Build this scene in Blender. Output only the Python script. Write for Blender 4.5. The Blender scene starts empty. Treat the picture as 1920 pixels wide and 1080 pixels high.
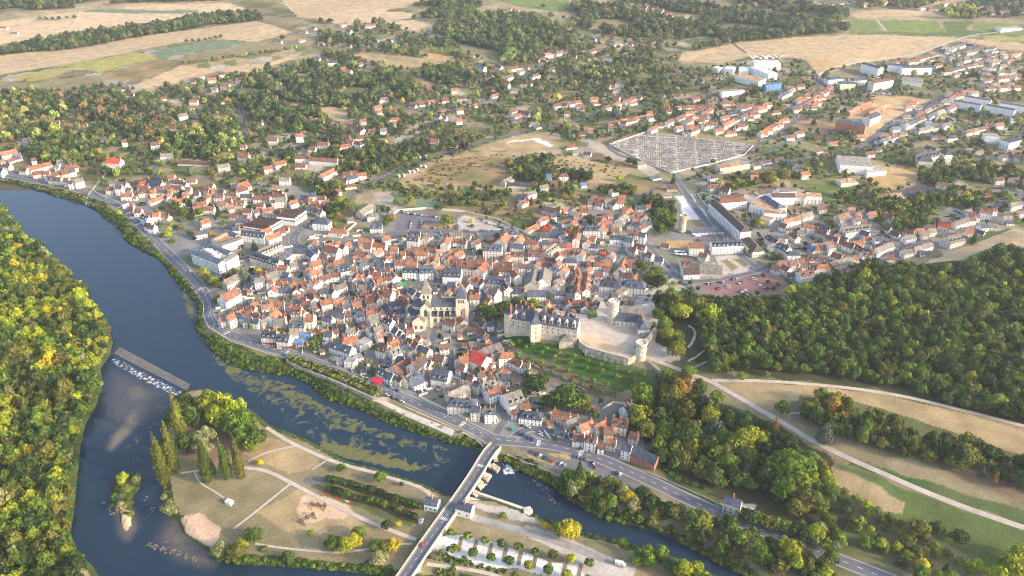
import bpy, math, random
import numpy as np
from mathutils import Vector, Matrix
R=math.radians
SC=bpy.context.scene; COL=SC.collection
# ---------------------------------------------------------------- camera, sky, sun, exposure
CAMZ=425.0; PITCH=R(29.6); FPX=1550.0
cd=bpy.data.cameras.new('camera'); cam=bpy.data.objects.new('camera',cd); COL.objects.link(cam)
cam.location=(0,0,CAMZ); cam.rotation_euler=(R(90)-PITCH,0,0)
cd.sensor_width=36; cd.lens=36*FPX/1920; cd.clip_start=1; cd.clip_end=20000
SC.camera=cam
SUN_AZ=R(112)      # from +y (view direction) clockwise to the right
SUN_EL=R(21)
w=bpy.data.worlds.new('World'); SC.world=w; w.use_nodes=True
nt=w.node_tree; bg=nt.nodes['Background']; sky=nt.nodes.new('ShaderNodeTexSky')
sky.sky_type='NISHITA'; sky.sun_disc=False; sky.sun_elevation=SUN_EL; sky.sun_rotation=SUN_AZ
sky.air_density=1.0; sky.dust_density=2.5; sky.ozone_density=1.0
nt.links.new(sky.outputs[0],bg.inputs[0]); bg.inputs[1].default_value=0.15
sl=bpy.data.lights.new('sun','SUN'); so=bpy.data.objects.new('sun',sl); COL.objects.link(so)
sl.energy=2.1; sl.angle=R(4); sl.color=(1.0,0.82,0.64)
sd=Vector((math.sin(SUN_AZ)*math.cos(SUN_EL),math.cos(SUN_AZ)*math.cos(SUN_EL),math.sin(SUN_EL)))
so.rotation_euler=sd.to_track_quat('Z','Y').to_euler(); so.location=(0,0,900)
SC.view_settings.view_transform='Standard'; SC.view_settings.look='None'
SC.view_settings.gamma=1; SC.view_settings.exposure=1.48
HAZE=.000055
SC.cycles.use_denoising=True; SC.cycles.filter_width=1.0
SC.cycles.max_bounces=5; SC.cycles.diffuse_bounces=3; SC.cycles.glossy_bounces=2
SC.cycles.transmission_bounces=2; SC.cycles.transparent_max_bounces=4; SC.cycles.volume_bounces=0
rnd=random.Random(7); nr=np.random.RandomState(11)
# ---------------------------------------------------------------- photograph pixel <-> place
CP,SP=math.cos(PITCH),math.sin(PITCH)
def rays(px,py):
    u=(np.asarray(px,float)-960)/FPX; v=(540-np.asarray(py,float))/FPX
    return u, CP+v*SP, -SP+v*CP
def PZ(px,py,z):
    "where the sight line through a pixel meets height z"
    dx,dy,dz=rays(px,py); t=(z-CAMZ)/dz
    return np.stack([dx*t,dy*t],-1)
def proj(x,y,z):
    d=y*CP-(z-CAMZ)*SP; v=y*SP+(z-CAMZ)*CP
    return 960+FPX*x/d, 540-FPX*v/d, d
def pip(x,y,poly):
    poly=np.asarray(poly,float); inside=np.zeros(np.shape(x),bool); n=len(poly); j=n-1
    for i in range(n):
        xi,yi=poly[i]; xj,yj=poly[j]
        if yi!=yj:
            c=((yi>y)!=(yj>y))&(x<(xj-xi)*(y-yi)/(yj-yi)+xi); inside^=c
        j=i
    return inside
def dseg(x,y,poly,closed=True):
    d=np.full(np.shape(x),1e9); n=len(poly)
    for i in range(n if closed else n-1):
        ax,ay=poly[i]; bx,by=poly[(i+1)%n]; ex,ey=bx-ax,by-ay; L=ex*ex+ey*ey+1e-9
        t=np.clip(((x-ax)*ex+(y-ay)*ey)/L,0,1)
        d=np.minimum(d,(x-ax-t*ex)**2+(y-ay-t*ey)**2)
    return np.sqrt(d)
def PL(s,z):
    a=np.array([float(v) for v in s.replace(',',' ').split()]).reshape(-1,2)
    return PZ(a[:,0],a[:,1],z)
def px_list(s): return np.array([float(v) for v in s.replace(',',' ').split()]).reshape(-1,2)
# shoreline, traced at water level
OUTER=PL('''-90 318 0 338 60 353 120 371 160 383 188 398 200 414 222 428 235 450 275 473 305 488 330 523 350 548 366 562 376 590 362 602
 372 622 385 645 395 655 412 668 436 686 492 698 545 704 580 720 610 748 640 758 680 770 720 790 760 805 800 818 850 833 893 842 925 855 946 866 965 878 1000 890
 1030 905 1055 928 1080 943 1110 963 1150 978 1200 989 1250 1004 1300 1030 1345 1056 1400 1080 1450 1105 1560 1160 1560 1260 100 1260
 190 1090 172 1060 147 1040 132 1000 138 960 142 920 146 880 150 840 158 800 180 760 192 720 188 690 205 668 212 640 195 600 165 560 140 530 100 492 60 460 35 432 10 398 -20 388 -90 378''',0)
ISLE=PL('''345 733 380 728 420 748 470 768 492 786 505 798 545 812 580 826 615 846 650 866 700 876 740 891 790 906 832 926 868 934 930 938 985 958 1020 974 1060 989 1095 1002 1140 1011 1200 1026 1260 1043
 1330 1074 1400 1110 1500 1180 1200 1220 980 1175 840 1105 740 1082 640 1070 520 1061 440 1056 402 1048 388 1032 345 1002 333 978 318 967 311 945 304 900 299 850 309 800 317 770 330 745''',0)
ISLET=PL('''206 938 214 905 224 890 248 884 266 900 262 915 248 935 246 985 238 1000 228 990 222 957''',0)
HILL=PL('''985 640 1060 662 1110 668 1200 702 1300 735 1400 775 1520 850 1640 910 1800 965 2100 1080 2500 700 2100 440 1900 425 1720 492 1560 532 1480 556 1330 572 1225 568 1130 582 1000 586 955 600''',18)
GX0,GX1,GY0,GY1,GC=-2600.,2600.,120.,3900.,4.
gx=np.arange(GX0,GX1+.1,GC); gy=np.arange(GY0,GY1+.1,GC); XX,YY=np.meshgrid(gx,gy)
def sstep(a,b,x):
    t=np.clip((x-a)/(b-a),0,1); return t*t*(3-2*t)
def wob(x,y,s,ph=0.): return np.sin(x/s+ph)*np.cos(y/s*1.13-ph*2)+.5*np.sin((x*.6+y*.8)/s*1.9+ph*3)+.35*np.cos((x*.8-y*.6)/s*2.7+1+ph)
HH=6+22*sstep(950,2600,YY)+sstep(1150,1700,YY)*7*wob(XX,YY,210)+sstep(750,1100,YY)*1.2*wob(XX,YY,60,1)
sub=(slice(0,int((1450-GY0)/GC)),slice(int((-1100-GX0)/GC),int((1300-GX0)/GC)))
xs,ys=XX[sub],YY[sub]
ihill=pip(xs,ys,HILL); dh=dseg(xs,ys,HILL); sdh=np.where(ihill,dh,-dh)
HH[sub]+=16*sstep(-42,42,sdh)
isl=pip(xs,ys,ISLE); HH[sub]=np.where(isl,3.0+.35*wob(xs,ys,23),HH[sub])
dsh=np.minimum(np.minimum(dseg(xs,ys,OUTER),dseg(xs,ys,ISLE)),dseg(xs,ys,ISLET))
wat=pip(xs,ys,OUTER)&~isl&~pip(xs,ys,ISLET)
islt=pip(xs,ys,ISLET); HH[sub]=np.where(islt,1.2,HH[sub])
HH[sub]=np.where(wat,-2.2*sstep(-1,5,dsh)+0.0,np.minimum(HH[sub],.15+dsh*.62+0*dsh))
def bil(A,x,y):
    fx=np.clip((np.asarray(x,float)-GX0)/GC,0,len(gx)-1.001); fy=np.clip((np.asarray(y,float)-GY0)/GC,0,len(gy)-1.001)
    i=fx.astype(int); j=fy.astype(int); a=fx-i; b=fy-j
    return A[j,i]*(1-a)*(1-b)+A[j,i+1]*a*(1-b)+A[j+1,i]*(1-a)*b+A[j+1,i+1]*a*b
def G(x,y): return bil(HH,x,y)
def P(px,py,dz=0.):
    "pixel -> point on the terrain (dz above it)"
    dx,dy,dzr=rays(np.atleast_1d(px),np.atleast_1d(py))
    t=(60-CAMZ)/dzr; step=4.0/np.sqrt(dx*dx+dy*dy+dzr*dzr)
    done=np.zeros(t.shape,bool)
    for k in range(260):
        below=(CAMZ+t*dzr)<=G(dx*t,dy*t)+dz
        done|=below
        if done.all(): break
        t=np.where(done,t,t+step)
    lo=t-step; hi=t
    for k in range(9):
        m=(lo+hi)/2; b=(CAMZ+m*dzr)<=G(dx*m,dy*m)+dz; hi=np.where(b,m,hi); lo=np.where(b,lo,m)
    t=hi; x=dx*t; y=dy*t
    return np.stack([x,y,G(x,y)+dz],-1)
def P1(px,py,dz=0.): return Vector(P(px,py,dz)[0])
# ---------------------------------------------------------------- object helpers
def mesh(name,v,f,mats,midx=None,smooth=False):
    me=bpy.data.meshes.new(name); me.from_pydata([tuple(p) for p in v],[],f)
    for m in (mats if isinstance(mats,(list,tuple)) else [mats]): me.materials.append(m)
    if midx is not None: me.polygons.foreach_set('material_index',midx)
    if smooth: me.polygons.foreach_set('use_smooth',[True]*len(me.polygons))
    me.update(); return me
def npmesh(name,v,f,mat,col=None,smooth=False):
    "v (n,3), f (m,4 or 3) numpy"
    me=bpy.data.meshes.new(name); k=f.shape[1]
    me.vertices.add(len(v)); me.vertices.foreach_set('co',np.ascontiguousarray(v,dtype=np.float32).ravel())
    me.loops.add(f.size); me.loops.foreach_set('vertex_index',f.astype(np.int32).ravel())
    me.polygons.add(len(f)); me.polygons.foreach_set('loop_start',np.arange(0,f.size,k,dtype=np.int32))
    if smooth: me.polygons.foreach_set('use_smooth',np.ones(len(f),bool))
    me.materials.append(mat); me.update(calc_edges=True)
    if col is not None:
        for nm,c in col.items():
            a=me.color_attributes.new(nm,'FLOAT_COLOR','POINT')
            cc=np.ones((len(v),4),np.float32); cc[:,:3]=c; a.data.foreach_set('color',cc.ravel())
    return me
def ob(name,me,parent=None,loc=None,rz=0.):
    o=bpy.data.objects.new(name,me); COL.objects.link(o)
    if parent is not None: o.parent=parent
    if loc is not None: o.location=loc
    if rz: o.rotation_euler=(0,0,rz)
    return o
def tag(o,label=None,cat=None,group=None,kind=None):
    if label: o['label']=label
    if cat: o['category']=cat
    if group: o['group']=group
    if kind: o['kind']=kind
    return o
def empty(name,loc=(0,0,0),rz=0.):
    o=bpy.data.objects.new(name,None); COL.objects.link(o); o.location=loc; o.rotation_euler=(0,0,rz); o.empty_display_size=1; return o
class MB:
    def __init__(s): s.v=[]; s.f=[]; s.m=[]
    def add(s,v,f,m=0):
        n=len(s.v); s.v+=[tuple(p) for p in v]; s.f+=[tuple(i+n for i in q) for q in f]; s.m+=[m]*len(f); return s
    def box(s,x0,x1,y0,y1,z0,z1,m=0):
        v=[(x0,y0,z0),(x1,y0,z0),(x1,y1,z0),(x0,y1,z0),(x0,y0,z1),(x1,y0,z1),(x1,y1,z1),(x0,y1,z1)]
        return s.add(v,[(3,2,1,0),(4,5,6,7),(0,1,5,4),(1,2,6,5),(2,3,7,6),(3,0,4,7)],m)
    def tube(s,pts,r,n=6,m=0,r2=None):
        k=len(pts); v=[]
        for i,p in enumerate(pts):
            p=Vector(p); d=(Vector(pts[min(i+1,k-1)])-Vector(pts[max(i-1,0)])).normalized()
            a=d.orthogonal().normalized(); b=d.cross(a); rr=r if r2 is None else r+(r2-r)*i/(k-1)
            v+=[p+a*rr*math.cos(6.2832*j/n)+b*rr*math.sin(6.2832*j/n) for j in range(n)]
        f=[(i*n+j,i*n+(j+1)%n,(i+1)*n+(j+1)%n,(i+1)*n+j) for i in range(k-1) for j in range(n)]
        f+=[tuple(range(n))[::-1],tuple((k-1)*n+j for j in range(n))]
        return s.add(v,f,m)
    def prism(s,poly,z0,z1,m=0,mt=None):
        n=len(poly); v=[(p[0],p[1],z0) for p in poly]+[(p[0],p[1],z1) for p in poly]
        a=sum(poly[i][0]*poly[(i+1)%n][1]-poly[(i+1)%n][0]*poly[i][1] for i in range(n))
        side=[(i,(i+1)%n,(i+1)%n+n,i+n) for i in range(n)]; top=tuple(range(n,2*n)); bot=tuple(range(n))[::-1]
        if a<0: side=[q[::-1] for q in side]; top=top[::-1]; bot=bot[::-1]
        s.add(v,side+[bot],m); s.add(v,[top],m if mt is None else mt); return s
    def lathe(s,prof,n=16,m=0,cx=0,cy=0):
        v=[(cx+r*math.cos(6.2832*j/n),cy+r*math.sin(6.2832*j/n),z) for r,z in prof for j in range(n)]
        k=len(prof); f=[(i*n+j,i*n+(j+1)%n,(i+1)*n+(j+1)%n,(i+1)*n+j) for i in range(k-1) for j in range(n)]
        return s.add(v,f,m)
    def obj(s,name,mats,parent=None,smooth=False,loc=None,rz=0.):
        return ob(name,mesh(name,s.v,s.f,mats,s.m,smooth),parent,loc,rz)
# ---------------------------------------------------------------- materials
def mat(name,col,rough=.85,var=.25,scale=.5,spec=.2,fine=2.5,kind='const',bump=0.,metal=0,objrand=0.,sat=0.,emit=0):
    m=bpy.data.materials.new(name); m.use_nodes=True; n=m.node_tree; L=n.links.new
    b=n.nodes['Principled BSDF']; b.inputs['Roughness'].default_value=rough; b.inputs['Specular IOR Level'].default_value=spec
    b.inputs['Metallic'].default_value=metal
    if kind=='const':
        s=n.nodes.new('ShaderNodeRGB'); s.outputs[0].default_value=(*col,1); src=s.outputs[0]
    elif kind=='object':
        s=n.nodes.new('ShaderNodeObjectInfo'); src=s.outputs['Color']
    else:
        s=n.nodes.new('ShaderNodeAttribute'); s.attribute_name='Col'; src=s.outputs['Color']
    g=n.nodes.new('ShaderNodeNewGeometry')
    last=None
    for sc,am in ((scale,var),(fine,var*.8)):
        if am<=0: continue
        t=n.nodes.new('ShaderNodeTexNoise'); t.inputs['Scale'].default_value=sc; t.inputs['Detail'].default_value=3
        L(g.outputs['Position'],t.inputs['Vector'])
        r=n.nodes.new('ShaderNodeMapRange'); r.inputs[1].default_value=.3; r.inputs[2].default_value=.7
        r.inputs[3].default_value=1-am; r.inputs[4].default_value=1+am; L(t.outputs[0],r.inputs[0])
        if last is None: last=r.outputs[0]
        else:
            mm=n.nodes.new('ShaderNodeMath'); mm.operation='MULTIPLY'; L(last,mm.inputs[0]); L(r.outputs[0],mm.inputs[1]); last=mm.outputs[0]
        noise=t
    if objrand:
        oi=n.nodes.new('ShaderNodeObjectInfo'); r=n.nodes.new('ShaderNodeMapRange')
        r.inputs[3].default_value=1-objrand; r.inputs[4].default_value=1+objrand; L(oi.outputs['Random'],r.inputs[0])
        mm=n.nodes.new('ShaderNodeMath'); mm.operation='MULTIPLY'
        if last is None: mm.inputs[0].default_value=1
        else: L(last,mm.inputs[0])
        L(r.outputs[0],mm.inputs[1]); last=mm.outputs[0]
    if last is not None:
        vm=n.nodes.new('ShaderNodeVectorMath'); vm.operation='SCALE'; L(src,vm.inputs[0]); L(last,vm.inputs['Scale']); src=vm.outputs[0]
    L(src,b.inputs['Base Color'])
    if bump:
        bp=n.nodes.new('ShaderNodeBump'); bp.inputs['Strength'].default_value=bump; bp.inputs['Distance'].default_value=.3
        L(noise.outputs[0],bp.inputs['Height']); L(bp.outputs[0],b.inputs['Normal'])
    return m
M={}
M['asphalt']=mat('asphalt',(.135,.135,.15),.8,.12,.08,.3,1.5)
M['paving']=mat('paving',(.30,.28,.27),.85,.14,.1)
M['gravel']=mat('pale gravel',(.55,.49,.42),.9,.12,.2)
M['path']=mat('path dust',(.50,.42,.34),.95,.15,.2)
M['white']=mat('white paint',(.72,.72,.70),.6,.06,.5)
M['stone']=mat('pale limestone',(.62,.54,.42),.9,.22,.25,.15,1.3,bump=.3)
M['stoned']=mat('weathered stone',(.46,.40,.30),.9,.35,.3,.15,1.1,bump=.4)
M['concrete']=mat('concrete',(.30,.28,.25),.9,.2,.2)
for k,c in dict(r=(.31,.135,.076),b=(.185,.092,.066),d=(.11,.075,.065),s=(.075,.088,.118),g=(.19,.175,.15),R=(.52,.07,.05),p=(.34,.19,.13),B=(.10,.19,.33),f=(.30,.27,.24),w=(.55,.55,.55),o=(.40,.24,.13),t=(.47,.20,.13)).items():
    M['roof_'+k]=mat('roof '+k,c,.75,.34,.28,.3,1.1,objrand=.25)
WALLC=[(.76,.72,.64),(.70,.63,.52),(.80,.79,.76),(.58,.52,.42),(.80,.79,.77),(.74,.66,.57)]
for i,c in enumerate(WALLC): M['wall%d'%i]=mat('rendered wall %d'%i,c,.9,.12,.2,.15,.9)
M['brick']=mat('red brick wall',(.44,.18,.11),.9,.15,.3)
M['chimney']=mat('chimney brick',(.42,.19,.11),.9,.2,.5)
M['glass']=mat('window glass',(.07,.08,.10),.15,.3,.4,.5,2)
M['shutter']=mat('window shutter',(.55,.56,.58),.6,.1,.4)
M['door']=mat('door wood',(.20,.06,.04),.7,.1,.4)
M['metal']=mat('grey metal',(.35,.36,.38),.4,.08,.4,.5,metal=.6)
M['tyre']=mat('tyre rubber',(.02,.02,.02),.9,0,1)
M['paint']=mat('car paint',(1,1,1),.3,0,1,.6,kind='object')
M['cloth']=mat('awning cloth',(1,1,1),.8,.05,1,.2,kind='object')
M['bark']=mat('bark',(.10,.075,.05),.95,.2,1)
M['verge']=mat('dry verge',(.27,.20,.12),.95,.3,.4)
M['sand']=mat('sand',(.60,.42,.27),.95,.08,.3)
def foliage(name,kind):
    m=mat(name,(0,0,0),.75,.30,.35,.15,1.3,kind=kind)
    n=m.node_tree; b=n.nodes['Principled BSDF']; out=n.nodes['Material Output']
    src=b.inputs['Base Color'].links[0].from_socket
    t=n.nodes.new('ShaderNodeBsdfTranslucent'); mx=n.nodes.new('ShaderNodeMixShader'); mx.inputs[0].default_value=.28
    n.links.new(src,t.inputs[0]); n.links.new(b.outputs[0],mx.inputs[1]); n.links.new(t.outputs[0],mx.inputs[2]); n.links.new(mx.outputs[0],out.inputs[0])
    return m
M['leaf_o']=foliage('leaves','object'); M['leaf_a']=foliage('leaves of the woods','attr')
# ---------------------------------------------------------------- land cover
C_=dict(tan=(.49,.355,.205),tl=(.52,.385,.24),br=(.33,.21,.12),rough=(.31,.215,.105),scrub=(.105,.115,.045),dry=(.27,.22,.125),
 grn=(.115,.155,.045),lawn=(.045,.10,.02),yg=(.34,.30,.09),vine=(.17,.22,.06),bg=(.15,.20,.12),forest=(.045,.05,.022),town=(.24,.23,.215),
 sand=(.58,.40,.26),grav=(.46,.41,.35),cem=(.50,.44,.37),blk=(.10,.095,.11),white=(.74,.71,.66),red=(.26,.15,.13),lot=(.16,.155,.165),bank=(.055,.08,.025),
 hay=(.40,.29,.155),gold=(.47,.31,.14),court=(.46,.35,.245),dirt=(.20,.14,.09))
# name of cover, pixel outline, trees allowed, ridge lines (furrows)
LAND=[
('town','-60 315 60 335 190 368 260 345 330 332 470 340 560 350 640 395 800 418 1000 400 1180 370 1290 350 1420 380 1500 400 1700 420 1930 330 1960 380 1720 480 1500 560 1420 540 1250 560 1180 600 920 600 960 660 1180 760 1240 860 1150 862 940 822 620 700 400 622 378 560 330 505 260 440 190 372 60 340 -60 325',1),
('scrub','260 345 430 335 640 395 700 430 640 440 500 400 330 420',1),
('tan','-90 112 0 104 233 72 367 55 477 40 547 60 500 80 417 73 260 93 110 123 0 140 -90 152',0),
('tl','-90 62 0 40 147 22 300 8 430 6 480 20 350 34 230 47 150 60 0 84 -90 100',0),
('bg','155 22 180 17 375 19 365 25 200 24',0),
('tan','520 -10 700 -30 850 -30 835 4 720 20 665 26 740 33 680 46 640 47 600 36 560 32',0),
('tl','640 47 680 46 760 36 800 30 770 24 700 20 650 30',0),
('tl','720 42 770 36 822 50 805 62 750 54',0),
('hay','655 106 680 98 800 110 850 122 845 130 790 138 720 124',0),
('gold','785 98 835 96 855 112 848 120 800 110',0),
('br','762 142 815 155 812 172 785 160',0),('gold','850 125 900 135 885 147 858 138',0),
('dry','855 80 937 97 935 115 905 112 865 96',0),
('vine','905 -6 1067 0 1065 20 1050 24 970 12',0),('dry','900 15 1030 25 1032 36 1000 36',0),
('hay','1018 40 1077 38 1070 56 1030 46',0),('tan','590 203 625 200 660 215 640 228 600 215',0),
('tan','1280 100 1373 82 1487 70 1590 65 1793 70 1780 80 1723 103 1617 118 1560 130 1535 142 1507 110 1467 107 1413 105 1357 118 1270 114',0),
('gold','1500 108 1537 112 1585 122 1540 140 1522 130',0),
('vine','1587 37 1640 37 1655 60 1620 63 1593 60',0),('vine','1648 37 1757 40 1768 60 1700 62 1665 60',0),('grn','1766 40 1828 41 1810 56 1900 60 1870 66 1800 68 1620 65 1600 62 1775 60',0),
('vine','1830 43 1905 45 1970 70 1870 64 1822 52',0),('tan','1590 25 1680 17 1730 22 1725 30 1610 34',0),
('tan','1800 70 1880 78 1970 88 1970 102 1870 92',0),('yg','1840 66 1970 72 1970 80 1850 76',0),
('dry','1540 140 1612 122 1620 147 1556 148',0),
('gold','1600 184 1712 180 1745 195 1690 212 1625 186',0),('tan','1583 205 1640 190 1700 190 1700 210 1620 262 1600 240',0),('br','1480 232 1530 222 1570 236 1570 250 1500 245',0),
('dry','1540 165 1640 160 1620 180 1560 196 1530 210',1),('dry','1290 250 1430 268 1410 274 1280 256',0),
('yg','20 150 50 138 125 128 115 140 62 153',0),('yg','110 123 255 97 297 110 250 118 190 136',0),('bg','283 98 420 74 462 82 305 108',0),
('rough','190 137 297 112 345 120 300 140 255 152 200 150',1),('dry','-90 155 0 150 60 156 180 140 200 152 150 170 -90 182',1),
('tan','258 158 285 176 350 150 420 130 500 118 572 95 545 112 465 142 400 132 340 122',0),
('dry','450 85 545 62 600 70 560 90 480 100 360 118 330 112',1),
('hay','740 345 770 318 830 292 900 284 1040 288 1190 318 1150 345 1040 340 900 362 790 362',1),
('rough','770 335 830 300 900 292 980 300 1000 330 900 350',1),
('hay','880 282 935 263 1000 249 1050 256 1056 268 1040 278 990 287 950 284',0),
('white','918 280 950 268 1000 262 1030 276 1040 273 1008 259 960 264 940 272',0),
('cem','1142 270 1212 248 1412 274 1395 290 1258 324 1200 300',0),
('rough','1060 370 1180 335 1260 345 1250 370 1180 365 1100 380',1),('scrub','1200 362 1262 365 1270 420 1250 440 1228 430 1215 390',1),
('rough','870 385 960 368 1010 385 1020 436 990 452 900 424 780 398 800 380',1),
('grn','948 420 965 408 990 415 1005 425 985 440 960 432',0),('bg','780 374 830 372 822 390 780 388',0),('grn','868 352 900 358 880 372 860 368',0),
('lot','742 398 800 396 870 403 960 424 950 436 740 434 742 420',0),('grav','870 403 960 424 945 436 862 434 856 412',0),('gold','794 420 856 418 848 428 790 427',0),
('white','1268 367 1296 366 1332 412 1286 412',0),('dry','1288 412 1342 412 1346 428 1292 428',0),('gold','1250 450 1300 452 1298 466 1252 465',0),
('grav','1340 483 1392 477 1414 494 1397 512 1356 514',0),('dry','1352 488 1366 486 1384 500 1370 508',0),('dry','1376 486 1390 484 1406 495 1398 502',0),
('lot','1300 442 1350 440 1358 456 1312 458',0),
('red','1310 538 1330 524 1380 516 1440 512 1480 528 1472 548 1400 560 1340 560',0),
('grav','1180 572 1250 515 1278 530 1300 545 1290 560 1240 556 1215 572 1195 585',0),('grav','1118 530 1152 530 1150 548 1110 590 1090 590 1112 560',0),
('gold','1610 322 1650 312 1720 318 1720 345 1660 360',0),('blk','1655 372 1717 346 1752 356 1690 376',0),('sand','1660 366 1690 360 1700 372 1682 376',0),
('tan','1723 500 1800 465 1905 430 1970 442 1970 462 1850 466 1790 492',0),
('hay','1350 712 1480 720 1640 735 1800 775 1970 820 1970 862 1900 850 1800 815 1650 765 1560 745 1440 765 1370 738',0),
('forest','1220 640 1330 690 1480 712 1640 728 1960 810 1960 480 1700 500 1500 560 1240 560',1),
('forest','1180 720 1260 700 1300 735 1440 790 1560 860 1600 960 1560 1040 1330 930 1240 880 1185 800',1),
('dirt','1480 790 1560 800 1700 850 1960 960 1960 920 1800 850 1640 790 1500 740',1),
('lawn','1590 872 1700 905 1800 945 1960 1000 1960 965 1800 925 1680 885 1600 862',0),
('grn','1575 870 1700 915 1960 1012 1960 1100 1860 1080 1780 1020 1660 965 1560 925 1540 900',1),
('hay','1560 875 1600 888 1700 945 1692 966 1640 950 1570 915',0),
('lawn','935 632 960 620 1010 640 1100 655 1200 690 1245 700 1230 745 1150 735 1080 715 1000 680',0),
('dirt','945 655 1010 672 1090 705 1160 735 1150 752 1060 725 990 692',0),('hay','1130 742 1200 728 1225 738 1160 756',0),
('lawn','1240 875 1300 900 1340 925 1300 925 1250 900',0),('lawn','1400 960 1480 985 1500 1000 1420 985',0),
('grav','1375 940 1418 944 1408 962 1380 958',0),
('court','1180 668 1225 640 1260 655 1262 680 1215 676',0),('grav','1218 662 1228 645 1270 658 1276 676 1240 680',0),
('dry','320 870 345 850 500 800 620 850 700 885 830 935 760 1050 640 1070 440 1056 400 1040 330 960',0),
('hay','560 920 640 950 700 990 640 1010 520 990 480 960',0),('hay','470 815 560 830 600 870 540 890 450 850',0),
('dirt','350 810 400 785 460 810 455 850 400 870 350 860',1),('grn','620 900 700 930 780 975 770 990 700 965 610 925',0),
('sand','566 934 585 926 612 931 655 948 664 962 640 974 610 972 590 980 562 976 556 955',0),
('sand','338 972 366 964 376 966 415 990 403 1030 386 1022 350 1000',0),
('lot','568 903 580 890 604 898 630 906 614 908 595 908',0),
('dirt','620 905 800 975 790 985 640 935',0),
('dry','830 935 900 945 1000 985 1100 1012 1180 1030 1200 1200 780 1100 760 1060',0),
('grav','868 925 900 940 985 962 1010 985 940 965 860 940',0),('grav','1080 1015 1130 1040 1190 1060 1180 1090 1100 1090 1060 1040 1000 1010 985 985 1040 1000',0),
('white','808 1012 850 1000 930 1020 1010 1045 1090 1062 1100 1090 900 1060 820 1035',0),
('hay','1190 1065 1240 1058 1300 1100 1180 1110',0),
('lawn','390 640 410 645 500 672 560 690 640 726 740 775 850 820 895 835 880 842 800 815 720 790 620 745 550 705 480 692 420 660',0),
('lot','970 838 1060 850 1150 870 1200 900 1190 930 1120 905 1050 880 985 860',0),('gold','978 846 1000 848 1045 868 1040 873 1000 862',0),('gold','1026 850 1075 852 1070 862 1040 858',0),
('sand','226 956 247 958 246 985 236 1000 228 984',0),
('tan','-90 520 5 545 14 560 0 575 -90 580',1),('dry','-90 640 30 650 30 690 -90 690',1),
('dry','180 335 260 308 330 318 300 330 240 340',1),('grn','190 330 250 318 262 328 210 338',1),
]
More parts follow.
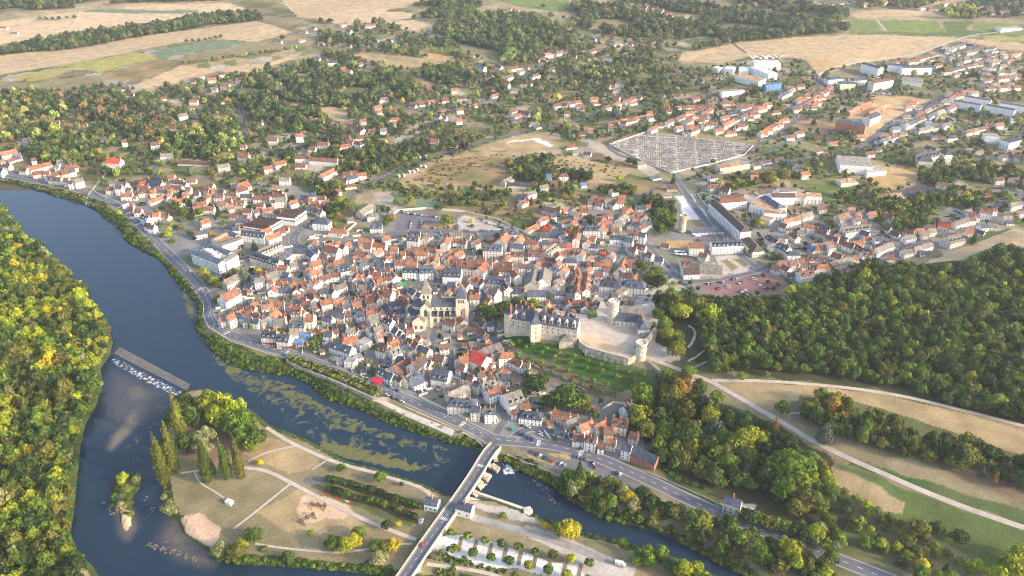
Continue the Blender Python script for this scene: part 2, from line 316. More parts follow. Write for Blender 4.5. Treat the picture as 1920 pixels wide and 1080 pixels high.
ROADS=[ # outline kind, width, pixels of the centre line
('asphalt',8.5,'-60 314 0 324 60 337 130 352 190 370 225 387 258 418 300 459 340 498 372 533 388 556 391 572 389 592 402 611 440 633 500 653 560 667 620 691 700 722 780 756 850 789 895 808 920 822'),
('asphalt',9,'920 822 960 828 1040 834 1120 858 1180 884 1250 917 1320 951 1400 984 1480 1013 1560 1045 1680 1092'),
('asphalt',6,'958 826 975 810 1000 802 1060 815 1090 835'),('asphalt',5,'930 815 938 800 950 785 930 760 905 740 880 725 868 705 850 700 845 670'),
('asphalt',8,'555 438 600 400 640 378 680 350 720 330 790 300 900 267 1040 235 1073 229 1130 212 1267 188 1400 165'),
('asphalt',10,'555 438 548 452 562 466 590 474'),('asphalt',7,'388 553 410 545 440 538 470 520 500 505'),
('asphalt',8,'1290 345 1400 315 1533 296 1610 279 1697 263 1780 247 1960 206'),('asphalt',8,'1570 290 1613 277 1643 255 1662 236 1700 214 1760 182 1850 150 1960 118'),
('asphalt',6,'1390 293 1440 263 1480 237 1497 220 1540 215 1580 220'),('asphalt',6,'1497 220 1475 205 1520 170 1543 158 1507 112'),
('asphalt',6,'1543 158 1480 163 1400 190 1330 178 1310 190 1350 205'),('asphalt',6,'1543 157 1600 190 1720 150 1790 110 1750 90'),
('asphalt',7,'1258 322 1275 345 1300 385 1335 430 1370 465 1400 488 1425 505'),('asphalt',6,'1180 425 1225 470 1255 505 1280 530 1330 527 1400 515 1440 500'),
('asphalt',5,'1280 530 1310 555 1370 565'),('asphalt',8,'1470 550 1600 505 1700 458 1800 414 1960 350'),
('asphalt',4.5,'590 474 640 470 690 490 690 515 702 545 712 570 722 600 735 615 738 640'),('asphalt',5,'690 440 740 437 860 434 965 437 1010 428 1050 400 1110 385 1190 375 1255 340'),
('asphalt',4.5,'735 640 770 655 800 670 812 640 815 610'),('asphalt',4.5,'1010 470 1060 480 1090 520 1085 560'),('asphalt',4.5,'1090 480 1100 500 1095 530 1088 570'),('asphalt',4.5,'1145 500 1160 480 1190 420 1210 395'),
('asphalt',5,'905 568 893 585 900 612 920 632 950 655 1005 688 1060 712 1100 738'),('asphalt',5,'1030 515 1030 545 1024 575'),('asphalt',5,'775 528 800 533 860 535 905 540 905 568'),
('asphalt',5,'448 192 452 225 462 265'),('asphalt',5,'500 292 530 280 560 275 640 253 660 240'),('asphalt',5,'290 305 293 325 299 345'),('asphalt',5,'70 238 90 222 110 212 145 196'),
('asphalt',5,'730 310 735 290 770 262 790 250'),('asphalt',5,'810 210 850 212 890 190 935 200'),('asphalt',6,'955 165 975 150 1000 135 1060 100'),
('asphalt',6,'1145 262 1138 272 1160 292 1200 300 1230 310'),('asphalt',5,'1280 345 1300 330 1360 300'),('asphalt',5,'0 8 60 14 90 4'),
('asphalt',5,'1700 240 1760 205 1800 180'),('asphalt',6,'1440 285 1500 255 1560 245'),('asphalt',6,'1290 235 1330 215 1380 218 1400 240'),
('asphalt',5,'1400 100 1345 60 1376 10'),('asphalt',5,'1200 870 1214 842 1220 832'),('asphalt',5,'1800 320 1860 280 1930 240'),
('gravel',4,'1535 147 1540 134 1580 122 1617 116 1723 101 1780 80 1813 67 1880 59 1970 55'),('gravel',3,'520 2 545 14 548 22'),('gravel',3,'60 55 120 62 145 42 150 22'),
('gravel',3,'1040 40 1060 34 1066 28'),('gravel',2.5,'160 388 190 335 215 308'),('gravel',3,'1590 60 1570 44 1583 38'),('gravel',3,'1645 38 1662 58'),
('path',3.4,'500 801 530 822 555 835 588 850 620 864 660 876 700 886 745 900 790 914 812 932'),('path',2.2,'465 866 495 850 530 841 556 836'),('path',3.4,'448 876 500 882 545 905 600 935 640 953 680 974 730 994 780 1012'),
('path',2,'438 992 490 952 544 908'),('path',1.8,'478 1020 530 1028 590 1034 640 1038 700 1028 740 1020 772 1020'),('path',2,'338 888 360 884 392 880'),('path',1.4,'365 886 374 906 400 920 420 934'),('path',1.6,'585 881 600 872 610 865'),
('path',4,'1210 668 1260 688 1300 703 1335 716 1370 737 1420 765 1480 800 1520 825 1570 850 1650 886 1740 925 1830 960 1970 1006'),
('path',4,'1335 714 1400 714 1480 717 1600 728 1700 744 1800 768 1970 812'),('path',2.5,'1290 652 1300 640 1305 620 1290 610'),('path',2.5,'1300 700 1296 730'),
('path',2.5,'1470 776 1502 775'),('paving',2.4,'1300 690 1350 670 1400 650'),('gravel',5,'618 706 700 745 760 775 850 812'),
('concrete',6.5,'826 956 860 962 900 974 1000 1001 1060 1020 1110 1040 1170 1060'),('path',3,'800 1058 900 1070 960 1090 1000 1110'),('concrete',3,'1340 945 1400 955'),
('verge',2.4,'866 1006 860 1034'),('verge',2.4,'894 1012 888 1040'),('verge',2.4,'922 1019 916 1047'),('verge',2.4,'950 1025 944 1053'),('verge',2.4,'978 1032 972 1060'),('verge',2.4,'1006 1038 1000 1066'),('verge',2.4,'1034 1045 1028 1073'),('verge',2.4,'1062 1051 1056 1079'),('verge',2.4,'1090 1058 1084 1086'),
]
LANDW=[(k,P(*px_list(s).T)[:,:2],tr) for k,s,tr in LAND]
ROADW=[]
def resample(pts,step):
    out=[pts[0]]
    for a,b in zip(pts[:-1],pts[1:]):
        n=max(1,int(np.linalg.norm(b-a)/step)); out+=[a+(b-a)*(i+1)/n for i in range(n)]
    return np.array(out)
def smooth(pts,it=2):
    for _ in range(it):
        q=[pts[0]]
        for a,b in zip(pts[:-1],pts[1:]): q+=[a*.75+b*.25,a*.25+b*.75]
        q.append(pts[-1]); pts=np.array(q)
    return pts
for k,wd,s in ROADS:
    ROADW.append((k,wd,resample(smooth(P(*px_list(s).T)[:,:2]),5)))
# ground sheet, finer near the town
pxs=np.concatenate([np.arange(-700,-100,24),np.arange(-100,2020,2.3),np.arange(2020,2640,24)])
pys=np.concatenate([np.arange(-262,-40,12.),np.arange(-40,340,1.6),np.arange(340,1140,2.3),np.arange(1140,1400,20.)])
A,B=np.meshgrid(pxs,pys); W=PZ(A,B,4.); gxw,gyw=W[...,0],W[...,1]; gz=G(gxw,gyw)
nrow,ncol=gxw.shape; idx=np.arange(nrow*ncol).reshape(nrow,ncol)
quads=np.stack([idx[1:,:-1],idx[1:,1:],idx[:-1,1:],idx[:-1,:-1]],-1).reshape(-1,4)
# rich default cover: mixed dry grass and scrub
n1=wob(gxw,gyw,37)+.6*wob(gxw,gyw,13,2); t=sstep(-1.2,1.2,n1)[...,None]
colr=np.array(C_['scrub'])*(1-t)+np.array(C_['dry'])*t
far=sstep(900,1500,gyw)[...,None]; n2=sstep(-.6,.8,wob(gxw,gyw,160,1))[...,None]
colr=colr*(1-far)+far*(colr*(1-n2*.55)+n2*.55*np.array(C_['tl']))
fur=np.zeros(gxw.shape)
# garden plots of the suburbs: irregular parcels
PC=np.array([(.10,.15,.04),(.27,.22,.12),(.15,.16,.06),(.33,.26,.16),(.20,.15,.09),(.085,.115,.035),(.38,.33,.27),(.22,.21,.09)])
def plots(x,y,cx,cy,ang):
    u=(x*math.cos(ang)+y*math.sin(ang))/cx; v=(-x*math.sin(ang)+y*math.cos(ang))/cy; iu=np.floor(u).astype(int); iv=np.floor(v).astype(int)
    best=np.full(x.shape,1e9); cid=np.zeros(x.shape,int)
    for a_ in (-1,0,1):
        for b_ in (-1,0,1):
            I=iu+a_; J=iv+b_; h=(I*73856093)^(J*19349663); h=(h^(h>>13))&0xffffff
            d_=np.abs(u-(I+.5+.35*(((h%97)/97.)-.5)))+np.abs(v-(J+.5+.5*((((h//97)%89)/89.)-.5))); m_=d_<best; best=np.where(m_,d_,best); cid=np.where(m_,h,cid)
    return cid,best
cid,_b=plots(gxw,gyw,24.,34.,.35); pc=PC[(cid//7)%8]*(.8+.4*((cid%53)/53.))[...,None]
ssb=(sstep(700,780,gyw)*(1-sstep(1750,2000,gyw)))[...,None]*.8
colr=colr*(1-ssb)+pc*ssb
_m=pip(gxw,gyw,ISLE); colr=np.where(_m[...,None],np.array(C_['dry']),colr)
for k,poly,tr in LANDW:
    jx=gxw+1.2*wob(gxw,gyw,9); jy=gyw+1.2*wob(gyw,gxw,9)
    m=pip(jx,jy,poly); c=np.array(C_[k])
    pt=sstep(-1.3,1.3,wob(gxw,gyw,19,1.3))[...,None]
    amt=dict(rough=.6,dry=.35,hay=.25,grn=.3,lawn=.35,scrub=.4,town=.25,br=.2).get(k,.08)
    alt=np.array(C_['scrub'] if k in('rough','dry','hay','town','grn') else C_['dry'])
    colr=np.where(m[...,None],c*(1-amt*pt)+alt*amt*pt,colr)
    if k in('town','scrub') : colr=np.where(m[...,None]&((cid%3==0)|(k=='scrub'))[...,None],colr*.55+pc*.45,colr)
    if k=='cem': fur[m]=1
    if k in('vine','tan'): fur[m]=.5
DSF=np.full(HH.shape,99.); DSF[sub]=dsh; lowb=(gz<2.6)&(gz>-3)&(gyw<1100)&(bil(DSF,gxw,gyw)<6); 
colr=np.where(lowb[...,None],np.array(C_['bank'])*(.8+.4*sstep(-1,1,wob(gxw,gyw,6)))[...,None],colr)
colr=np.where((gz<-.2)[...,None],np.array((.10,.085,.05)),colr)
for i,(k,poly,tr) in enumerate(LANDW):
    if k=='sand' and poly[:,1].mean()<800: colr=np.where((pip(gxw,gyw,poly)&(gz>-.4))[...,None],np.array(C_['sand']),colr)
V=np.stack([gxw,gyw,gz],-1).reshape(-1,3)
def ground_mat():
    m=mat('ground cover',(0,0,0),.95,.20,.06,.1,.55,kind='attr',bump=.25); n=m.node_tree; L=n.links.new
    b=n.nodes['Principled BSDF']; src=b.inputs['Base Color'].links[0].from_socket
    a=n.nodes.new('ShaderNodeAttribute'); a.attribute_name='Fur'
    g=n.nodes.new('ShaderNodeNewGeometry'); mp=n.nodes.new('ShaderNodeMapping'); mp.inputs['Rotation'].default_value=(0,0,.45)
    L(g.outputs['Position'],mp.inputs[0])
    v=n.nodes.new('ShaderNodeTexVoronoi'); v.inputs['Scale'].default_value=.30; L(mp.outputs[0],v.inputs['Vector'])
    hs=n.nodes.new('ShaderNodeValToRGB'); L(v.outputs['Color'],hs.inputs[0]); e=hs.color_ramp.elements
    e[0].position=.25; e[0].color=(.6,.6,.62,1); e[1].position=.6; e[1].color=(1.15,1.12,1.1,1); L(v.outputs['Color'],hs.inputs[0])
    mul=n.nodes.new('ShaderNodeMix'); mul.data_type='RGBA'; mul.blend_type='MULTIPLY'; L(src,mul.inputs[6]); L(hs.outputs[0],mul.inputs[7])
    th=n.nodes.new('ShaderNodeMath'); th.operation='GREATER_THAN'; th.inputs[1].default_value=.75; L(a.outputs['Fac'],th.inputs[0]); L(th.outputs[0],mul.inputs[0])
    wv=n.nodes.new('ShaderNodeTexWave'); wv.inputs['Scale'].default_value=.035; wv.inputs['Distortion'].default_value=1.5; wv.bands_direction='Y'; L(mp.outputs[0],wv.inputs[0])
    wr=n.nodes.new('ShaderNodeMapRange'); wr.inputs[3].default_value=.82; wr.inputs[4].default_value=1.12; L(wv.outputs['Fac'],wr.inputs[0])
    vm=n.nodes.new('ShaderNodeVectorMath'); vm.operation='SCALE'; L(mul.outputs[2],vm.inputs[0]); L(wr.outputs[0],vm.inputs['Scale'])
    mix=n.nodes.new('ShaderNodeMix'); mix.data_type='RGBA'; L(mul.outputs[2],mix.inputs[6]); L(vm.outputs[0],mix.inputs[7])
    L(a.outputs['Fac'],mix.inputs[0]); L(mix.outputs[2],b.inputs['Base Color']); return m
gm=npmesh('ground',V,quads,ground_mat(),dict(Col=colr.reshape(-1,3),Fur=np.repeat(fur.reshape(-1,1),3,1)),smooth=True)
tag(ob('ground',gm),kind='structure')
# ---------------------------------------------------------------- water
xs=np.arange(-760,900,3.); ys=np.concatenate([np.arange(255,1010,3.)]); A,B=np.meshgrid(xs,ys)
def rs(poly_px,x,y,soft=6):
    poly=PL(poly_px,0); i=pip(x,y,poly); d=dseg(x,y,poly); return sstep(-soft,soft,np.where(i,d,-d))
alg=.47*rs('392 650 440 690 500 706 600 745 720 800 850 846 880 850 830 885 800 892 640 862 560 822 500 780 430 715 400 680',A,B,8)
alg=np.maximum(alg,.70*rs('585 822 640 830 760 862 812 884 760 886 650 864 600 845',A,B)); alg=np.maximum(alg,.49*rs('410 680 440 690 520 700 560 720 620 800 540 790 440 730',A,B,10))
alg=np.maximum(alg,.6*rs('335 530 365 560 380 600 350 600 338 560',A,B)); alg=np.maximum(alg,.45*rs('190 395 222 428 235 460 200 440 170 400',A,B)); alg=np.maximum(alg,.25*rs('230 560 330 560 360 640 300 720 240 650',A,B,14))
alg=np.maximum(alg,.42*rs('180 790 215 760 300 730 320 760 300 860 260 880 200 840',A,B))
alg=np.maximum(alg,.38*rs('270 1010 330 1000 400 1060 380 1090 280 1040',A,B)); alg=np.maximum(alg,.35*rs('945 870 1000 885 1060 930 1040 960 960 920',A,B))
alg=np.maximum(alg,.55*rs('386 640 436 682 500 702 560 722 620 762 720 802 850 838 842 850 700 820 600 786 520 742 430 716 392 672',A,B,5))
snd=.75*rs('203 842 212 818 232 795 246 770 262 765 262 792 240 815 222 832 210 846',A,B,3)
snd=np.maximum(snd,.45*rs('235 725 262 722 285 745 275 785 262 790 255 760 240 745',A,B,5)); snd=np.maximum(snd,.5*rs('325 965 345 1000 400 1035 395 1060 340 1045 305 1010',A,B,9)); snd=np.maximum(snd,.5*rs('220 955 250 955 256 990 240 1015 226 1000',A,B,4))
snd=np.maximum(snd,.25*rs('215 700 300 735 320 760 250 800 200 800 205 740',A,B,12))
foam=.68*rs('207 664 350 735 345 744 320 743 270 719 204 680',A,B,2.2); foam=np.maximum(foam,.8*rs('940 864 962 864 978 884 955 898 936 888',A,B,6)); foam=np.maximum(foam,.8*rs('900 900 925 905 910 915 895 912',A,B,2.5))
foam=np.maximum(foam,.5*rs('950 880 1010 890 1060 930 1050 975 980 950 930 915',A,B,10))
idx=np.arange(A.size).reshape(A.shape); q=np.stack([idx[:-1,:-1],idx[:-1,1:],idx[1:,1:],idx[1:,:-1]],-1).reshape(-1,4)
cx=(A[:-1,:-1]+A[1:,1:])/2; cy=(B[:-1,:-1]+B[1:,1:])/2
keep=(bil(HH,cx,cy)<3.2).ravel(); q=q[keep]
used=np.unique(q); remap=np.zeros(A.size,int); remap[used]=np.arange(len(used))
def water_mat():
    m=bpy.data.materials.new('river water'); m.use_nodes=True; n=m.node_tree; L=n.links.new; b=n.nodes['Principled BSDF']
    a=n.nodes.new('ShaderNodeAttribute'); a.attribute_name='W'; sp=n.nodes.new('ShaderNodeSeparateColor'); L(a.outputs['Color'],sp.inputs[0])
    g=n.nodes.new('ShaderNodeNewGeometry')
    def noise(sc,det=4,rough=.6,dist=0.):
        t=n.nodes.new('ShaderNodeTexNoise'); t.inputs['Scale'].default_value=sc; t.inputs['Detail'].default_value=det; t.inputs['Roughness'].default_value=rough
        t.inputs['Distortion'].default_value=dist; L(g.outputs['Position'],t.inputs['Vector']); return t.outputs[0]
    def math_(op,x,y,cl=False):
        k=n.nodes.new('ShaderNodeMath'); k.operation=op; k.use_clamp=cl
        for i,v in enumerate((x,y)):
            if isinstance(v,(int,float)): k.inputs[i].default_value=v
            else: L(v,k.inputs[i])
        return k.outputs[0]
    def mixc(f,c1,c2):
        k=n.nodes.new('ShaderNodeMix'); k.data_type='RGBA'; L(f,k.inputs[0])
        for i,c in ((6,c1),(7,c2)):
            if isinstance(c,tuple): k.inputs[i].default_value=(*c,1)
            else: L(c,k.inputs[i])
        return k.outputs[2]
    bed=mixc(math_('MULTIPLY',noise(.05,5,.7),.9,True),(.005,.020,.046),(.018,.038,.052))
    bed=mixc(math_('MULTIPLY',sp.outputs[1],math_('ADD',noise(.12,4),.35),True),bed,(.30,.22,.13))
    al=math_('MULTIPLY',math_('SUBTRACT',math_('ADD',sp.outputs[0],math_('MULTIPLY',noise(.085,7,.72,1.2),1.0)),1.0),14.,True)
    base=mixc(al,bed,mixc(noise(.3,3),(.06,.07,.025),(.20,.19,.055)))
    fo=math_('MULTIPLY',math_('SUBTRACT',math_('ADD',math_('MULTIPLY',sp.outputs[2],.75),noise(.3,6,.7,.5)),1.0),9.,True)
    base=mixc(fo,base,(.75,.78,.78))
    L(base,b.inputs['Base Color'])
    rg=n.nodes.new('ShaderNodeMapRange'); rg.inputs[3].default_value=.07; rg.inputs[4].default_value=.8; L(math_('MAXIMUM',al,fo),rg.inputs[0]); L(rg.outputs[0],b.inputs['Roughness'])
    b.inputs['IOR'].default_value=1.4
    bp=n.nodes.new('ShaderNodeBump'); bp.inputs['Strength'].default_value=.12; bp.inputs['Distance'].default_value=.5; L(noise(.55,3),bp.inputs['Height']); L(bp.outputs[0],b.inputs['Normal'])
    return m
wm=npmesh('river',np.stack([A.ravel()[used],B.ravel()[used],np.zeros(len(used))],-1),remap[q],water_mat(),dict(W=np.stack([alg.ravel()[used],snd.ravel()[used],foam.ravel()[used]],-1)))
tag(ob('river',wm),kind='structure')
# ---------------------------------------------------------------- roads and paths as sheets over the ground
def ribbon(pts,width,dz,off=0.):
    pts=np.asarray(pts); d=np.gradient(pts,axis=0); d/=np.linalg.norm(d,axis=1)[:,None]+1e-9; nrm=np.stack([-d[:,1],d[:,0]],-1)
    rows=[]
    for k in (-.5,-.17,.17,.5):
        q_=pts+nrm*(off+width*k); rows.append(np.column_stack([q_,G(q_[:,0],q_[:,1])+dz]))
    v=np.stack(rows,1).reshape(-1,3); n=len(pts); f=[(i*4+j,(i+1)*4+j,(i+1)*4+j+1,i*4+j+1) for i in range(n-1) for j in range(3)]
    f=[t[::-1] for t in f]
    return v,f
for i,(k,wd,pts) in enumerate(ROADW):
    far_=pts[:,1].mean()>1000
    dz=(.30 if far_ else .16)+.012*(i%9)
    v,f=ribbon(pts,wd,dz)
    nm={'verge':'verge','asphalt':'road','gravel':'track','path':'path','paving':'path','concrete':'track'}[k]
    tag(ob(nm,mesh(nm,v,f,M[k])),kind='structure')
    if k=='asphalt' and not far_ and wd>=6:
        for s in (-1,1):
            v,f=ribbon(pts,1.5,dz+.13,s*(wd/2+.75)); tag(ob('pavement',mesh('pavement',v,f,M['paving'])),kind='structure')
# lane marks and crossings
mk=MB()
def dashes(pts,step=9,ln=3.5,wd=.18,off=0,dz=.36):
    L_=np.concatenate([[0],np.cumsum(np.linalg.norm(np.diff(pts,axis=0),axis=1))]); s=4
    while s<L_[-1]-ln:
        a=np.array([np.interp(s,L_,pts[:,0]),np.interp(s,L_,pts[:,1])]); b=np.array([np.interp(s+ln,L_,pts[:,0]),np.interp(s+ln,L_,pts[:,1])])
        d=(b-a)/np.linalg.norm(b-a); n_=np.array([-d[1],d[0]]); a=a+n_*off;b=b+n_*off
        q_=[a-n_*wd,b-n_*wd,b+n_*wd,a+n_*wd]; mk.add([(x,y,float(G(x,y))+dz) for x,y in q_],[(0,1,2,3)]); s+=step
for i in (0,1,4,5): dashes(ROADW[i][2])
dashes(ROADW[0][2][-60:],4,4,.12,2.2); 
tag(mk.obj('road_markings',M['white']),kind='structure')
def zebra(px,py,ri,wd=8):
    c=P1(px,py); pts=ROADW[ri][2]; k=int(np.argmin(np.hypot(pts[:,0]-c.x,pts[:,1]-c.y))); k=min(max(k,1),len(pts)-2)
    d=Vector(pts[k+1]-pts[k-1]).normalized(); n_=Vector((-d.y,d.x)); o=Vector(pts[k]); m=MB()
    nb=int(wd/1.2)
    for j in range(nb):
        e=o+n_*((j-(nb-1)/2)*1.2); q_=[e-d*1.6-n_*.32,e+d*1.6-n_*.32,e+d*1.6+n_*.32,e-d*1.6+n_*.32]
        m.add([(p.x,p.y,float(G(p.x,p.y))+.40) for p in q_],[(0,1,2,3)])
    tag(m.obj('zebra_crossing',M['white']),kind='structure')
for z in [(226,389,0),(238,401,0),(248,410,0),(256,420,0),(265,430,0),(387,542,0),(427,626,0),(534,661,0),(635,697,0),(692,718,0),(868,798,0),(1010,830,1),(1083,846,1)]: zebra(*z)
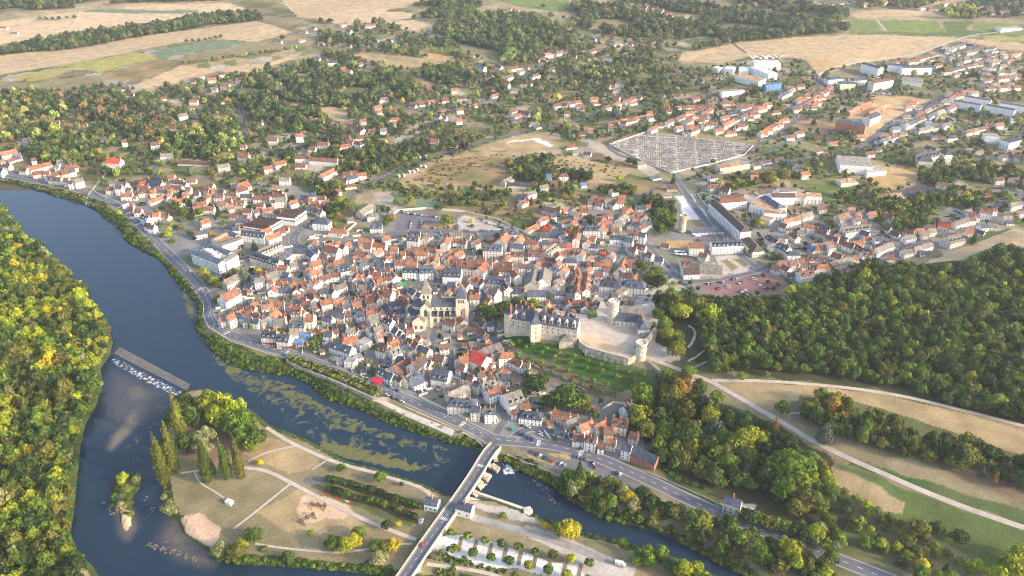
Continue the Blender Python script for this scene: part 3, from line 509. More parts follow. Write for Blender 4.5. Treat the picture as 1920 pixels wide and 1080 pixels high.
# ---------------------------------------------------------------- houses: roof ridges traced on enlarged tiles of the photograph
# tile header "@x0 y0 scale", then "ax ay bx by code": code = roof colour, storeys (1-3), options wNN width (m), h hipped
HOUSES='''@360 480 8
430 625 665 490 b3w12,470 385 690 275 g2w10,885 290 1040 290 s2,930 340 1080 320 g3,790 410 900 430 s1,960 225 1120 250 b2,1110 290 1270 240 g2w12,1150 345 1200 350 r3h,1250 375 1340 375 b2,1350 380 1430 375 r2,1400 325 1500 320 s2,1500 310 1690 350 g2,1540 380 1690 380 r2w6,1300 130 1440 150 r2,1400 60 1480 80 s2,1460 110 1570 80 g2,1780 100 1920 60 r3w10,1700 200 1770 160 r2,1760 240 1920 190 r3,1360 250 1460 260 s2,1760 400 1900 300 b3,1760 510 1850 500 b2,1260 490 1490 490 s1w8,1185 500 1220 450 r2,1480 440 1530 390 r2,1560 500 1570 440 s2,1640 480 1650 420 b2,1600 580 1660 560 b2,1640 620 1720 640 b2,1650 680 1780 680 b2,1690 740 1750 740 r1,1800 550 1840 620 b2,940 650 1030 640 d2,880 720 990 690 r2,840 750 950 770 b2,810 740 860 720 r1,1040 740 1140 730 p2,1110 670 1160 670 r2,1130 740 1190 680 r2,1240 680 1380 680 r2,1400 700 1500 690 s1,1430 780 1480 730 r2,1490 780 1640 780 b3w12,1650 800 1700 830 r2,1615 890 1590 840 s2,1715 880 1830 885 r3w12,1160 900 1260 800 r3w10,1300 820 1400 830 b2,1290 900 1400 900 d2,1230 950 1400 950 g2w10,1460 1000 1690 1000 s2,1070 860 1090 825 r2,1130 840 1180 850 d1,790 830 900 820 b2,920 850 1010 850 d2,400 935 770 780 r2w7,520 900 630 860 r3,640 850 740 860 s2h,760 930 900 920 s2,920 940 1010 950 s2,1020 960 1080 930 g2
@580 380 8
120 240 250 250 s3hw12,10 260 100 260 s2,340 400 530 410 r1hw9,740 130 940 10 g2w10,900 160 1000 150 g2h,560 230 660 220 g1,910 330 1090 330 s2w9,1230 110 1290 60 g1,1060 460 1130 450 g2,1110 520 1200 500 r2,740 530 950 550 r2,790 620 930 630 b2,960 600 1150 620 r2,400 570 450 560 r2h,540 600 620 580 r2,240 620 360 600 r2,20 620 70 570 b2,70 640 120 630 s2,100 670 190 670 s1,250 650 440 690 b3w11,480 620 540 640 s3,10 700 140 720 s2,150 770 280 790 b2,290 820 390 830 d2,740 660 800 610 p2,690 730 880 750 b2,950 740 1070 670 r3,1100 750 1180 740 b1,1230 770 1280 770 r1,1180 800 1230 790 r1,1320 800 1390 800 d1,1210 670 1330 670 r2,1360 730 1440 730 r2,1440 740 1560 740 b1,1480 430 1660 430 s2,1470 500 1640 510 s3,1710 540 1750 470 g2,1750 480 1800 480 r2,1530 660 1750 670 b2,1750 680 1900 690 b2,1590 730 1780 730 r2,20 930 190 880 r3w12,10 1020 160 1000 r3,260 940 340 920 r2,360 880 510 850 r2,440 950 590 920 s3w14,610 990 680 980 b2,650 800 730 790 r2,770 830 840 810 b2,690 880 760 870 s3,760 900 850 860 s3,850 800 960 770 g2,970 830 1110 810 s2,1130 810 1160 850 r2,1000 890 1120 890 s2,890 920 970 880 s2,1140 910 1260 910 s2,1280 870 1450 870 b3,1450 870 1620 880 r3,1480 840 1620 840 r1,1400 970 1640 975 s3,1650 965 1860 960 s3w14,1765 890 1790 800 b3,1870 870 1900 800 r3,1000 970 1130 970 s2,950 1040 1080 1040 b2,920 960 980 1010 r2
@580 480 8
320 250 440 240 b2,200 290 310 270 b2,110 350 200 310 b2,20 430 120 370 b2,620 300 700 250 s2,540 300 600 300 g1,690 330 720 260 r2,750 290 820 260 r2,340 470 540 400 g2,160 500 290 490 s2,310 480 380 520 s2,0 510 80 490 b2,60 560 140 570 b2,730 360 800 350 s2,640 400 700 400 b2,740 430 860 430 g2,650 470 720 470 s2,750 500 800 500 s2,760 550 900 530 b2,840 590 970 570 r2,840 650 1000 620 r2,160 680 320 640 r3,230 720 350 700 b2,370 670 530 620 r2,540 650 600 590 s2,500 740 570 690 s2,600 610 690 640 b1,660 600 740 620 r1,640 690 780 670 r2,60 740 150 700 b2,130 820 200 810 s2,90 870 180 870 b1,40 800 120 780 g1,270 820 540 870 s2,420 770 520 800 b2,540 860 630 850 d2,620 800 730 790 s2,730 780 800 780 b1,690 840 820 820 s2,800 790 860 790 b2,210 890 350 920 s2,900 750 1010 740 b2,850 820 960 810 r2,880 920 1010 880 g3w12,1040 830 1090 800 b2,1140 900 1250 960 s3w9,1260 880 1320 900 b2,880 200 900 280 s2,960 240 1080 240 b2,1000 180 1140 180 s2,1150 170 1210 170 b2,940 310 1140 310 r2,1150 300 1230 300 b2,1010 350 1080 340 r2,1040 420 1150 420 g2,1060 460 1160 460 b2,1230 400 1260 480 s2,1240 230 1300 300 g2,990 420 1040 480 s2,1040 540 1090 520 s2,1110 510 1250 540 b3w12,1240 520 1340 520 r2,930 330 990 430 s3w6,1000 480 1050 620 d3w6,1130 700 1220 780 s2,1210 690 1340 670 s2,1230 800 1390 780 s2h,1360 650 1420 680 b2,1430 660 1500 700 d1,1420 590 1490 590 b1,1520 470 1600 540 s2,1590 450 1720 430 s2,1620 540 1680 560 s2,1850 480 1920 475 s1
@580 590 8
60 290 280 200 r1w6,220 250 350 260 s2,360 220 430 210 b2,340 130 400 130 s1,400 140 480 130 r1,500 120 550 130 s2,480 200 560 190 s1,550 220 690 190 g2,700 190 740 210 b2,790 150 860 150 r1,500 290 550 290 r1,530 360 660 340 r2hw11,340 405 645 505 s2w10,710 450 890 360 f2w10,400 690 520 665 f1,550 670 690 690 f2w9,680 640 790 610 f1w9,870 190 990 150 s3w10,960 200 1080 160 g3w9,1000 290 1080 265 r3,1100 260 1160 250 g2,1190 310 1260 330 b2,1040 430 1180 470 b3w12,1200 430 1330 370 r2,1200 530 1340 470 g3w11,1390 460 1490 440 s2,1500 560 1600 520 g2,1150 30 1250 90 s3w8,1270 180 1340 220 s3,1340 210 1390 240 d3,1400 270 1460 290 s3,1470 330 1550 380 b3,1560 360 1640 420 b3,1650 430 1720 450 s3,1700 470 1800 510 s3,1460 220 1560 200 b2,1350 120 1440 130 s2,1490 170 1560 180 r2,1640 310 1680 350 r2,1710 390 1780 350 g1,1110 650 1250 690 s1,1310 640 1420 640 s1,1250 830 1500 690 b1w16,1530 760 1690 620 d3w12,1720 660 1830 700 s2,1640 780 1720 770 g2,1040 790 1160 850 s2,1160 860 1260 900 s2,1270 890 1320 920 s2,1330 910 1390 940 s2,1400 960 1520 870 g2,1520 970 1720 890 s2w12
@780 640 8
260 440 500 480 s3w15,400 660 590 630 g1,470 790 770 650 g2w10,570 850 820 870 s3w12h,830 960 960 970 s3,1030 1000 1200 1000 s3,350 50 480 30 b2,290 190 430 230 b2w9,640 260 790 160 r3w11,620 340 740 370 b2,860 165 1060 265 R3w15,1000 150 1260 60 g2w16,1130 220 1290 150 g2w10,830 90 910 70 r1,950 80 1050 40 b1,1050 20 1120 0 r1,1290 170 1400 160 r3hw9,1410 220 1600 310 b2w8,1620 300 1710 310 b2,1590 410 1680 380 s1,690 450 790 480 s3,790 490 870 530 b3,880 570 960 600 s3,950 620 1000 590 s2,960 460 1130 390 b2,1100 470 1180 420 b2,1210 480 1310 410 b2,1280 500 1410 500 s2w10,1070 310 1160 350 r1,990 620 1190 570 g3,1060 740 1240 660 b3w9,1260 690 1360 720 b2,1360 750 1440 750 d2,1210 610 1350 570 g1,1230 790 1300 780 s1,1330 840 1570 760 g3w18,1560 950 1690 920 b2,1440 1010 1520 1020 b2,1620 1050 1740 1050 s2
@960 740 6.39
150 200 310 220 s2w10h,500 180 700 260 r2w9,640 350 790 290 g1w13,800 380 960 310 r2w9,520 400 640 430 s1,680 450 760 440 s1,730 470 860 480 b2w10,880 480 1020 510 b3w8,1030 570 1110 580 b2,1140 520 1250 540 r2w8,1000 370 1130 300 r2w8,1100 400 1210 400 b2w10,1210 270 1390 310 b3w10,1340 150 1440 90 s3w9,1420 440 1520 470 b2,1330 580 1440 610 s3w8
@780 380 8
600 430 700 430 g2,500 450 590 450 g2,390 500 480 470 s1,420 590 470 500 r3w9,550 540 690 540 b2,690 560 760 570 b2,760 480 820 490 g1,860 580 940 540 b2,1060 570 1220 570 b1,1320 400 1480 400 s3hw12,1400 500 1460 520 r2,1260 570 1345 470 r3w14,1010 640 1290 650 s3w12,1500 570 1570 480 r3w10,1420 610 1620 630 s2,1650 560 1800 560 b2,1740 680 1820 620 r2,1830 500 1870 540 g2,490 740 520 700 r2,570 790 650 720 r2w10,650 720 700 700 r2,300 720 400 700 p2,410 800 490 760 b2,460 850 520 800 r2w8,270 830 300 780 r3,550 840 700 850 b2,780 810 820 810 r2,750 850 1150 880 b2w9,930 820 1040 830 b2,850 830 890 800 g2,600 910 950 930 b3w9,930 1000 1040 890 r3w12,1180 830 1200 860 r2,1290 850 1340 850 r1,1350 800 1400 770 r2,1420 740 1620 750 b2,1680 750 1900 750 b2,1250 880 1450 890 b2,1170 950 1450 960 b3w10,1480 1000 1500 1040 r2,1540 920 1640 920 b3,1660 920 1760 920 s3,1800 920 1850 880 r2,1720 870 1790 870 s2,290 970 380 930 r3,450 990 530 940 r2,410 1010 680 1020 s3w16
@980 380 8
300 50 570 110 d2w9,600 90 690 70 r2,40 400 220 310 r1,230 260 260 240 r2,270 220 380 200 r2,370 170 400 160 r2,420 170 500 160 s2,740 100 830 60 g2,850 60 940 40 r1,770 140 890 140 r2,850 90 990 90 b2,910 200 980 200 b1,590 260 720 250 b2,730 290 800 260 r2,1080 200 1260 200 b2,1190 150 1250 150 s2,1280 150 1360 150 r2,1180 290 1210 220 r2,1230 270 1350 270 r2,1500 180 1620 90 r2w10,1440 250 1550 170 g2w11,1340 320 1470 300 g2,1570 290 1740 300 s2,1660 170 1720 130 b2,1720 180 1820 150 b2,1650 240 1740 240 r2,1740 350 1830 310 b2,1810 220 1850 180 g2,1830 310 1920 260 s2,1060 20 1150 20 s1,1500 70 1600 80 r1,1700 50 1840 50 s2,1860 20 1920 20 r2,760 345 840 345 b2,830 390 920 390 b2,960 350 1130 350 s3hw11,1160 380 1200 310 r3w9,1220 390 1280 380 r2,1320 380 1450 380 b2,1310 490 1520 500 s2,1530 520 1660 540 s2,1570 430 1670 430 b2,1680 430 1740 430 b2,1750 440 1850 460 s3,1690 610 1850 650 b2,1610 660 1710 690 b2,270 470 380 470 s2,390 460 640 460 s2w9,560 500 640 480 s2,680 480 780 490 b2,680 530 780 540 b2,800 530 820 460 r3,880 520 960 520 s2,950 590 970 550 r2,1020 500 1100 510 r2w9,290 570 390 570 s2,400 590 460 590 b1,520 610 660 610 b2,670 640 730 640 R1,1000 620 1130 630 s1,330 720 500 600 g3w9,530 730 560 790 r3,460 750 530 740 g3,570 740 640 720 b2,640 760 670 720 r2,650 710 760 710 b2,770 770 810 730 r2,860 760 900 700 r3,1160 740 1250 740 R1,1310 780 1350 740 p2,1250 820 1280 800 r1,980 830 1030 800 r1,280 830 470 830 b1,650 840 770 840 s3h,310 890 440 910 d2,500 900 550 850 r3,210 920 250 880 r2,420 950 480 940 s3,690 940 780 950 b2,580 1020 640 950 r3w10,850 890 950 890 b2,970 880 1060 880 b3,1060 890 1170 890 b3,1170 900 1240 900 r2,1230 860 1340 860 r2,1250 940 1310 940 d2,1210 980 1290 980 b2,960 990 1020 960 r2,1480 960 1530 830 r2w8,1530 850 1710 850 b2,1560 910 1640 910 b2,1780 760 1900 760 p1
@840 480 9.6
250 130 560 150 b3,690 90 530 240 r3w11,840 180 1170 190 b3w10,850 270 930 320 r2,1190 250 1260 330 r3w9,700 380 1120 400 s3w13,800 410 850 480 g2,1010 440 1090 560 s3w9,780 580 900 640 g3w11,510 370 560 430 r2,600 410 640 480 b2,320 440 390 500 r2,160 560 250 510 r2,390 390 600 320 r1,380 600 570 640 b2,390 680 560 680 r3,640 870 680 940 s2,700 740 770 780 r2,620 860 680 820 g2,0 470 140 480 s2,180 170 130 110 s1,1160 580 1330 590 s2,1340 560 1390 600 r2,1430 630 1760 630 s2w10,1560 270 1500 500 g3w15,1740 240 1700 450 g3w15,880 560 920 610 r2,690 600 770 560 r1,1150 420 1220 420 b1,420 340 600 340 r1
@1000 490 9.6
440 180 560 110 r3w9,470 250 500 310 r2,400 330 500 300 g2w9,360 450 420 400 g2,390 540 570 540 s2,600 580 750 590 s2,560 200 640 280 g1,640 80 740 80 b2,760 180 740 330 b2w7,800 120 830 260 r2w8,790 270 820 390 r2w8,790 400 800 480 r2w8,780 490 790 560 b2w8,960 170 990 290 r2w8,950 300 990 380 r2w8,940 390 960 500 r2w8,990 490 1080 490 s1,1030 330 1090 340 g1,1000 100 1040 150 b2,640 330 740 330 p1,1110 210 1240 210 b1,1140 150 1240 150 d2,1480 180 1560 170 g2w9,1570 190 1780 230 b2w8,1800 270 1870 220 r2,330 690 540 690 s1,560 690 690 690 b1,620 690 640 760 r1,700 700 900 700 b1,940 710 930 820 b2,1030 730 1000 790 b1,1150 690 1120 780 b2w8,1260 710 1270 790 s2,1330 680 1340 740 s1,450 460 560 460 g1,690 440 700 560 s1
@860 600 8
120 120 310 110 b1w7,330 130 400 200 b1w8,380 240 430 220 b1,0 60 60 20 r2,330 0 400 30 d2w8,420 20 520 10 s2w8,190 410 280 390 r1
@720 500 6.75
760 660 910 700 b2w9,960 620 1010 670 r3w9,820 750 900 760 s1,660 340 730 340 d2,240 420 310 470 b2,110 620 180 700 s2,1150 620 1260 650 d2w8,200 370 300 430 b1,140 500 230 520 s2,800 310 860 250 r1
@180 300 8
200 310 300 310 g2,310 310 460 340 g2,150 400 260 400 b2,290 380 390 380 s3,640 330 750 310 R1,790 310 1000 360 s1w14,620 390 790 380 b2,370 500 540 490 r2w9,560 540 610 540 r1,630 450 880 430 b2,800 460 880 450 r2,890 400 1010 390 b2,890 450 1070 450 s1,1020 380 1150 370 b2,1090 440 1140 420 r2,1110 300 1310 310 d2,1160 380 1290 390 b2,1310 330 1360 340 b2,1090 230 1180 230 r2,1180 270 1250 280 r1,1340 410 1420 410 b2,1400 290 1500 290 r1,780 620 1100 500 r1w7,1100 580 1200 550 r2,1180 600 1360 550 r2w9,1290 490 1370 470 r2,1430 510 1480 500 r1,1470 480 1550 480 d2,1430 590 1560 570 g2,1620 410 1700 420 b2,1720 430 1790 420 r2,1680 350 1760 360 b2,1830 440 1920 450 s2,1610 560 1660 560 r2,1660 520 1750 500 r2,1770 520 1910 520 b2,1500 640 1640 610 b2,1450 720 1600 690 r2w11,1610 700 1770 700 b2,1820 650 1920 620 b2w10,370 620 440 600 s2,430 640 470 640 r1,510 660 560 660 b1,480 720 560 720 d1,580 730 680 730 b2,690 795 790 850 s3,740 940 830 960 d2,790 970 880 980 d2,840 800 950 790 r2,960 800 1100 840 r1,1560 910 1690 880 r2w8,1470 1020 1570 1030 b1,1470 1075 1650 1040 s2,1040 530 1080 560 g1,470 410 540 430 g1,560 400 620 420 s1
@400 340 8
370 60 520 10 r2w14,350 120 500 80 b2,250 40 340 20 g1,70 120 190 130 s2,200 150 350 160 b2,10 200 170 200 b2,170 260 270 260 b2,320 290 470 300 b2w11,40 320 150 310 b2,210 370 300 350 r2,400 200 490 190 s2,500 190 590 190 d2,600 220 730 220 b2,730 220 850 230 b2,870 260 930 260 s3,940 240 1090 230 g3w10,850 110 950 70 b2,880 130 1040 160 d2,890 180 1080 190 b2,780 160 830 150 r1,1140 300 1260 270 r2,1420 180 1540 170 s3w9,1310 210 1400 220 s2,1420 250 1490 250 r2,1340 280 1380 280 b1,1560 220 1680 220 b2,1490 310 1570 300 r1,1450 345 1640 350 b1,1640 310 1730 280 b2,1400 390 1560 390 s1,1480 430 1540 410 d1,1830 120 1900 100 b2,450 410 580 420 b2,600 430 710 400 b2,730 420 890 380 r2,650 330 760 330 b2,250 490 520 520 b1,350 550 560 560 s2,390 650 510 620 b1,180 660 340 670 s1,280 690 390 680 s2,430 730 780 770 s3w10,700 740 860 690 r2,790 830 980 760 r2w9,970 740 1070 720 b1,1040 690 1130 690 d1,920 440 1010 450 d1,740 480 900 470 g1,1570 410 1640 440 g2
@380 560 8
900 480 1110 500 s3w11,1130 530 1310 550 s3w11,1300 500 1400 470 g3w9,1440 530 1640 550 B1w12,1390 620 1500 610 B1,1300 370 1520 370 s2,1660 550 1880 430 r1w6,1040 460 1120 460 r1
@1440 380 8
770 50 870 50 b2,860 50 900 50 r1,1210 70 1310 70 p2,1370 120 1440 110 s2,1330 160 1390 150 r2,1510 150 1620 140 r2w9,1430 190 1500 200 s2,1500 240 1570 250 s2,1730 150 1780 140 p1,1750 170 1880 200 d2,1030 190 1200 140 r2,1060 215 1260 190 g2,1290 240 1370 220 b2,1080 310 1160 300 g1,1200 300 1270 300 s1,1140 370 1500 320 g3w12,1400 410 1530 450 s2,1420 530 1560 500 r1,1290 580 1430 570 r2,1600 510 1730 500 s2,1720 570 1790 580 s1,500 170 660 130 g2,490 200 550 190 d1,380 220 470 190 r2,230 270 370 220 r2,190 300 290 330 b2,270 380 330 380 b1,350 430 460 500 b2w7,450 410 580 420 g1,550 310 670 320 r3h,690 350 740 360 d2,790 350 930 390 s2,740 390 890 450 b2,870 470 940 490 b2,940 500 1060 530 d2,1020 470 1110 460 b1,1080 560 1160 580 b2,1160 590 1300 640 b2w9,1100 510 1200 540 d1,1260 600 1420 670 d2,1420 680 1560 720 d2,1410 740 1570 730 d2,1560 640 1650 640 b1,640 630 740 700 B1w10,660 610 830 610 g2,710 640 860 640 r2,870 580 970 570 r2,900 620 980 610 g3,990 600 1050 610 r2,970 740 1120 790 b2,1140 770 1230 780 r2,1280 790 1360 790 r2,960 890 1260 820 g2w10,840 880 1020 960 b1,760 930 890 920 r2h,600 790 760 790 d2hw12,1600 700 1720 640 g2w9,1720 640 1860 600 g2w9,0 480 150 580 s2w9,160 530 250 530 g2,250 480 300 480 s3,30 620 180 600 g2,170 610 320 680 s2w11,330 720 440 720 s3h,160 870 300 870 r2,340 890 440 880 r2,450 840 550 830 b2,60 930 200 960 b2,220 930 330 980 b2,560 880 620 880 b1,510 910 590 910 b2,630 910 720 910 b1,470 1030 690 1000 b3w9,280 1050 400 1050 d1,680 960 740 1000 d1,1210 990 1310 1000 d2,1320 960 1440 930 b2,1070 1050 1180 1050 d1,1650 850 1780 860 s2,1780 780 1890 780 b2
@1660 340 7.385
0 450 130 500 d2,10 620 80 650 d1,80 690 200 730 d1,270 640 410 680 b2,420 660 540 650 r2,490 700 570 690 g2,590 660 690 640 g2,560 600 690 600 d2,260 760 410 730 g2,110 830 200 840 g2,0 860 100 860 g2,740 560 910 590 R2w9,960 560 1060 530 g2,1070 520 1150 510 g2,1160 500 1240 490 d2,1140 430 1250 440 b2,1090 400 1190 380 g1,1320 370 1490 400 r3w9,1490 370 1550 370 b2,1260 460 1310 460 b2,1380 210 1460 200 R1,710 20 850 20 d1,1000 130 1060 130 b1,1720 310 1810 290 g2,1820 280 1880 270 g2,1890 240 1920 240 r2,1870 400 1920 400 r2,1110 660 1230 660 r2w9,850 780 1100 725 g3w14,1240 660 1380 700 s1,1310 600 1420 590 s2,1430 570 1550 580 g2,1620 490 1750 470 g2,1680 540 1770 540 s1,250 950 380 930 g2,380 930 500 880 g2,510 880 640 840 g2,490 960 620 970 s1
@1120 470 8
740 20 830 50 b2,870 90 990 110 s2,120 440 300 460 s3w13h,460 450 660 470 s3w13h,270 610 440 500 g2w8,1250 150 1410 150 b2w10,1540 20 1660 60 r2,1580 170 1770 160 g1,1280 280 1520 270 d2w12,1540 240 1870 260 g2w16
@1240 340 8
80 70 230 70 d1w9,720 60 900 40 b2w9,900 80 1030 110 d2w10,880 230 1230 220 b2w12,460 710 930 700 s1w10,420 930 640 930 b3w9,0 930 120 950 b1,0 180 150 170 g1,940 850 1080 850 s1
@880 300 6.39
400 240 510 190 g2,920 170 990 170 B2,1100 150 1160 150 b3h,970 250 1060 250 b2,840 310 940 290 g2,570 420 700 420 s2w11,650 400 790 360 g2,600 500 700 450 b2,1330 280 1400 270 B1,1690 350 1770 330 r2,1470 440 1530 430 b2,1420 490 1500 490 b2,1510 500 1600 510 b2,1540 460 1620 460 b2,1620 480 1690 470 g2,1780 480 1850 480 r2,1790 420 1870 420 r2,1720 490 1760 520 b2,470 270 760 290 s1w7
@0 250 7.5
0 280 230 230 r2w11,110 370 290 320 b1,40 420 140 430 d2,280 480 380 490 d2,400 480 710 400 r2w9,450 540 590 520 b2,600 530 690 520 b2,650 600 900 500 b2,850 540 960 520 b2,900 440 1000 430 b2,920 480 1070 440 b2,970 510 1050 500 s2,770 440 830 440 g2,790 380 870 370 g2,430 350 500 340 b2,690 610 860 630 d2,890 620 960 620 b3,960 650 1020 650 s3,1030 650 1160 620 g3,0 370 60 360 r2,0 500 50 520 s2,1510 360 1700 370 R3w12,190 300 290 280 B1
@0 0 3
300 520 360 512 r1,480 522 520 525 d1,660 495 700 490 s1,610 540 660 540 g1,710 525 750 525 d1,730 550 780 553 d1,1110 420 1145 415 r2,1165 440 1215 435 r2,1075 450 1100 450 b1,1225 410 1260 405 d2,1325 440 1365 435 r2,1240 470 1290 475 r2,1295 460 1325 460 r1,1185 490 1220 490 g2,1070 540 1120 540 g1,1065 560 1110 560 r2,900 550 935 545 b1,740 625 785 625 s1w12,1000 645 1050 635 g2,1075 680 1120 675 s2,300 680 335 680 r1,380 675 430 680 b1,420 695 490 695 b2,560 780 600 775 s2,680 790 710 785 b2,845 805 895 800 b2w9,900 865 970 860 g2,410 755 435 760 r1,130 775 170 780 g1,1290 765 1315 770 r2,1350 815 1385 815 r1,1340 865 1400 870 r2w9,1220 930 1290 920 g2,950 710 990 710 b1,1505 775 1560 775 b2,1660 755 1700 750 r3w9,1735 825 1775 825 b2,1785 800 1850 800 b2w9,1660 875 1740 875 b2w9,1740 885 1900 895 b2w9,1480 940 1530 930 r2,1540 915 1605 900 r2w9,1660 925 1720 925 b1,1800 985 1880 945 r2w9,1570 1000 1630 1000 g2,1740 655 1780 650 r1,1860 705 1900 710 d1,1450 685 1475 690 g1,1545 460 1580 465 g2,1560 485 1590 490 g2,1730 415 1755 415 r1,1540 225 1585 230 g1,1680 170 1725 175 r1,1835 345 1895 340 s2,1760 320 1800 325 g1,1755 150 1775 155 g1,1680 225 1710 215 r1,1790 240 1820 240 r1,0 150 40 152 r1,60 180 100 180 g1,1530 540 1560 540 r1,1180 910 1000 905 b1'''
# far houses: roof middle only "x y code"
FARH='''@640 0 3
70 350 b,110 355 b,10 380 r,20 400 r,38 395 r,10 130 r,15 160 b,40 170 b,85 155 r,95 190 b,150 140 r,180 140 r,270 225 d,790 375 B,885 370 b,955 380 b,1010 395 g,1040 380 g,830 420 d,945 425 b,925 470 r,1090 420 b,1185 385 b,1055 470 r,1025 480 g,970 500 g,865 495 b,630 500 r,860 535 r,675 545 b,585 555 b,520 570 b,400 590 b,455 580 b,285 620 r,200 600 r,215 620 r,240 550 g,665 610 b,740 590 r,300 665 r,310 685 r,120 675 r,40 695 b,170 730 b,235 725 g,95 735 b,50 790 r,30 760 b,100 770 b,20 815 r,525 785 r,105 910 r,660 670 r,540 650 b,575 660 b,990 645 r,1040 625 r,970 615 b,1015 665 b,1085 690 g,1095 710 s,1250 585 b,1280 575 r,1330 570 r,1270 630 b,1360 605 b,1420 550 r,1435 575 r,1455 620 g,1520 530 b,1550 545 r,1550 600 b,1590 685 b,1525 710 r,1610 710 b,1630 675 b,1640 575 r,1500 480 b,1570 465 g,1550 500 g,1670 545 g,1800 535 g,1890 530 b,1845 620 b,1735 630 r,1745 650 b,1720 660 g,1870 670 r,1790 700 b,1895 600 r,1900 710 r,1290 755 s,1290 820 b,1320 850 g,1385 860 s,1410 725 p,1365 745 b,1690 910 g,1770 990 s,1200 290 r,1230 290 r,1250 285 b,1130 325 b,1310 315 b,1410 210 g,1480 225 r,1555 240 g,1610 255 g,1735 55 b,1765 35 b,1800 50 g,1830 70 r,1725 15 g,1720 60 b,1760 135 g,1800 110 g,1850 160 b,1900 100 g,930 50 g,965 45 r,985 55 r,1860 305 b,40 255 d,1415 280 b,1320 100 b,1500 320 p,1600 300 g,1155 300 r,1140 340 b,1520 480 b,1340 590 b,10 980 r,30 970 b,70 965 r,115 975 r,60 990 s,50 1040 b,10 1010 b
@1280 0 3
45 705 r,205 725 r,270 745 r,310 715 r,175 690 b,245 680 r,240 655 r,35 630 r,35 655 r,70 615 b,100 605 b,165 600 b,130 620 b,155 640 b,100 675 b,115 665 b,60 555 b,380 660 b,420 600 r,370 640 b,400 635 b,455 600 r,480 580 r,430 605 p,345 600 b,375 590 b,270 580 b,240 575 b,280 635 s,330 700 b,210 625 b,455 750 r,485 725 r,515 710 r,540 690 r,575 670 r,605 760 b,660 740 b,845 800 r,765 840 b,1000 760 r,525 625 b,640 605 b,665 475 b,385 540 b,600 490 g,560 510 s,715 600 b,740 600 b,680 550 r,665 560 r,700 535 b,730 530 b,760 570 r,780 545 r,760 525 b,800 505 r,830 490 p,790 500 r,820 500 p,740 585 r,1475 260 g,1495 290 g,1540 255 g,1575 245 d,1640 260 s,1675 265 b,1725 270 s,1515 325 g,1600 320 g,1665 320 s,1705 345 g,1770 320 g,1830 310 p,1860 305 p,1720 300 b,1640 285 g,1560 355 g,1490 395 d,1640 385 s,1700 385 g,1740 380 g,1800 365 g,1860 395 g,1820 430 b,1790 435 b,1700 470 d,1850 470 g,1835 490 r,1560 530 b,1620 500 b,1390 310 d,1180 350 b,1330 325 b,1440 360 b,1400 330 d,1290 330 b,1420 765 d,1515 765 s,1720 700 r,1780 695 r,1860 670 g,1290 580 r,1305 565 r,1270 595 r,1200 715 B,1240 745 g,1160 765 g,1100 835 d,1250 680 g,1310 665 g,1380 685 B,1440 650 g,1490 695 g,1350 720 g,1430 700 g,1480 570 g,1400 600 g,1450 590 g,1340 630 g,1055 855 b,655 930 s,545 890 d,470 905 d,415 915 d,400 985 r,690 970 r,175 985 d,370 20 r,320 25 r,405 15 r,340 70 g,370 65 g,595 10 r,700 15 g,740 10 g,640 25 g,40 90 g,20 85 g,1400 40 g,1480 45 r,1480 15 g,1540 50 g,1680 40 g,1700 70 g,1730 45 b,1350 40 r,1110 5 r,1140 8 r,1030 20 g,1780 1000 d,1460 1040 d,1870 1000 d,1815 870 d,1850 640 g,1540 410 g,1580 400 g,1520 270 g,1560 300 g,1610 290 g,1760 345 g,1670 350 g,1750 285 g,1800 290 g,1840 340 p,1830 20 g,1870 30 r,1900 60 g,540 40 g,480 55 g,440 30 r,1260 650 g,1200 680 g,1330 600 g,1500 520 r,1590 510 r,1640 515 g,1500 550 b,1760 470 g,1470 870 s'''
FLAT=set('fw')
RW=dict(r='orange tiled',b='brown tiled',d='dark brown tiled',s='blue-grey slate',g='weathered grey',R='bright red',p='pale pink-brown tiled',B='light blue',f='flat grey',w='flat white',o='buff',t='terracotta')
HREC=[]
def parse_h():
    for ln in HOUSES.split('\n'):
        if ln.startswith('@'): x0,y0,s=[float(v) for v in ln[1:].split()]; continue
        for e in ln.split(','):
            a=e.split(); 
            if len(a)<5: continue
            ax,ay,bx,by=[float(v) for v in a[:4]]; c=a[4]; st=int(c[1]); wd=None; hp='h' in c
            if 'w' in c[1:]:
                wd=float(''.join(ch for ch in c[1:].split('w')[1] if ch.isdigit()))
            HREC.append((x0+ax/s,y0+ay/s,x0+bx/s,y0+by/s,c[0],st,wd,hp))
    r_=random.Random(3)
    for ln in FARH.split('\n'):
        if ln.startswith('@'): x0,y0,s=[float(v) for v in ln[1:].split()]; continue
        for e in ln.split(','):
            a=e.split(); px,py=x0+float(a[0])/s,y0+float(a[1])/s
            d=proj(*P(px,py)[0])[2]; L=r_.uniform(9,13); k=FPX/d*L/2; an=r_.uniform(-.35,.35) if px>1280 else r_.uniform(-.6,.5)
            if px>1280: an=-.22+r_.uniform(-.1,.1)
            HREC.append((px-k,py-k*math.sin(an)*.5-1,px+k,py+k*math.sin(an)*.5-1,a[2],1 if r_.random()<.5 else 2,None,r_.random()<.15))
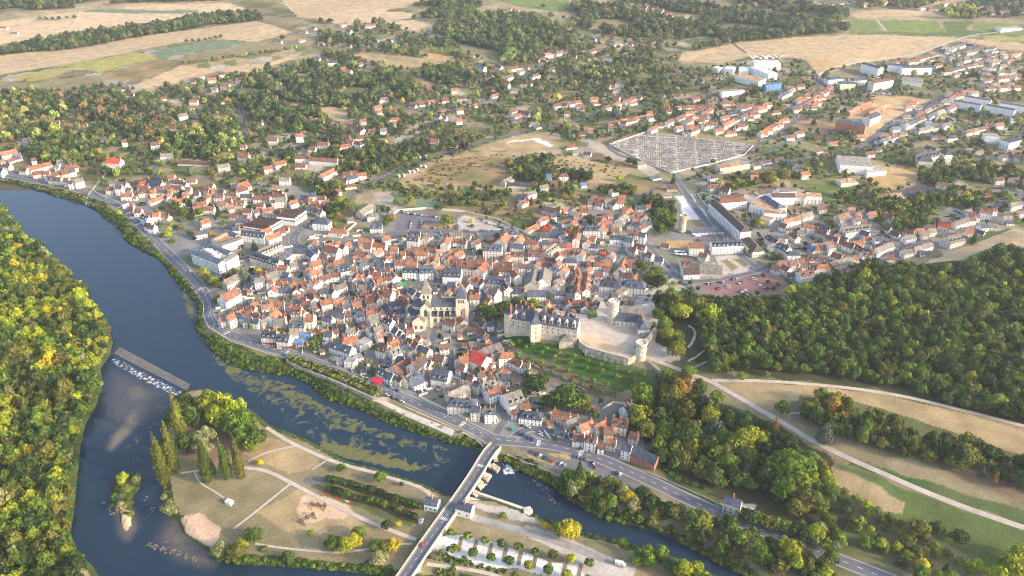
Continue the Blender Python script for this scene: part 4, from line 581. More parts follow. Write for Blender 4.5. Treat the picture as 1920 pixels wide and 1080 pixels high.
ROWS='''@640 0 3
980 620 1080 640 4 r,1200 590 1340 565 5 r,1480 600 1680 540 7 b,1500 690 1760 640 7 r,1740 720 1920 650 6 r,900 380 1050 370 5 b,1700 30 1920 110 8 b,1400 215 1640 250 8 g,1490 20 1700 20 5 g,20 690 160 740 4 b,380 580 600 560 6 b,0 770 100 800 4 r,1120 310 1260 285 5 r
@1280 0 3
1490 275 1600 240 5 g,1520 300 1760 262 8 s,1560 335 1780 300 8 g,1600 370 1900 320 9 g,1480 400 1580 375 4 s,1640 400 1880 400 7 g,1700 450 1900 420 7 b,1680 490 1900 480 6 b,1330 640 1560 520 9 g,1250 700 1530 590 10 g,1340 720 1500 690 5 g,0 600 180 590 6 b,20 680 160 610 6 r,230 700 420 610 7 b,440 740 590 660 6 r,0 560 90 545 4 b,250 600 400 585 5 b,640 560 720 520 4 r,660 600 850 480 8 r,560 530 620 500 3 s,1280 335 1440 300 5 d,1150 352 1330 335 6 b,1640 350 1900 290 8 p,1550 240 1740 275 6 s,1100 790 1200 760 4 g,1780 860 1910 880 4 d,1590 735 1700 715 3 g,10 745 150 690 4 r,300 40 420 10 5 r,1360 45 1560 50 7 r,1620 70 1900 60 8 b,700 20 1000 10 7 g'''
AW=dict(r='rbpb',b='bdrb',g='ggsb',s='sgs',d='dbd',p='pbg')
def parse_rows():
    r_=random.Random(8)
    for ln in ROWS.split('\n'):
        if ln.startswith('@'): x0,y0,s=[float(v) for v in ln[1:].split()]; continue
        for e in ln.split(','):
            q=e.split(); x1,y1,x2,y2=[float(v) for v in q[:4]]; n=int(q[4]); sl=(y2-y1)/(abs(x2-x1)+1e-6)*(1 if x2>x1 else -1)
            for i in range(n):
                t=(i+.5)/n+r_.uniform(-.1,.1)/n; px,py=x0+(x1+(x2-x1)*t)/s,y0+(y1+(y2-y1)*t)/s
                d=proj(*P(px,py)[0])[2]; k=FPX/d*r_.uniform(8.5,12)/2
                HREC.append((px-k,py-k*sl-1,px+k,py+k*sl-1,r_.choice(AW[q[5]]),r_.choice((1,1,2)),None,r_.random()<.1))
parse_h(); parse_rows()
# ---------------------------------------------------------------- generic building pieces
def gable_geo(L,w,e,r,hip=False,flat=False,z0=-2.5):
    "local x along ridge; returns wall (v,f), roof (v,f)"
    h=w/2; l=L/2; o=.35
    if flat:
        W_=MB().box(-l,l,-h,h,z0,e+.5); Rf=MB().box(-l+.25,l-.25,-h+.25,h-.25,e+.35,e+.56)
        return W_,Rf
    W_=MB(); Rf=MB()
    if hip:
        l2=l+h*.75; W_.box(-l2,l2,-h,h,z0,e)
        v=[(-l2-o,-h-o,e-.15),(l2+o,-h-o,e-.15),(l2+o,h+o,e-.15),(-l2-o,h+o,e-.15),(-l,0,r),(l,0,r)]
        Rf.add(v,[(0,1,5,4),(1,2,5),(2,3,4,5),(3,0,4),(3,2,1,0)])
        return W_,Rf
    v=[]
    for x in (-l,l): v+=[(x,-h,z0),(x,h,z0),(x,h,e),(x,0,r-.1),(x,-h,e)]
    W_.add(v,[(0,4,3,2,1),(5,6,7,8,9),(0,5,9,4),(1,2,7,6),(4,9,8,3),(2,3,8,7),(0,1,6,5)])
    t=.22; sl=(r-e)/h; ez=e-sl*o
    for s in (1,-1):
        a=[(-l-.2,0,r),(l+.2,0,r),(l+.2,s*(h+o),ez),(-l-.2,s*(h+o),ez)]
        b=[(x,y,z+t) for x,y,z in a]
        f=[(0,1,2,3),(7,6,5,4),(0,4,5,1),(1,5,6,2),(2,6,7,3),(3,7,4,0)]
        if s<0: f=[q[::-1] for q in f]
        Rf.add(a+b,f)
    return W_,Rf
WINM=MB().box(-.5,.5,-.05,.05,-.5,.5,0).box(-.36,.36,-.09,.09,-.42,.42,1)
WIN=mesh('window',WINM.v,WINM.f,[M['shutter'],M['glass']],WINM.m)
DOORM=MB().box(-.5,.5,-.06,.06,0,1); DOOR=mesh('door',DOORM.v,DOORM.f,[M['door']],DOORM.m)
CHM=MB().box(-.5,.5,-.5,.5,-.5,.5).box(-.58,.58,-.58,.58,.5,.6).tube([(-.2,0,.6),(-.2,0,.8)],.14,6).tube([(.2,0,.6),(.2,0,.8)],.14,6)
CHIM=mesh('chimney',CHM.v,CHM.f,[M['chimney']],CHM.m)
DMM=MB(); DMM.add([(-.5,0,0),(.5,0,0),(.5,0,.75),(0,0,1.15),(-.5,0,.75),(-.5,1,0),(.5,1,0),(.5,1,.75),(0,1,1.15),(-.5,1,.75)],[(0,1,2,3,4),(1,6,7,2),(5,0,4,9),(6,5,9,8,7)],0)
DMM.add([(-.62,-.15,.68),(0,-.15,1.22),(.62,-.15,.68),(-.62,1,.68),(0,1,1.22),(.62,1,.68)],[(0,1,4,3),(1,2,5,4),(3,4,1,0),(4,5,2,1)],1).box(-.28,.28,-.03,.0,.1,.72,2)
DORM=mesh('dormer',DMM.v,DMM.f,[M['wall2'],M['roof_s'],M['glass']],DMM.m)
REG=[]   # things waiting for a label: (object, x, y, z, phrase, size)
def reg(o,p,phrase,size=10): REG.append((o,p[0],p[1],p[2],phrase,size))
def place(me,name,parent,loc,rz,sc): 
    o=ob(name,me,parent,loc,rz); o.scale=sc; return o
def windows(root,L,w,e,st,rz,yl=True,dens=3.0,hw=(1.0,1.5),seen=None,mx=40,z0=0):
    "windows on the walls that can be seen; root's own axes"
    c,s=math.cos(rz),math.sin(rz); rl=root.location if seen is None else Vector(seen)
    tc=Vector((-rl.x,-rl.y,0)).normalized(); n=0
    for (nx,ny,half,span) in ((0,-1,w/2,L),(0,1,w/2,L),(1,0,L/2,w),(-1,0,L/2,w)):
        wn=Vector((nx*c-ny*s,nx*s+ny*c,0))
        if wn.dot(tc)<.12: continue
        k=max(1,int(span/dens)); 
        if nx: k=max(1,int(span/4.2))
        for fl in range(st):
            z=z0+1.7+fl*(e-z0-.3)/st
            for j in range(k):
                if n>=mx: return
                t=-span/2+span*(j+.5)/k
                if ny: loc=(t,ny*half,z); r_=0
                else: loc=(nx*half,t,z); r_=math.pi/2
                if ny and fl==0 and j==k//2 and st<4: 
                    place(DOOR,'door',root,(t,ny*half,z0-.1),0,(1.2,1,2.3))
                else: place(WIN,'window',root,loc,r_,(hw[0],1,hw[1]))
                n+=1
def building(name,A,B,zg,hr,he,w,roofk,wallm,hip=False,flat=False,st=2,chim=2,dorm=0,dens=3.0,detail=True,skyl=0):
    A=Vector((A[0],A[1],0)); B=Vector((B[0],B[1],0)); c=(A+B)/2; d=B-A; L=max(d.length,3.)
    rz=math.atan2(d.y,d.x)
    W_,Rf=gable_geo(L,w,he,hr,hip,flat)
    root=empty(name,(c.x,c.y,zg),rz)
    W_.obj('wall',[wallm],root); rf=Rf.obj('roof',[M['roof_'+roofk]],root)
    Lw=L+(w*.75 if hip else 0)
    if detail: windows(root,Lw,w,he,st,rz,dens=dens)
    r_=random.Random(int(c.x*7+c.y*13))
    for k in range(chim):
        x=(-1 if k%2==0 else 1)*(L/2-.6) if k<2 else (0 if k==2 else r_.uniform(-.3,.3)*L)
        place(CHIM,'chimney',rf,(x,r_.choice((-.6,0,.6)),(hr if not flat else he+.5)+.7),0,(.8,1.5,2.3))
    if dorm:
        for side in (-1,1):
            wn=Vector((side*math.sin(rz),-side*math.cos(rz)))
            wn=Vector((-side*-math.sin(rz),side*-math.cos(rz))) if False else Vector((math.sin(rz)*-side*-1,math.cos(rz)*side*-1))
            # outward normal of local -y*? side: local (0,side)
            wn=Vector((-math.sin(rz)*side,math.cos(rz)*side)); 
            if wn.dot(Vector((-c.x,-c.y)).normalized())<.1: continue
            for j in range(dorm):
                x=-L/2+L*(j+.5)/dorm; f=.72; y=side*w/2*f; z=hr-(hr-he)*f
                q=place(DORM,'dormer',rf,(x,y+side*.9,z-.2),0 if side<0 else math.pi,(1.5,2.4,1.7))
    return root,c,L
HT={1:(3.0,5.6),2:(5.8,9.0),3:(8.6,12.4)}
HS=[]
for (ax,ay,bx,by,c,st,wd,hp) in HREC:
    e,r_=HT[st]; 
    if c in FLAT: r_=e+.5
    z=8.
    for _ in range(4):
        a=PZ(ax,ay,z+r_); b=PZ(bx,by,z+r_); z=float(G((a[0]+b[0])/2,(a[1]+b[1])/2))
        z=max(z,3.5)
    L=float(np.hypot(*(b-a))); 
    if L<3: continue
    w=wd or (7.2 if st==1 else 8.2)
    if wd is None and L<6: w=max(6,min(8,L*1.3))
    if L>5 and wd is None and L*1.1<w: w=L*1.1+1
    m=(a+b)/2; d=(b-a)/L
    dup=False
    for q in HS:
        if abs(q[0][0]-m[0])<25 and abs(q[0][1]-m[1])<25:
            rel=m-q[0]; u=abs(rel@q[5]); v=abs(rel@np.array([-q[5][1],q[5][0]]))
            if u<q[2]/2*.75 and v<q[3]*.42: dup=True; break
    if dup: continue
    HS.append([m,z,L,w,(a,b),d,c,st,hp,L*FPX/proj(m[0],m[1],z)[2]+w*.3])
HXY=np.array([h[0] for h in HS]); HSZ=np.array([max(h[2],h[3])/2 for h in HS])
print('houses',len(HS))
order=sorted(range(len(HS)),key=lambda i:-HS[i][9])
IND=set(order[:300])
stuffv=MB(); MATS=[M['wall%d'%i] for i in range(6)]+[M['roof_'+k] for k in RW]+[M['glass'],M['chimney']]
RK={k:6+i for i,k in enumerate(RW)}; GI=6+len(RW); CI=GI+1
def xf(mb,m,z,rz):
    c,s=math.cos(rz),math.sin(rz); return [(m[0]+x*c-y*s,m[1]+x*s+y*c,z+zz) for x,y,zz in mb.v]
for i,h in enumerate(HS):
    m,z,L,w,(a,b),d,c,st,hp,sz=h; e,r_=HT[st]; r2=random.Random(i*17+5)
    f=r2.uniform(.94,1.08); e*=f; fl=c in FLAT; r_=e+.5 if fl else e+min(max(w*.42,2.2),6.5) if (wd or 1) else r_
    wi=r2.choice([0,0,1,2,2,4,5,3 if st==2 else 2])
    if c=='g' and r2.random()<.3: wi=3
    if i in IND:
        dorm=0
        if st==3 and c in 'sg' : dorm=max(1,int(L/4.5))
        elif st>=2 and c in 'sbd' and r2.random()<.35 and L>9: dorm=2
        nm='house' if w<14 else 'hall'
        ch=(2 if L>9 else 1) if not fl and w<15 else 0
        if st==3 and ch: ch=3
        root,cc,_=building(nm,a,b,z,r_,e,w,c,M['wall%d'%wi],hp,fl,st if w<15 else 1,ch,dorm)
        tag(root,None,nm,'houses of the town and its edges')
        reg(root,(cc.x,cc.y,z+r_),('%s %s with %s roof'%(('small','two-storey','tall')[st-1],nm,RW[c])),L)
    else:
        W_,Rf=gable_geo(L,w,e,r_,hp,fl); rz=math.atan2(d[1],d[0])
        stuffv.add(xf(W_,m,z,rz),W_.f,wi); stuffv.add(xf(Rf,m,z,rz),Rf.f,RK[c])
        q=MB()
        for side in (-1,1):
            k=max(1,int(L/3.2))
            for fl_ in range(st):
                for j in range(k):
                    t=-L/2+L*(j+.5)/k; zz=1.6+fl_*2.8; q.box(t-.5,t+.5,side*w/2-.04,side*w/2+.04,zz-.7,zz+.7)
            q.box(side*L/2-.04,side*L/2+.04,-.5,.5,st*2.8-1.9,st*2.8-.6)
        stuffv.add(xf(q,m,z,rz),q.f,GI)
        if not fl:
            q=MB().box(L/2-1,L/2-.2,-.7,.7,r_-.8,r_+1.5); stuffv.add(xf(q,m,z,rz),q.f,CI)
tag(stuffv.obj('distant_houses',MATS),'pale rendered houses with orange, brown and grey roofs spread through the suburbs','houses',None,'stuff')
# ---------------------------------------------------------------- landmarks
EXCL=[]   # world footprints kept free of trees
def thing(name,loc,label,cat,rz=0,group=None):
    o=empty(name,loc,rz); tag(o,label,cat,group); EXCL.append((loc[0],loc[1],9)); return o
def block(par,ax,ay,bx,by,zr,ze,w,roofk,wm,z0=0,hip=False,flat=False,win=None,st=2,dens=3.2,wname='wall',chim=0,dorm=0,rname='roof',mx=40):
    "a wing: ridge pixels at height zr, walls from z0 to ze; parts go straight under par (which sits unrotated)"
    a=PZ(ax,ay,zr); b=PZ(bx,by,zr); c=(a+b)/2; d=b-a; L=max(float(np.hypot(*d)),2.); rz=math.atan2(d[1],d[0]); pl=par.location
    W_,Rf=gable_geo(L,w,ze,zr,hip,flat,z0); loc=(c[0]-pl.x,c[1]-pl.y,-pl.z)
    W_.obj(wname,[wm],par,loc=loc,rz=rz); rf=Rf.obj(rname,[M['roof_'+roofk]],par,loc=loc,rz=rz)
    Lw=L+(w*.75 if hip else 0)
    for i in range(int(L/12)+1): EXCL.append((a[0]+(b[0]-a[0])*i*12/L,a[1]+(b[1]-a[1])*i*12/L,w/2+3))
    cs,sn=math.cos(rz),math.sin(rz)
    def put(me,nm,lx,ly,lz,r_,sc,pr=None): 
        if pr is not None: return place(me,nm,pr,(lx,ly,lz),r_,sc)
        return place(me,nm,par,(loc[0]+lx*cs-ly*sn,loc[1]+lx*sn+ly*cs,loc[2]+lz),rz+r_,sc)
    tc=Vector((-c[0],-c[1])).normalized(); n=0
    if win:
        zb,fh=win   # height of the first row of windows, floor height
        for (nx,ny,half,span) in ((0,-1,w/2,Lw),(0,1,w/2,Lw),(1,0,Lw/2,w),(-1,0,Lw/2,w)):
            wn=Vector((nx*cs-ny*sn,nx*sn+ny*cs))
            if wn.dot(tc)<.15: continue
            k=max(1,int(span/dens))
            for fl in range(st):
                for j in range(k):
                    if n>=mx: break
                    t=-span/2+span*(j+.5)/k
                    put(WIN,'window',t if ny else nx*half,ny*half if ny else t,zb+fl*fh,0 if ny else math.pi/2,(1.3,1,1.9)); n+=1
    if flat and L>20 and w>14:
        for k in range(5): put(CORB,'roof_vent',-L/2+L*(k+.5)/5,(w*.25 if k%2 else -w*.2),ze+1.1,0,(3.0 if k%3 else 5,2.5,1.6),rf)
    for k in range(chim):
        x=-L/2+L*(k+.5)/chim; put(CHIM,'chimney',x,0,(zr if not flat else ze)+1.2,0,(.9,1.7,3.4),rf)
    if dorm:
        for side in (-1,1):
            if Vector((-sn*side,cs*side)).dot(tc)<.1: continue
            for j in range(dorm):
                x=-L/2+L*(j+.5)/dorm; y=side*w/2*.8; z=zr-(zr-ze)*.8
                put(DORM,'dormer',x,y+side*.9,z-.3,0 if side<0 else math.pi,(2.0,2.6,2.6) if DORM.materials[0]!=ST else (3.0,3.4,4.6),rf)
    return rf,c,rz,L
ST,SD=M['stone'],M['stoned']
cm=MB().box(-.3,.3,-.3,.3,-.5,.5); CORB=mesh('corbel',cm.v,cm.f,[SD])
# ---- collegiate church (nave runs along x)
zb=7.; f0=PZ(823.7,611,zb); ch=thing('church',(f0[0],f0[1],0),'large pale stone church with two square towers and slate roofs in the old town','church')
def cbox(n,x0,x1,y0,y1,z0,z1,m=ST): return MB().box(x0,x1,y0,y1,z0,z1).obj(n,[m],ch)
def pyr(n,x0,x1,y0,y1,z,h,m,o=.4):
    x0-=o;x1+=o;y0-=o;y1+=o; b=MB(); b.add([(x0,y0,z),(x1,y0,z),(x1,y1,z),(x0,y1,z),((x0+x1)/2,(y0+y1)/2,z+h)],[(0,1,4),(1,2,4),(2,3,4),(3,0,4),(3,2,1,0)]); return b.obj(n,[m],ch)
def cwin(x,y,z,wd,h,rz=0): return place(ARCHW,'window',ch,(x,y,z),rz,(wd,1,h))
am=MB(); pts=[(-.5,0),(.5,0)]+[(.5*math.cos(a*math.pi/6),.72+.28*math.sin(a*math.pi/6)) for a in range(7)]
am.add([(x,-.05,z) for x,z in pts]+[(x,.05,z) for x,z in pts],[tuple(range(9)),tuple(range(9,18))[::-1]]); ARCHW=mesh('window',am.v,am.f,[M['glass']])
cbox('nave_wall',-6.8,16.2,5,16,0,25); cbox('aisle_wall',-6.9,16.1,0,5.2,0,17.5)
b=MB(); b.add([(-6.8,4.6,24.9),(16.2,4.6,24.9),(16.2,10.5,31.4),(-6.8,10.5,31.4),(-6.8,16.4,24.9),(16.2,16.4,24.9)],[(0,1,2,3),(3,2,5,4),(1,0,4,5),(0,3,4),(1,5,2)]); b.obj('nave_roof',[M['roof_s']],ch)
b=MB(); b.add([(-6.8,-.4,17.4),(16.2,-.4,17.4),(16.2,5.05,20.8),(-6.8,5.05,20.8),(-6.8,5.05,17.4),(16.2,5.05,17.4)],[(0,1,2,3),(1,0,4,5),(0,3,4),(1,5,2)]); b.obj('aisle_roof',[M['roof_s']],ch)
for x in (-6.6,-.9,4.8,10.5,15.9):
    cbox('buttress',x-.5,x+.5,-1.8,.1,0,16.5)
    if -5<x<15: cbox('buttress',x-.35,x+.35,-.3,5.1,17.6,21.6)
for x in (-3.8,2,7.7,13.2): cwin(x,-.02,11.5,1.5,3); cwin(x,4.97,21.4,1.4,3)
cbox('bell_tower',16.2,26,2.5,13.5,0,35.5); pyr('bell_tower_roof',16.2,26,2.5,13.5,35.5,11.5,M['roof_s'])
cbox('cornice',15.9,26.3,2.2,13.8,27.4,28)
for i in range(4): cwin(18.6+i*1.65,2.45,30.3,1,3.6)
cwin(21.3,2.45,17,1.2,5.5)
for y in (5,8,11): cwin(26.05,y,30.3,1,3.6,math.pi/2)
for x in (16.6,25.6): cbox('buttress',x-.8,x+.8,1.2,2.6,0,25)
for y in (3.4,12.6): cbox('buttress',25.9,27.6,y-.8,y+.8,0,26)
cbox('crossing_tower',-16.5,-7.4,6.5,15.5,0,38); pyr('crossing_tower_roof',-16.5,-7.4,6.5,15.5,38,13.5,M['roof_g'])
for x in (-13.8,-10): cwin(x,6.45,32.8,1.7,4)
for y in (9,13): cwin(-7.35,y,32.8,1.6,4,math.pi/2)
def gab(n,x0,x1,y0,y1,ze,za,rm,win=()):
    b=MB(); xm=(x0+x1)/2
    v=[(x,y,z) for y in (y0,y1) for x,z in ((x0,0),(x1,0),(x1,ze),(xm,za-.1),(x0,ze))]
    b.add(v,[(0,1,2,3,4),(9,8,7,6,5),(0,4,9,5),(1,6,7,2),(4,3,8,9),(3,2,7,8)]); b.obj(n+'_wall',[ST],ch)
    b=MB()
    for s,xe in ((-1,x0),(1,x1)):
        a=[(xm,y0-.3,za),(xm,y1,za),(xe+s*.4,y1,ze-.15),(xe+s*.4,y0-.3,ze-.15)]; q=[(x,y,z+.25) for x,y,z in a]
        f=[(3,2,1,0),(4,5,6,7),(0,1,5,4),(2,3,7,6),(0,4,7,3),(1,2,6,5)]
        if s<0: f=[t[::-1] for t in f]
        b.add(a+q,f)
    b.obj(n+'_roof',[rm],ch)
gab('transept',-17,-7.2,-1.2,6.6,27,32.5,M['roof_g']); cwin(-12.1,-1.25,18,3,7.5)
for x in (-16.6,-7.6): cbox('buttress',x-.7,x+.7,-2.6,-1.1,0,24)
gab('chapel',-24.6,-12.8,-7,-1.3,15.8,21.5,M['roof_g']); 
for x in (-21.4,-16): cwin(x,-7.05,8,2,3.5)
def apse(n,cx,cy,r,z0,z1,z2,rm,seg=14):
    MB().lathe([(r,z0),(r,z1)],seg,0,cx,cy).obj(n+'_wall',[ST],ch); MB().lathe([(r+.4,z1-.1),(.1,z2)],seg,0,cx,cy).obj(n+'_roof',[rm],ch)
apse('choir',-19,10.5,7,0,26,31.5,M['roof_s']); 
b=MB().lathe([(11.5,0),(11.5,18.5)],18,0,-19,10.5); b.obj('ambulatory_wall',[ST],ch); MB().lathe([(11.9,18.4),(6.9,22.5)],18,0,-19,10.5).obj('ambulatory_roof',[M['roof_s']],ch)
apse('round_chapel',-29,1.5,3.9,0,15.5,21,M['roof_g'],10); 
for a in (-2.2,-1.6,-1.0): cwin(-29+3.92*math.cos(a),1.5+3.92*math.sin(a),9.5,.9,2.4,a+math.pi/2)
for i in range(-3,4): EXCL.append((f0[0]+i*9,f0[1]+6,14))
# ---- castle on its terrace
ZC=23.
tp=px_list('966 606 958 596 966 588 1010 578 1066 585 1096 590 1112 592 1122 576 1128 562 1140 577 1158 582 1225 566 1236 590 1228 640 1209 664 1190 668 1178 672 1150 664 1100 650 1086 640 1082 628 1040 622 1000 614')
tw=PZ(tp[:,0],tp[:,1],ZC)
te=thing('castle_terrace',(0,0,0),'pale gravel castle terrace held by a high weathered stone retaining wall above the lawn','terrace'); EXCL.pop()
TM=MB().prism([tuple(p) for p in tw],6,ZC,0,1); TM.obj('retaining_wall',[SD,M['path']],te)
def walln(par,name,pxs_,z0,z1,th,m,zat=None):
    pts=PZ(*px_list(pxs_).T,z1 if zat is None else zat); b=MB(); n=len(pts); d=np.gradient(pts,axis=0); d/=np.linalg.norm(d,axis=1)[:,None]+1e-9; nn=np.stack([-d[:,1],d[:,0]],-1)*th/2
    v=[]
    for p,q in zip(pts,nn): v+=[(p[0]+q[0],p[1]+q[1],z0),(p[0]-q[0],p[1]-q[1],z0),(p[0]-q[0],p[1]-q[1],z1),(p[0]+q[0],p[1]+q[1],z1)]
    f=[]
    for i in range(n-1):
        for j in range(4): f.append((i*4+j,i*4+(j+1)%4,(i+1)*4+(j+1)%4,(i+1)*4+j))
    f+=[(3,2,1,0),tuple((n-1)*4+j for j in range(4))]
    b.add(v,f); return b.obj(name,[m],par)
walln(te,'parapet','1086 640 1100 650 1150 664 1178 671 1190 667 1207 663',12,24.1,.8,SD)
for t in np.linspace(0,1,7):
    q=PZ(1100+72*t,651+19*t,ZC)
    MB().box(-.9,.9,-2.2,.5,4,21).obj('buttress',[SD],te,loc=(q[0],q[1]-.2,0),rz=-.35)
MB().prism([tuple(p) for p in PZ(*px_list('1088 636 1098 630 1132 638 1162 650 1174 658 1160 664 1110 650').T,ZC)],ZC-.5,ZC+.25).obj('gravel_lawn',[M['sand']],te)
MB().prism([tuple(p) for p in PZ(*px_list('1098 584 1118 580 1120 594 1104 598').T,ZC)],ZC-.5,ZC+.3).obj('small_lawn',[mat('lawn grass',(.10,.15,.03),.95,.3,.5)],te)
ca=thing('castle',(*PZ(1030,625,ZC),0),'long pale renaissance castle with steep slate roofs, tall dormers and brick chimneys above the lawn','castle')
LUC=MB().add([(-.5,0,0),(.5,0,0),(.5,0,.8),(0,0,1.3),(-.5,0,.8),(-.5,1,0),(.5,1,0),(.5,1,.8),(0,1,1.3),(-.5,1,.8)],[(0,1,2,3,4),(1,6,7,2),(5,0,4,9),(6,5,9,8,7),(2,7,8,3),(4,3,8,9)],0).box(-.28,.28,-.03,.0,.1,.72,1).tube([(-.5,.1,.6),(-.5,.1,1.2)],.07,4,r2=.02).tube([(.5,.1,.6),(.5,.1,1.2)],.07,4,r2=.02); DORM2=DORM; DORM=mesh('dormer',LUC.v,LUC.f,[ST,M['glass']],LUC.m)
block(ca,1016,586,1086,597,41,33,13,'s',ST,4,win=(26,4),st=2,dens=4.5,chim=5,dorm=5)
block(ca,962,576,1008,584,40,32,12,'s',ST,4,win=(24.5,3.8),st=2,dens=4,chim=4,dorm=3)
block(ca,1000,578,1004,590,43,35,9,'s',ST,4,hip=True,win=(16,5),st=4,dens=5)
q=PZ(1003,600,33.); cx,cy=q[0]-ca.location.x,q[1]-ca.location.y
MB().box(cx-4.5,cx+4.5,cy-5.5,cy+6,4,35.5).obj('stair_tower',[ST],ca); MB().add([(cx-5,cy-6,35.4),(cx+5,cy-6,35.4),(cx+5,cy+6.4,35.4),(cx-5,cy+6.4,35.4),(cx-1,cy,43.5),(cx+1,cy,43.5)],[(0,1,5,4),(1,2,5),(2,3,4,5),(3,0,4),(3,2,1,0)]).obj('stair_tower_roof',[M['roof_s']],ca)
for fl in range(5):
    for x in (-2,1.6): place(WIN,'window',ca,(cx+x,cy-5.52,14+fl*4.6),0,(1.4,1,2.2))
MB().box(cx-4.7,cx+4.7,cy-5.7,cy+6.2,25.2,25.8).box(cx-4.7,cx+4.7,cy-5.7,cy+6.2,30,30.5).obj('cornice',[ST],ca)
block(ca,1022,575,1030,566,42,33,12,'o',ST,6,win=(27,4),st=1,dens=5,chim=2)  # back wing roof buff: its tan sunlit look is put into the colour
block(ca,1042,588,1036,573,42,33,9,'g',ST,6,chim=2)
block(ca,972,568,990,572,40,33,11,'s',ST,6,chim=2,win=(26,4),st=1)
block(ca,994,570,1002,580,40,33,8,'g',ST,6,chim=1)
block(ca,1062,583,1078,594,38,31,8,'g',ST,6)
q=PZ(955,585,36); x,y=q[0]-ca.location.x,q[1]-ca.location.y
MB().lathe([(5.6,2),(5,14),(4.8,36)],8,0,x,y).obj('corner_tower',[ST],ca); MB().lathe([(5.2,35.9),(.2,42)],8,0,x,y).obj('corner_tower_roof',[M['roof_s']],ca); place(CHIM,'chimney',ca,(x+1.5,y-3,40),0,(1.6,2.4,8))
for fl in range(3): place(WIN,'window',ca,(x+1,y-4.62,18+fl*6),0,(1.2,1,1.8))
DORM=DORM2
# square ruined pavilion below the wing
q=PZ(1062,634,24); x,y=q[0]-ca.location.x,q[1]-ca.location.y
b=MB(); b.add([(x-8,y-6,3),(x+8,y-6,3),(x+8,y+6,3),(x-8,y+6,3),(x-6,y-4.6,23.5),(x+6,y-4.6,23.5),(x+6,y+5,23.5),(x-6,y+5,23.5)],[(3,2,1,0),(4,5,6,7),(0,1,5,4),(1,2,6,5),(2,3,7,6),(3,0,4,7)]); b.obj('bastion',[SD],ca)
MB().add([(x-6.4,y-5,23.5),(x+6.4,y-5,23.5),(x+6.4,y+5.4,23.5),(x-6.4,y+5.4,23.5),(x,y+2,27)],[(0,1,4),(1,2,4),(2,3,4),(3,0,4),(3,2,1,0)]).obj('bastion_roof',[M['roof_g']],ca)
# castle outbuildings
wg=thing('castle_wing',(*PZ(1180,600,ZC),0),'cream two-storey castle wing with slate roof beside the round clock tower','castle wing')
block(wg,1156,585,1197,589,34,28.5,11,'s',M['wall1'],10,win=(25,2.9),st=2,dens=3.4)
block(wg,1166,572,1200,576,33,28,12,'g',M['wall3'],10)
block(wg,1180,563,1188,572,32,27,7,'b',M['wall3'],10)
block(wg,1203,588,1207,604,36,30,9,'s',M['wall3'],8,hip=True,win=(26,3.5),st=2,chim=2)
def tower(name,px,pyb,zb_,zt,r,label,m=ST,inner='concrete',batter=.8,rim=1.2):
    q=PZ(px,pyb,zb_); t=thing(name,(q[0],q[1],0),label,'tower')
    MB().lathe([(r+batter,zb_-6),(r+.1,zb_+5),(r,zt-2.2),(r+.35,zt-1.9),(r+.35,zt),(r-.5,zt),(r-.5,zt-rim),(0,zt-rim+.3)],24).obj('wall',[m,M[inner]],t,smooth=False)
    for z in np.linspace(zb_+5,zt-4,4): place(WIN,'window',t,(.6,-r-.02,z),0,(.9,1,1.4))
    for a in range(12): 
        an=a*6.2832/12; place(CORB,'corbel',t,((r+.2)*math.cos(an),(r+.2)*math.sin(an),zt-2.6),an,(1,1,1))
    return t
t=tower('round_tower',1148.5,604,22,45,4.7,'tall round stone tower with a flat white top on the castle terrace',inner='white')
MB().lathe([(3.9,43.9),(0,45.1)],20).obj('roof',[M['white']],t)
t=tower('round_tower',1199.5,681,14,36,4.6,'round pale stone tower open at the top, standing at the lawn corner of the castle')
MB().lathe([(4.0,33.2),(0,33.3)],20).obj('inner_floor',[M['roof_B']],t)
t=tower('round_tower',1279,424,13,27,4.2,'old weathered stone tower stump beside the white gravel field',m=SD)
rw=thing('rampart',(*PZ(1215,635,ZC),0),'curved stone rampart overgrown along its top behind the open round tower','rampart')
for i,(p1,p2) in enumerate([((1190,650),(1212,634)),((1212,634),(1228,614))]):
    block(rw,p1[0],p1[1],p2[0],p2[1],30,28,4.5,'g',SD,8)
for nm,pp,z0,z1,lab in [('stone_wall','1216 677 1232 690 1250 702 1262 706',8,20.5,'low stone retaining wall under the gravel drive right of the open tower'),
    ('stone_wall','1290 676 1306 668 1321 656',15,23,'short curved stone wall between the park trees near the drive')]:
    walln(None,nm,pp,z0,z1,1.2,SD); o=bpy.context.scene.objects[-1] if False else COL.objects[-1]; tag(o,lab,'wall')
# ---- big buildings
def big(name,label,cat,wings,wm='wall2',zfix=None,**kw):
    a=wings[0]; g=P1(a[0],a[1]+6); z=g.z if zfix is None else zfix
    o=thing(name,(g.x,g.y,0),label,cat)
    for wv in wings:
        ax,ay,bx,by,hr,he,w,rk=wv[:8]; op=dict(kw); op.update(wv[8] if len(wv)>8 else {}); m=op.pop('wm',wm)
        block(o,ax,ay,bx,by,z+hr,z+he,w,rk,M[m],z-3,**op)
    return o
W3=dict(win=None); 
def zz(z0,fh,st,dens,mx=60): return dict(win=(z0,fh),st=st,dens=dens,mx=mx)
big('hospital','long white four-storey block built round a roof court beside the river road','building',[
 (364,470,415,490,13.5,12,9,'s',zz(8.5,3,3,4)),(418,487,440,474,13.5,12,9,'g',zz(8.5,3,3,4)),(384,458,432,473,13.3,11.8,9,'s'),(368,466,388,457,13.2,11.7,8,'s'),(385,468,408,478,12,11.6,15,'f',dict(flat=True)),(386,466,402,474,14.5,14.2,5,'w',dict(flat=True))])
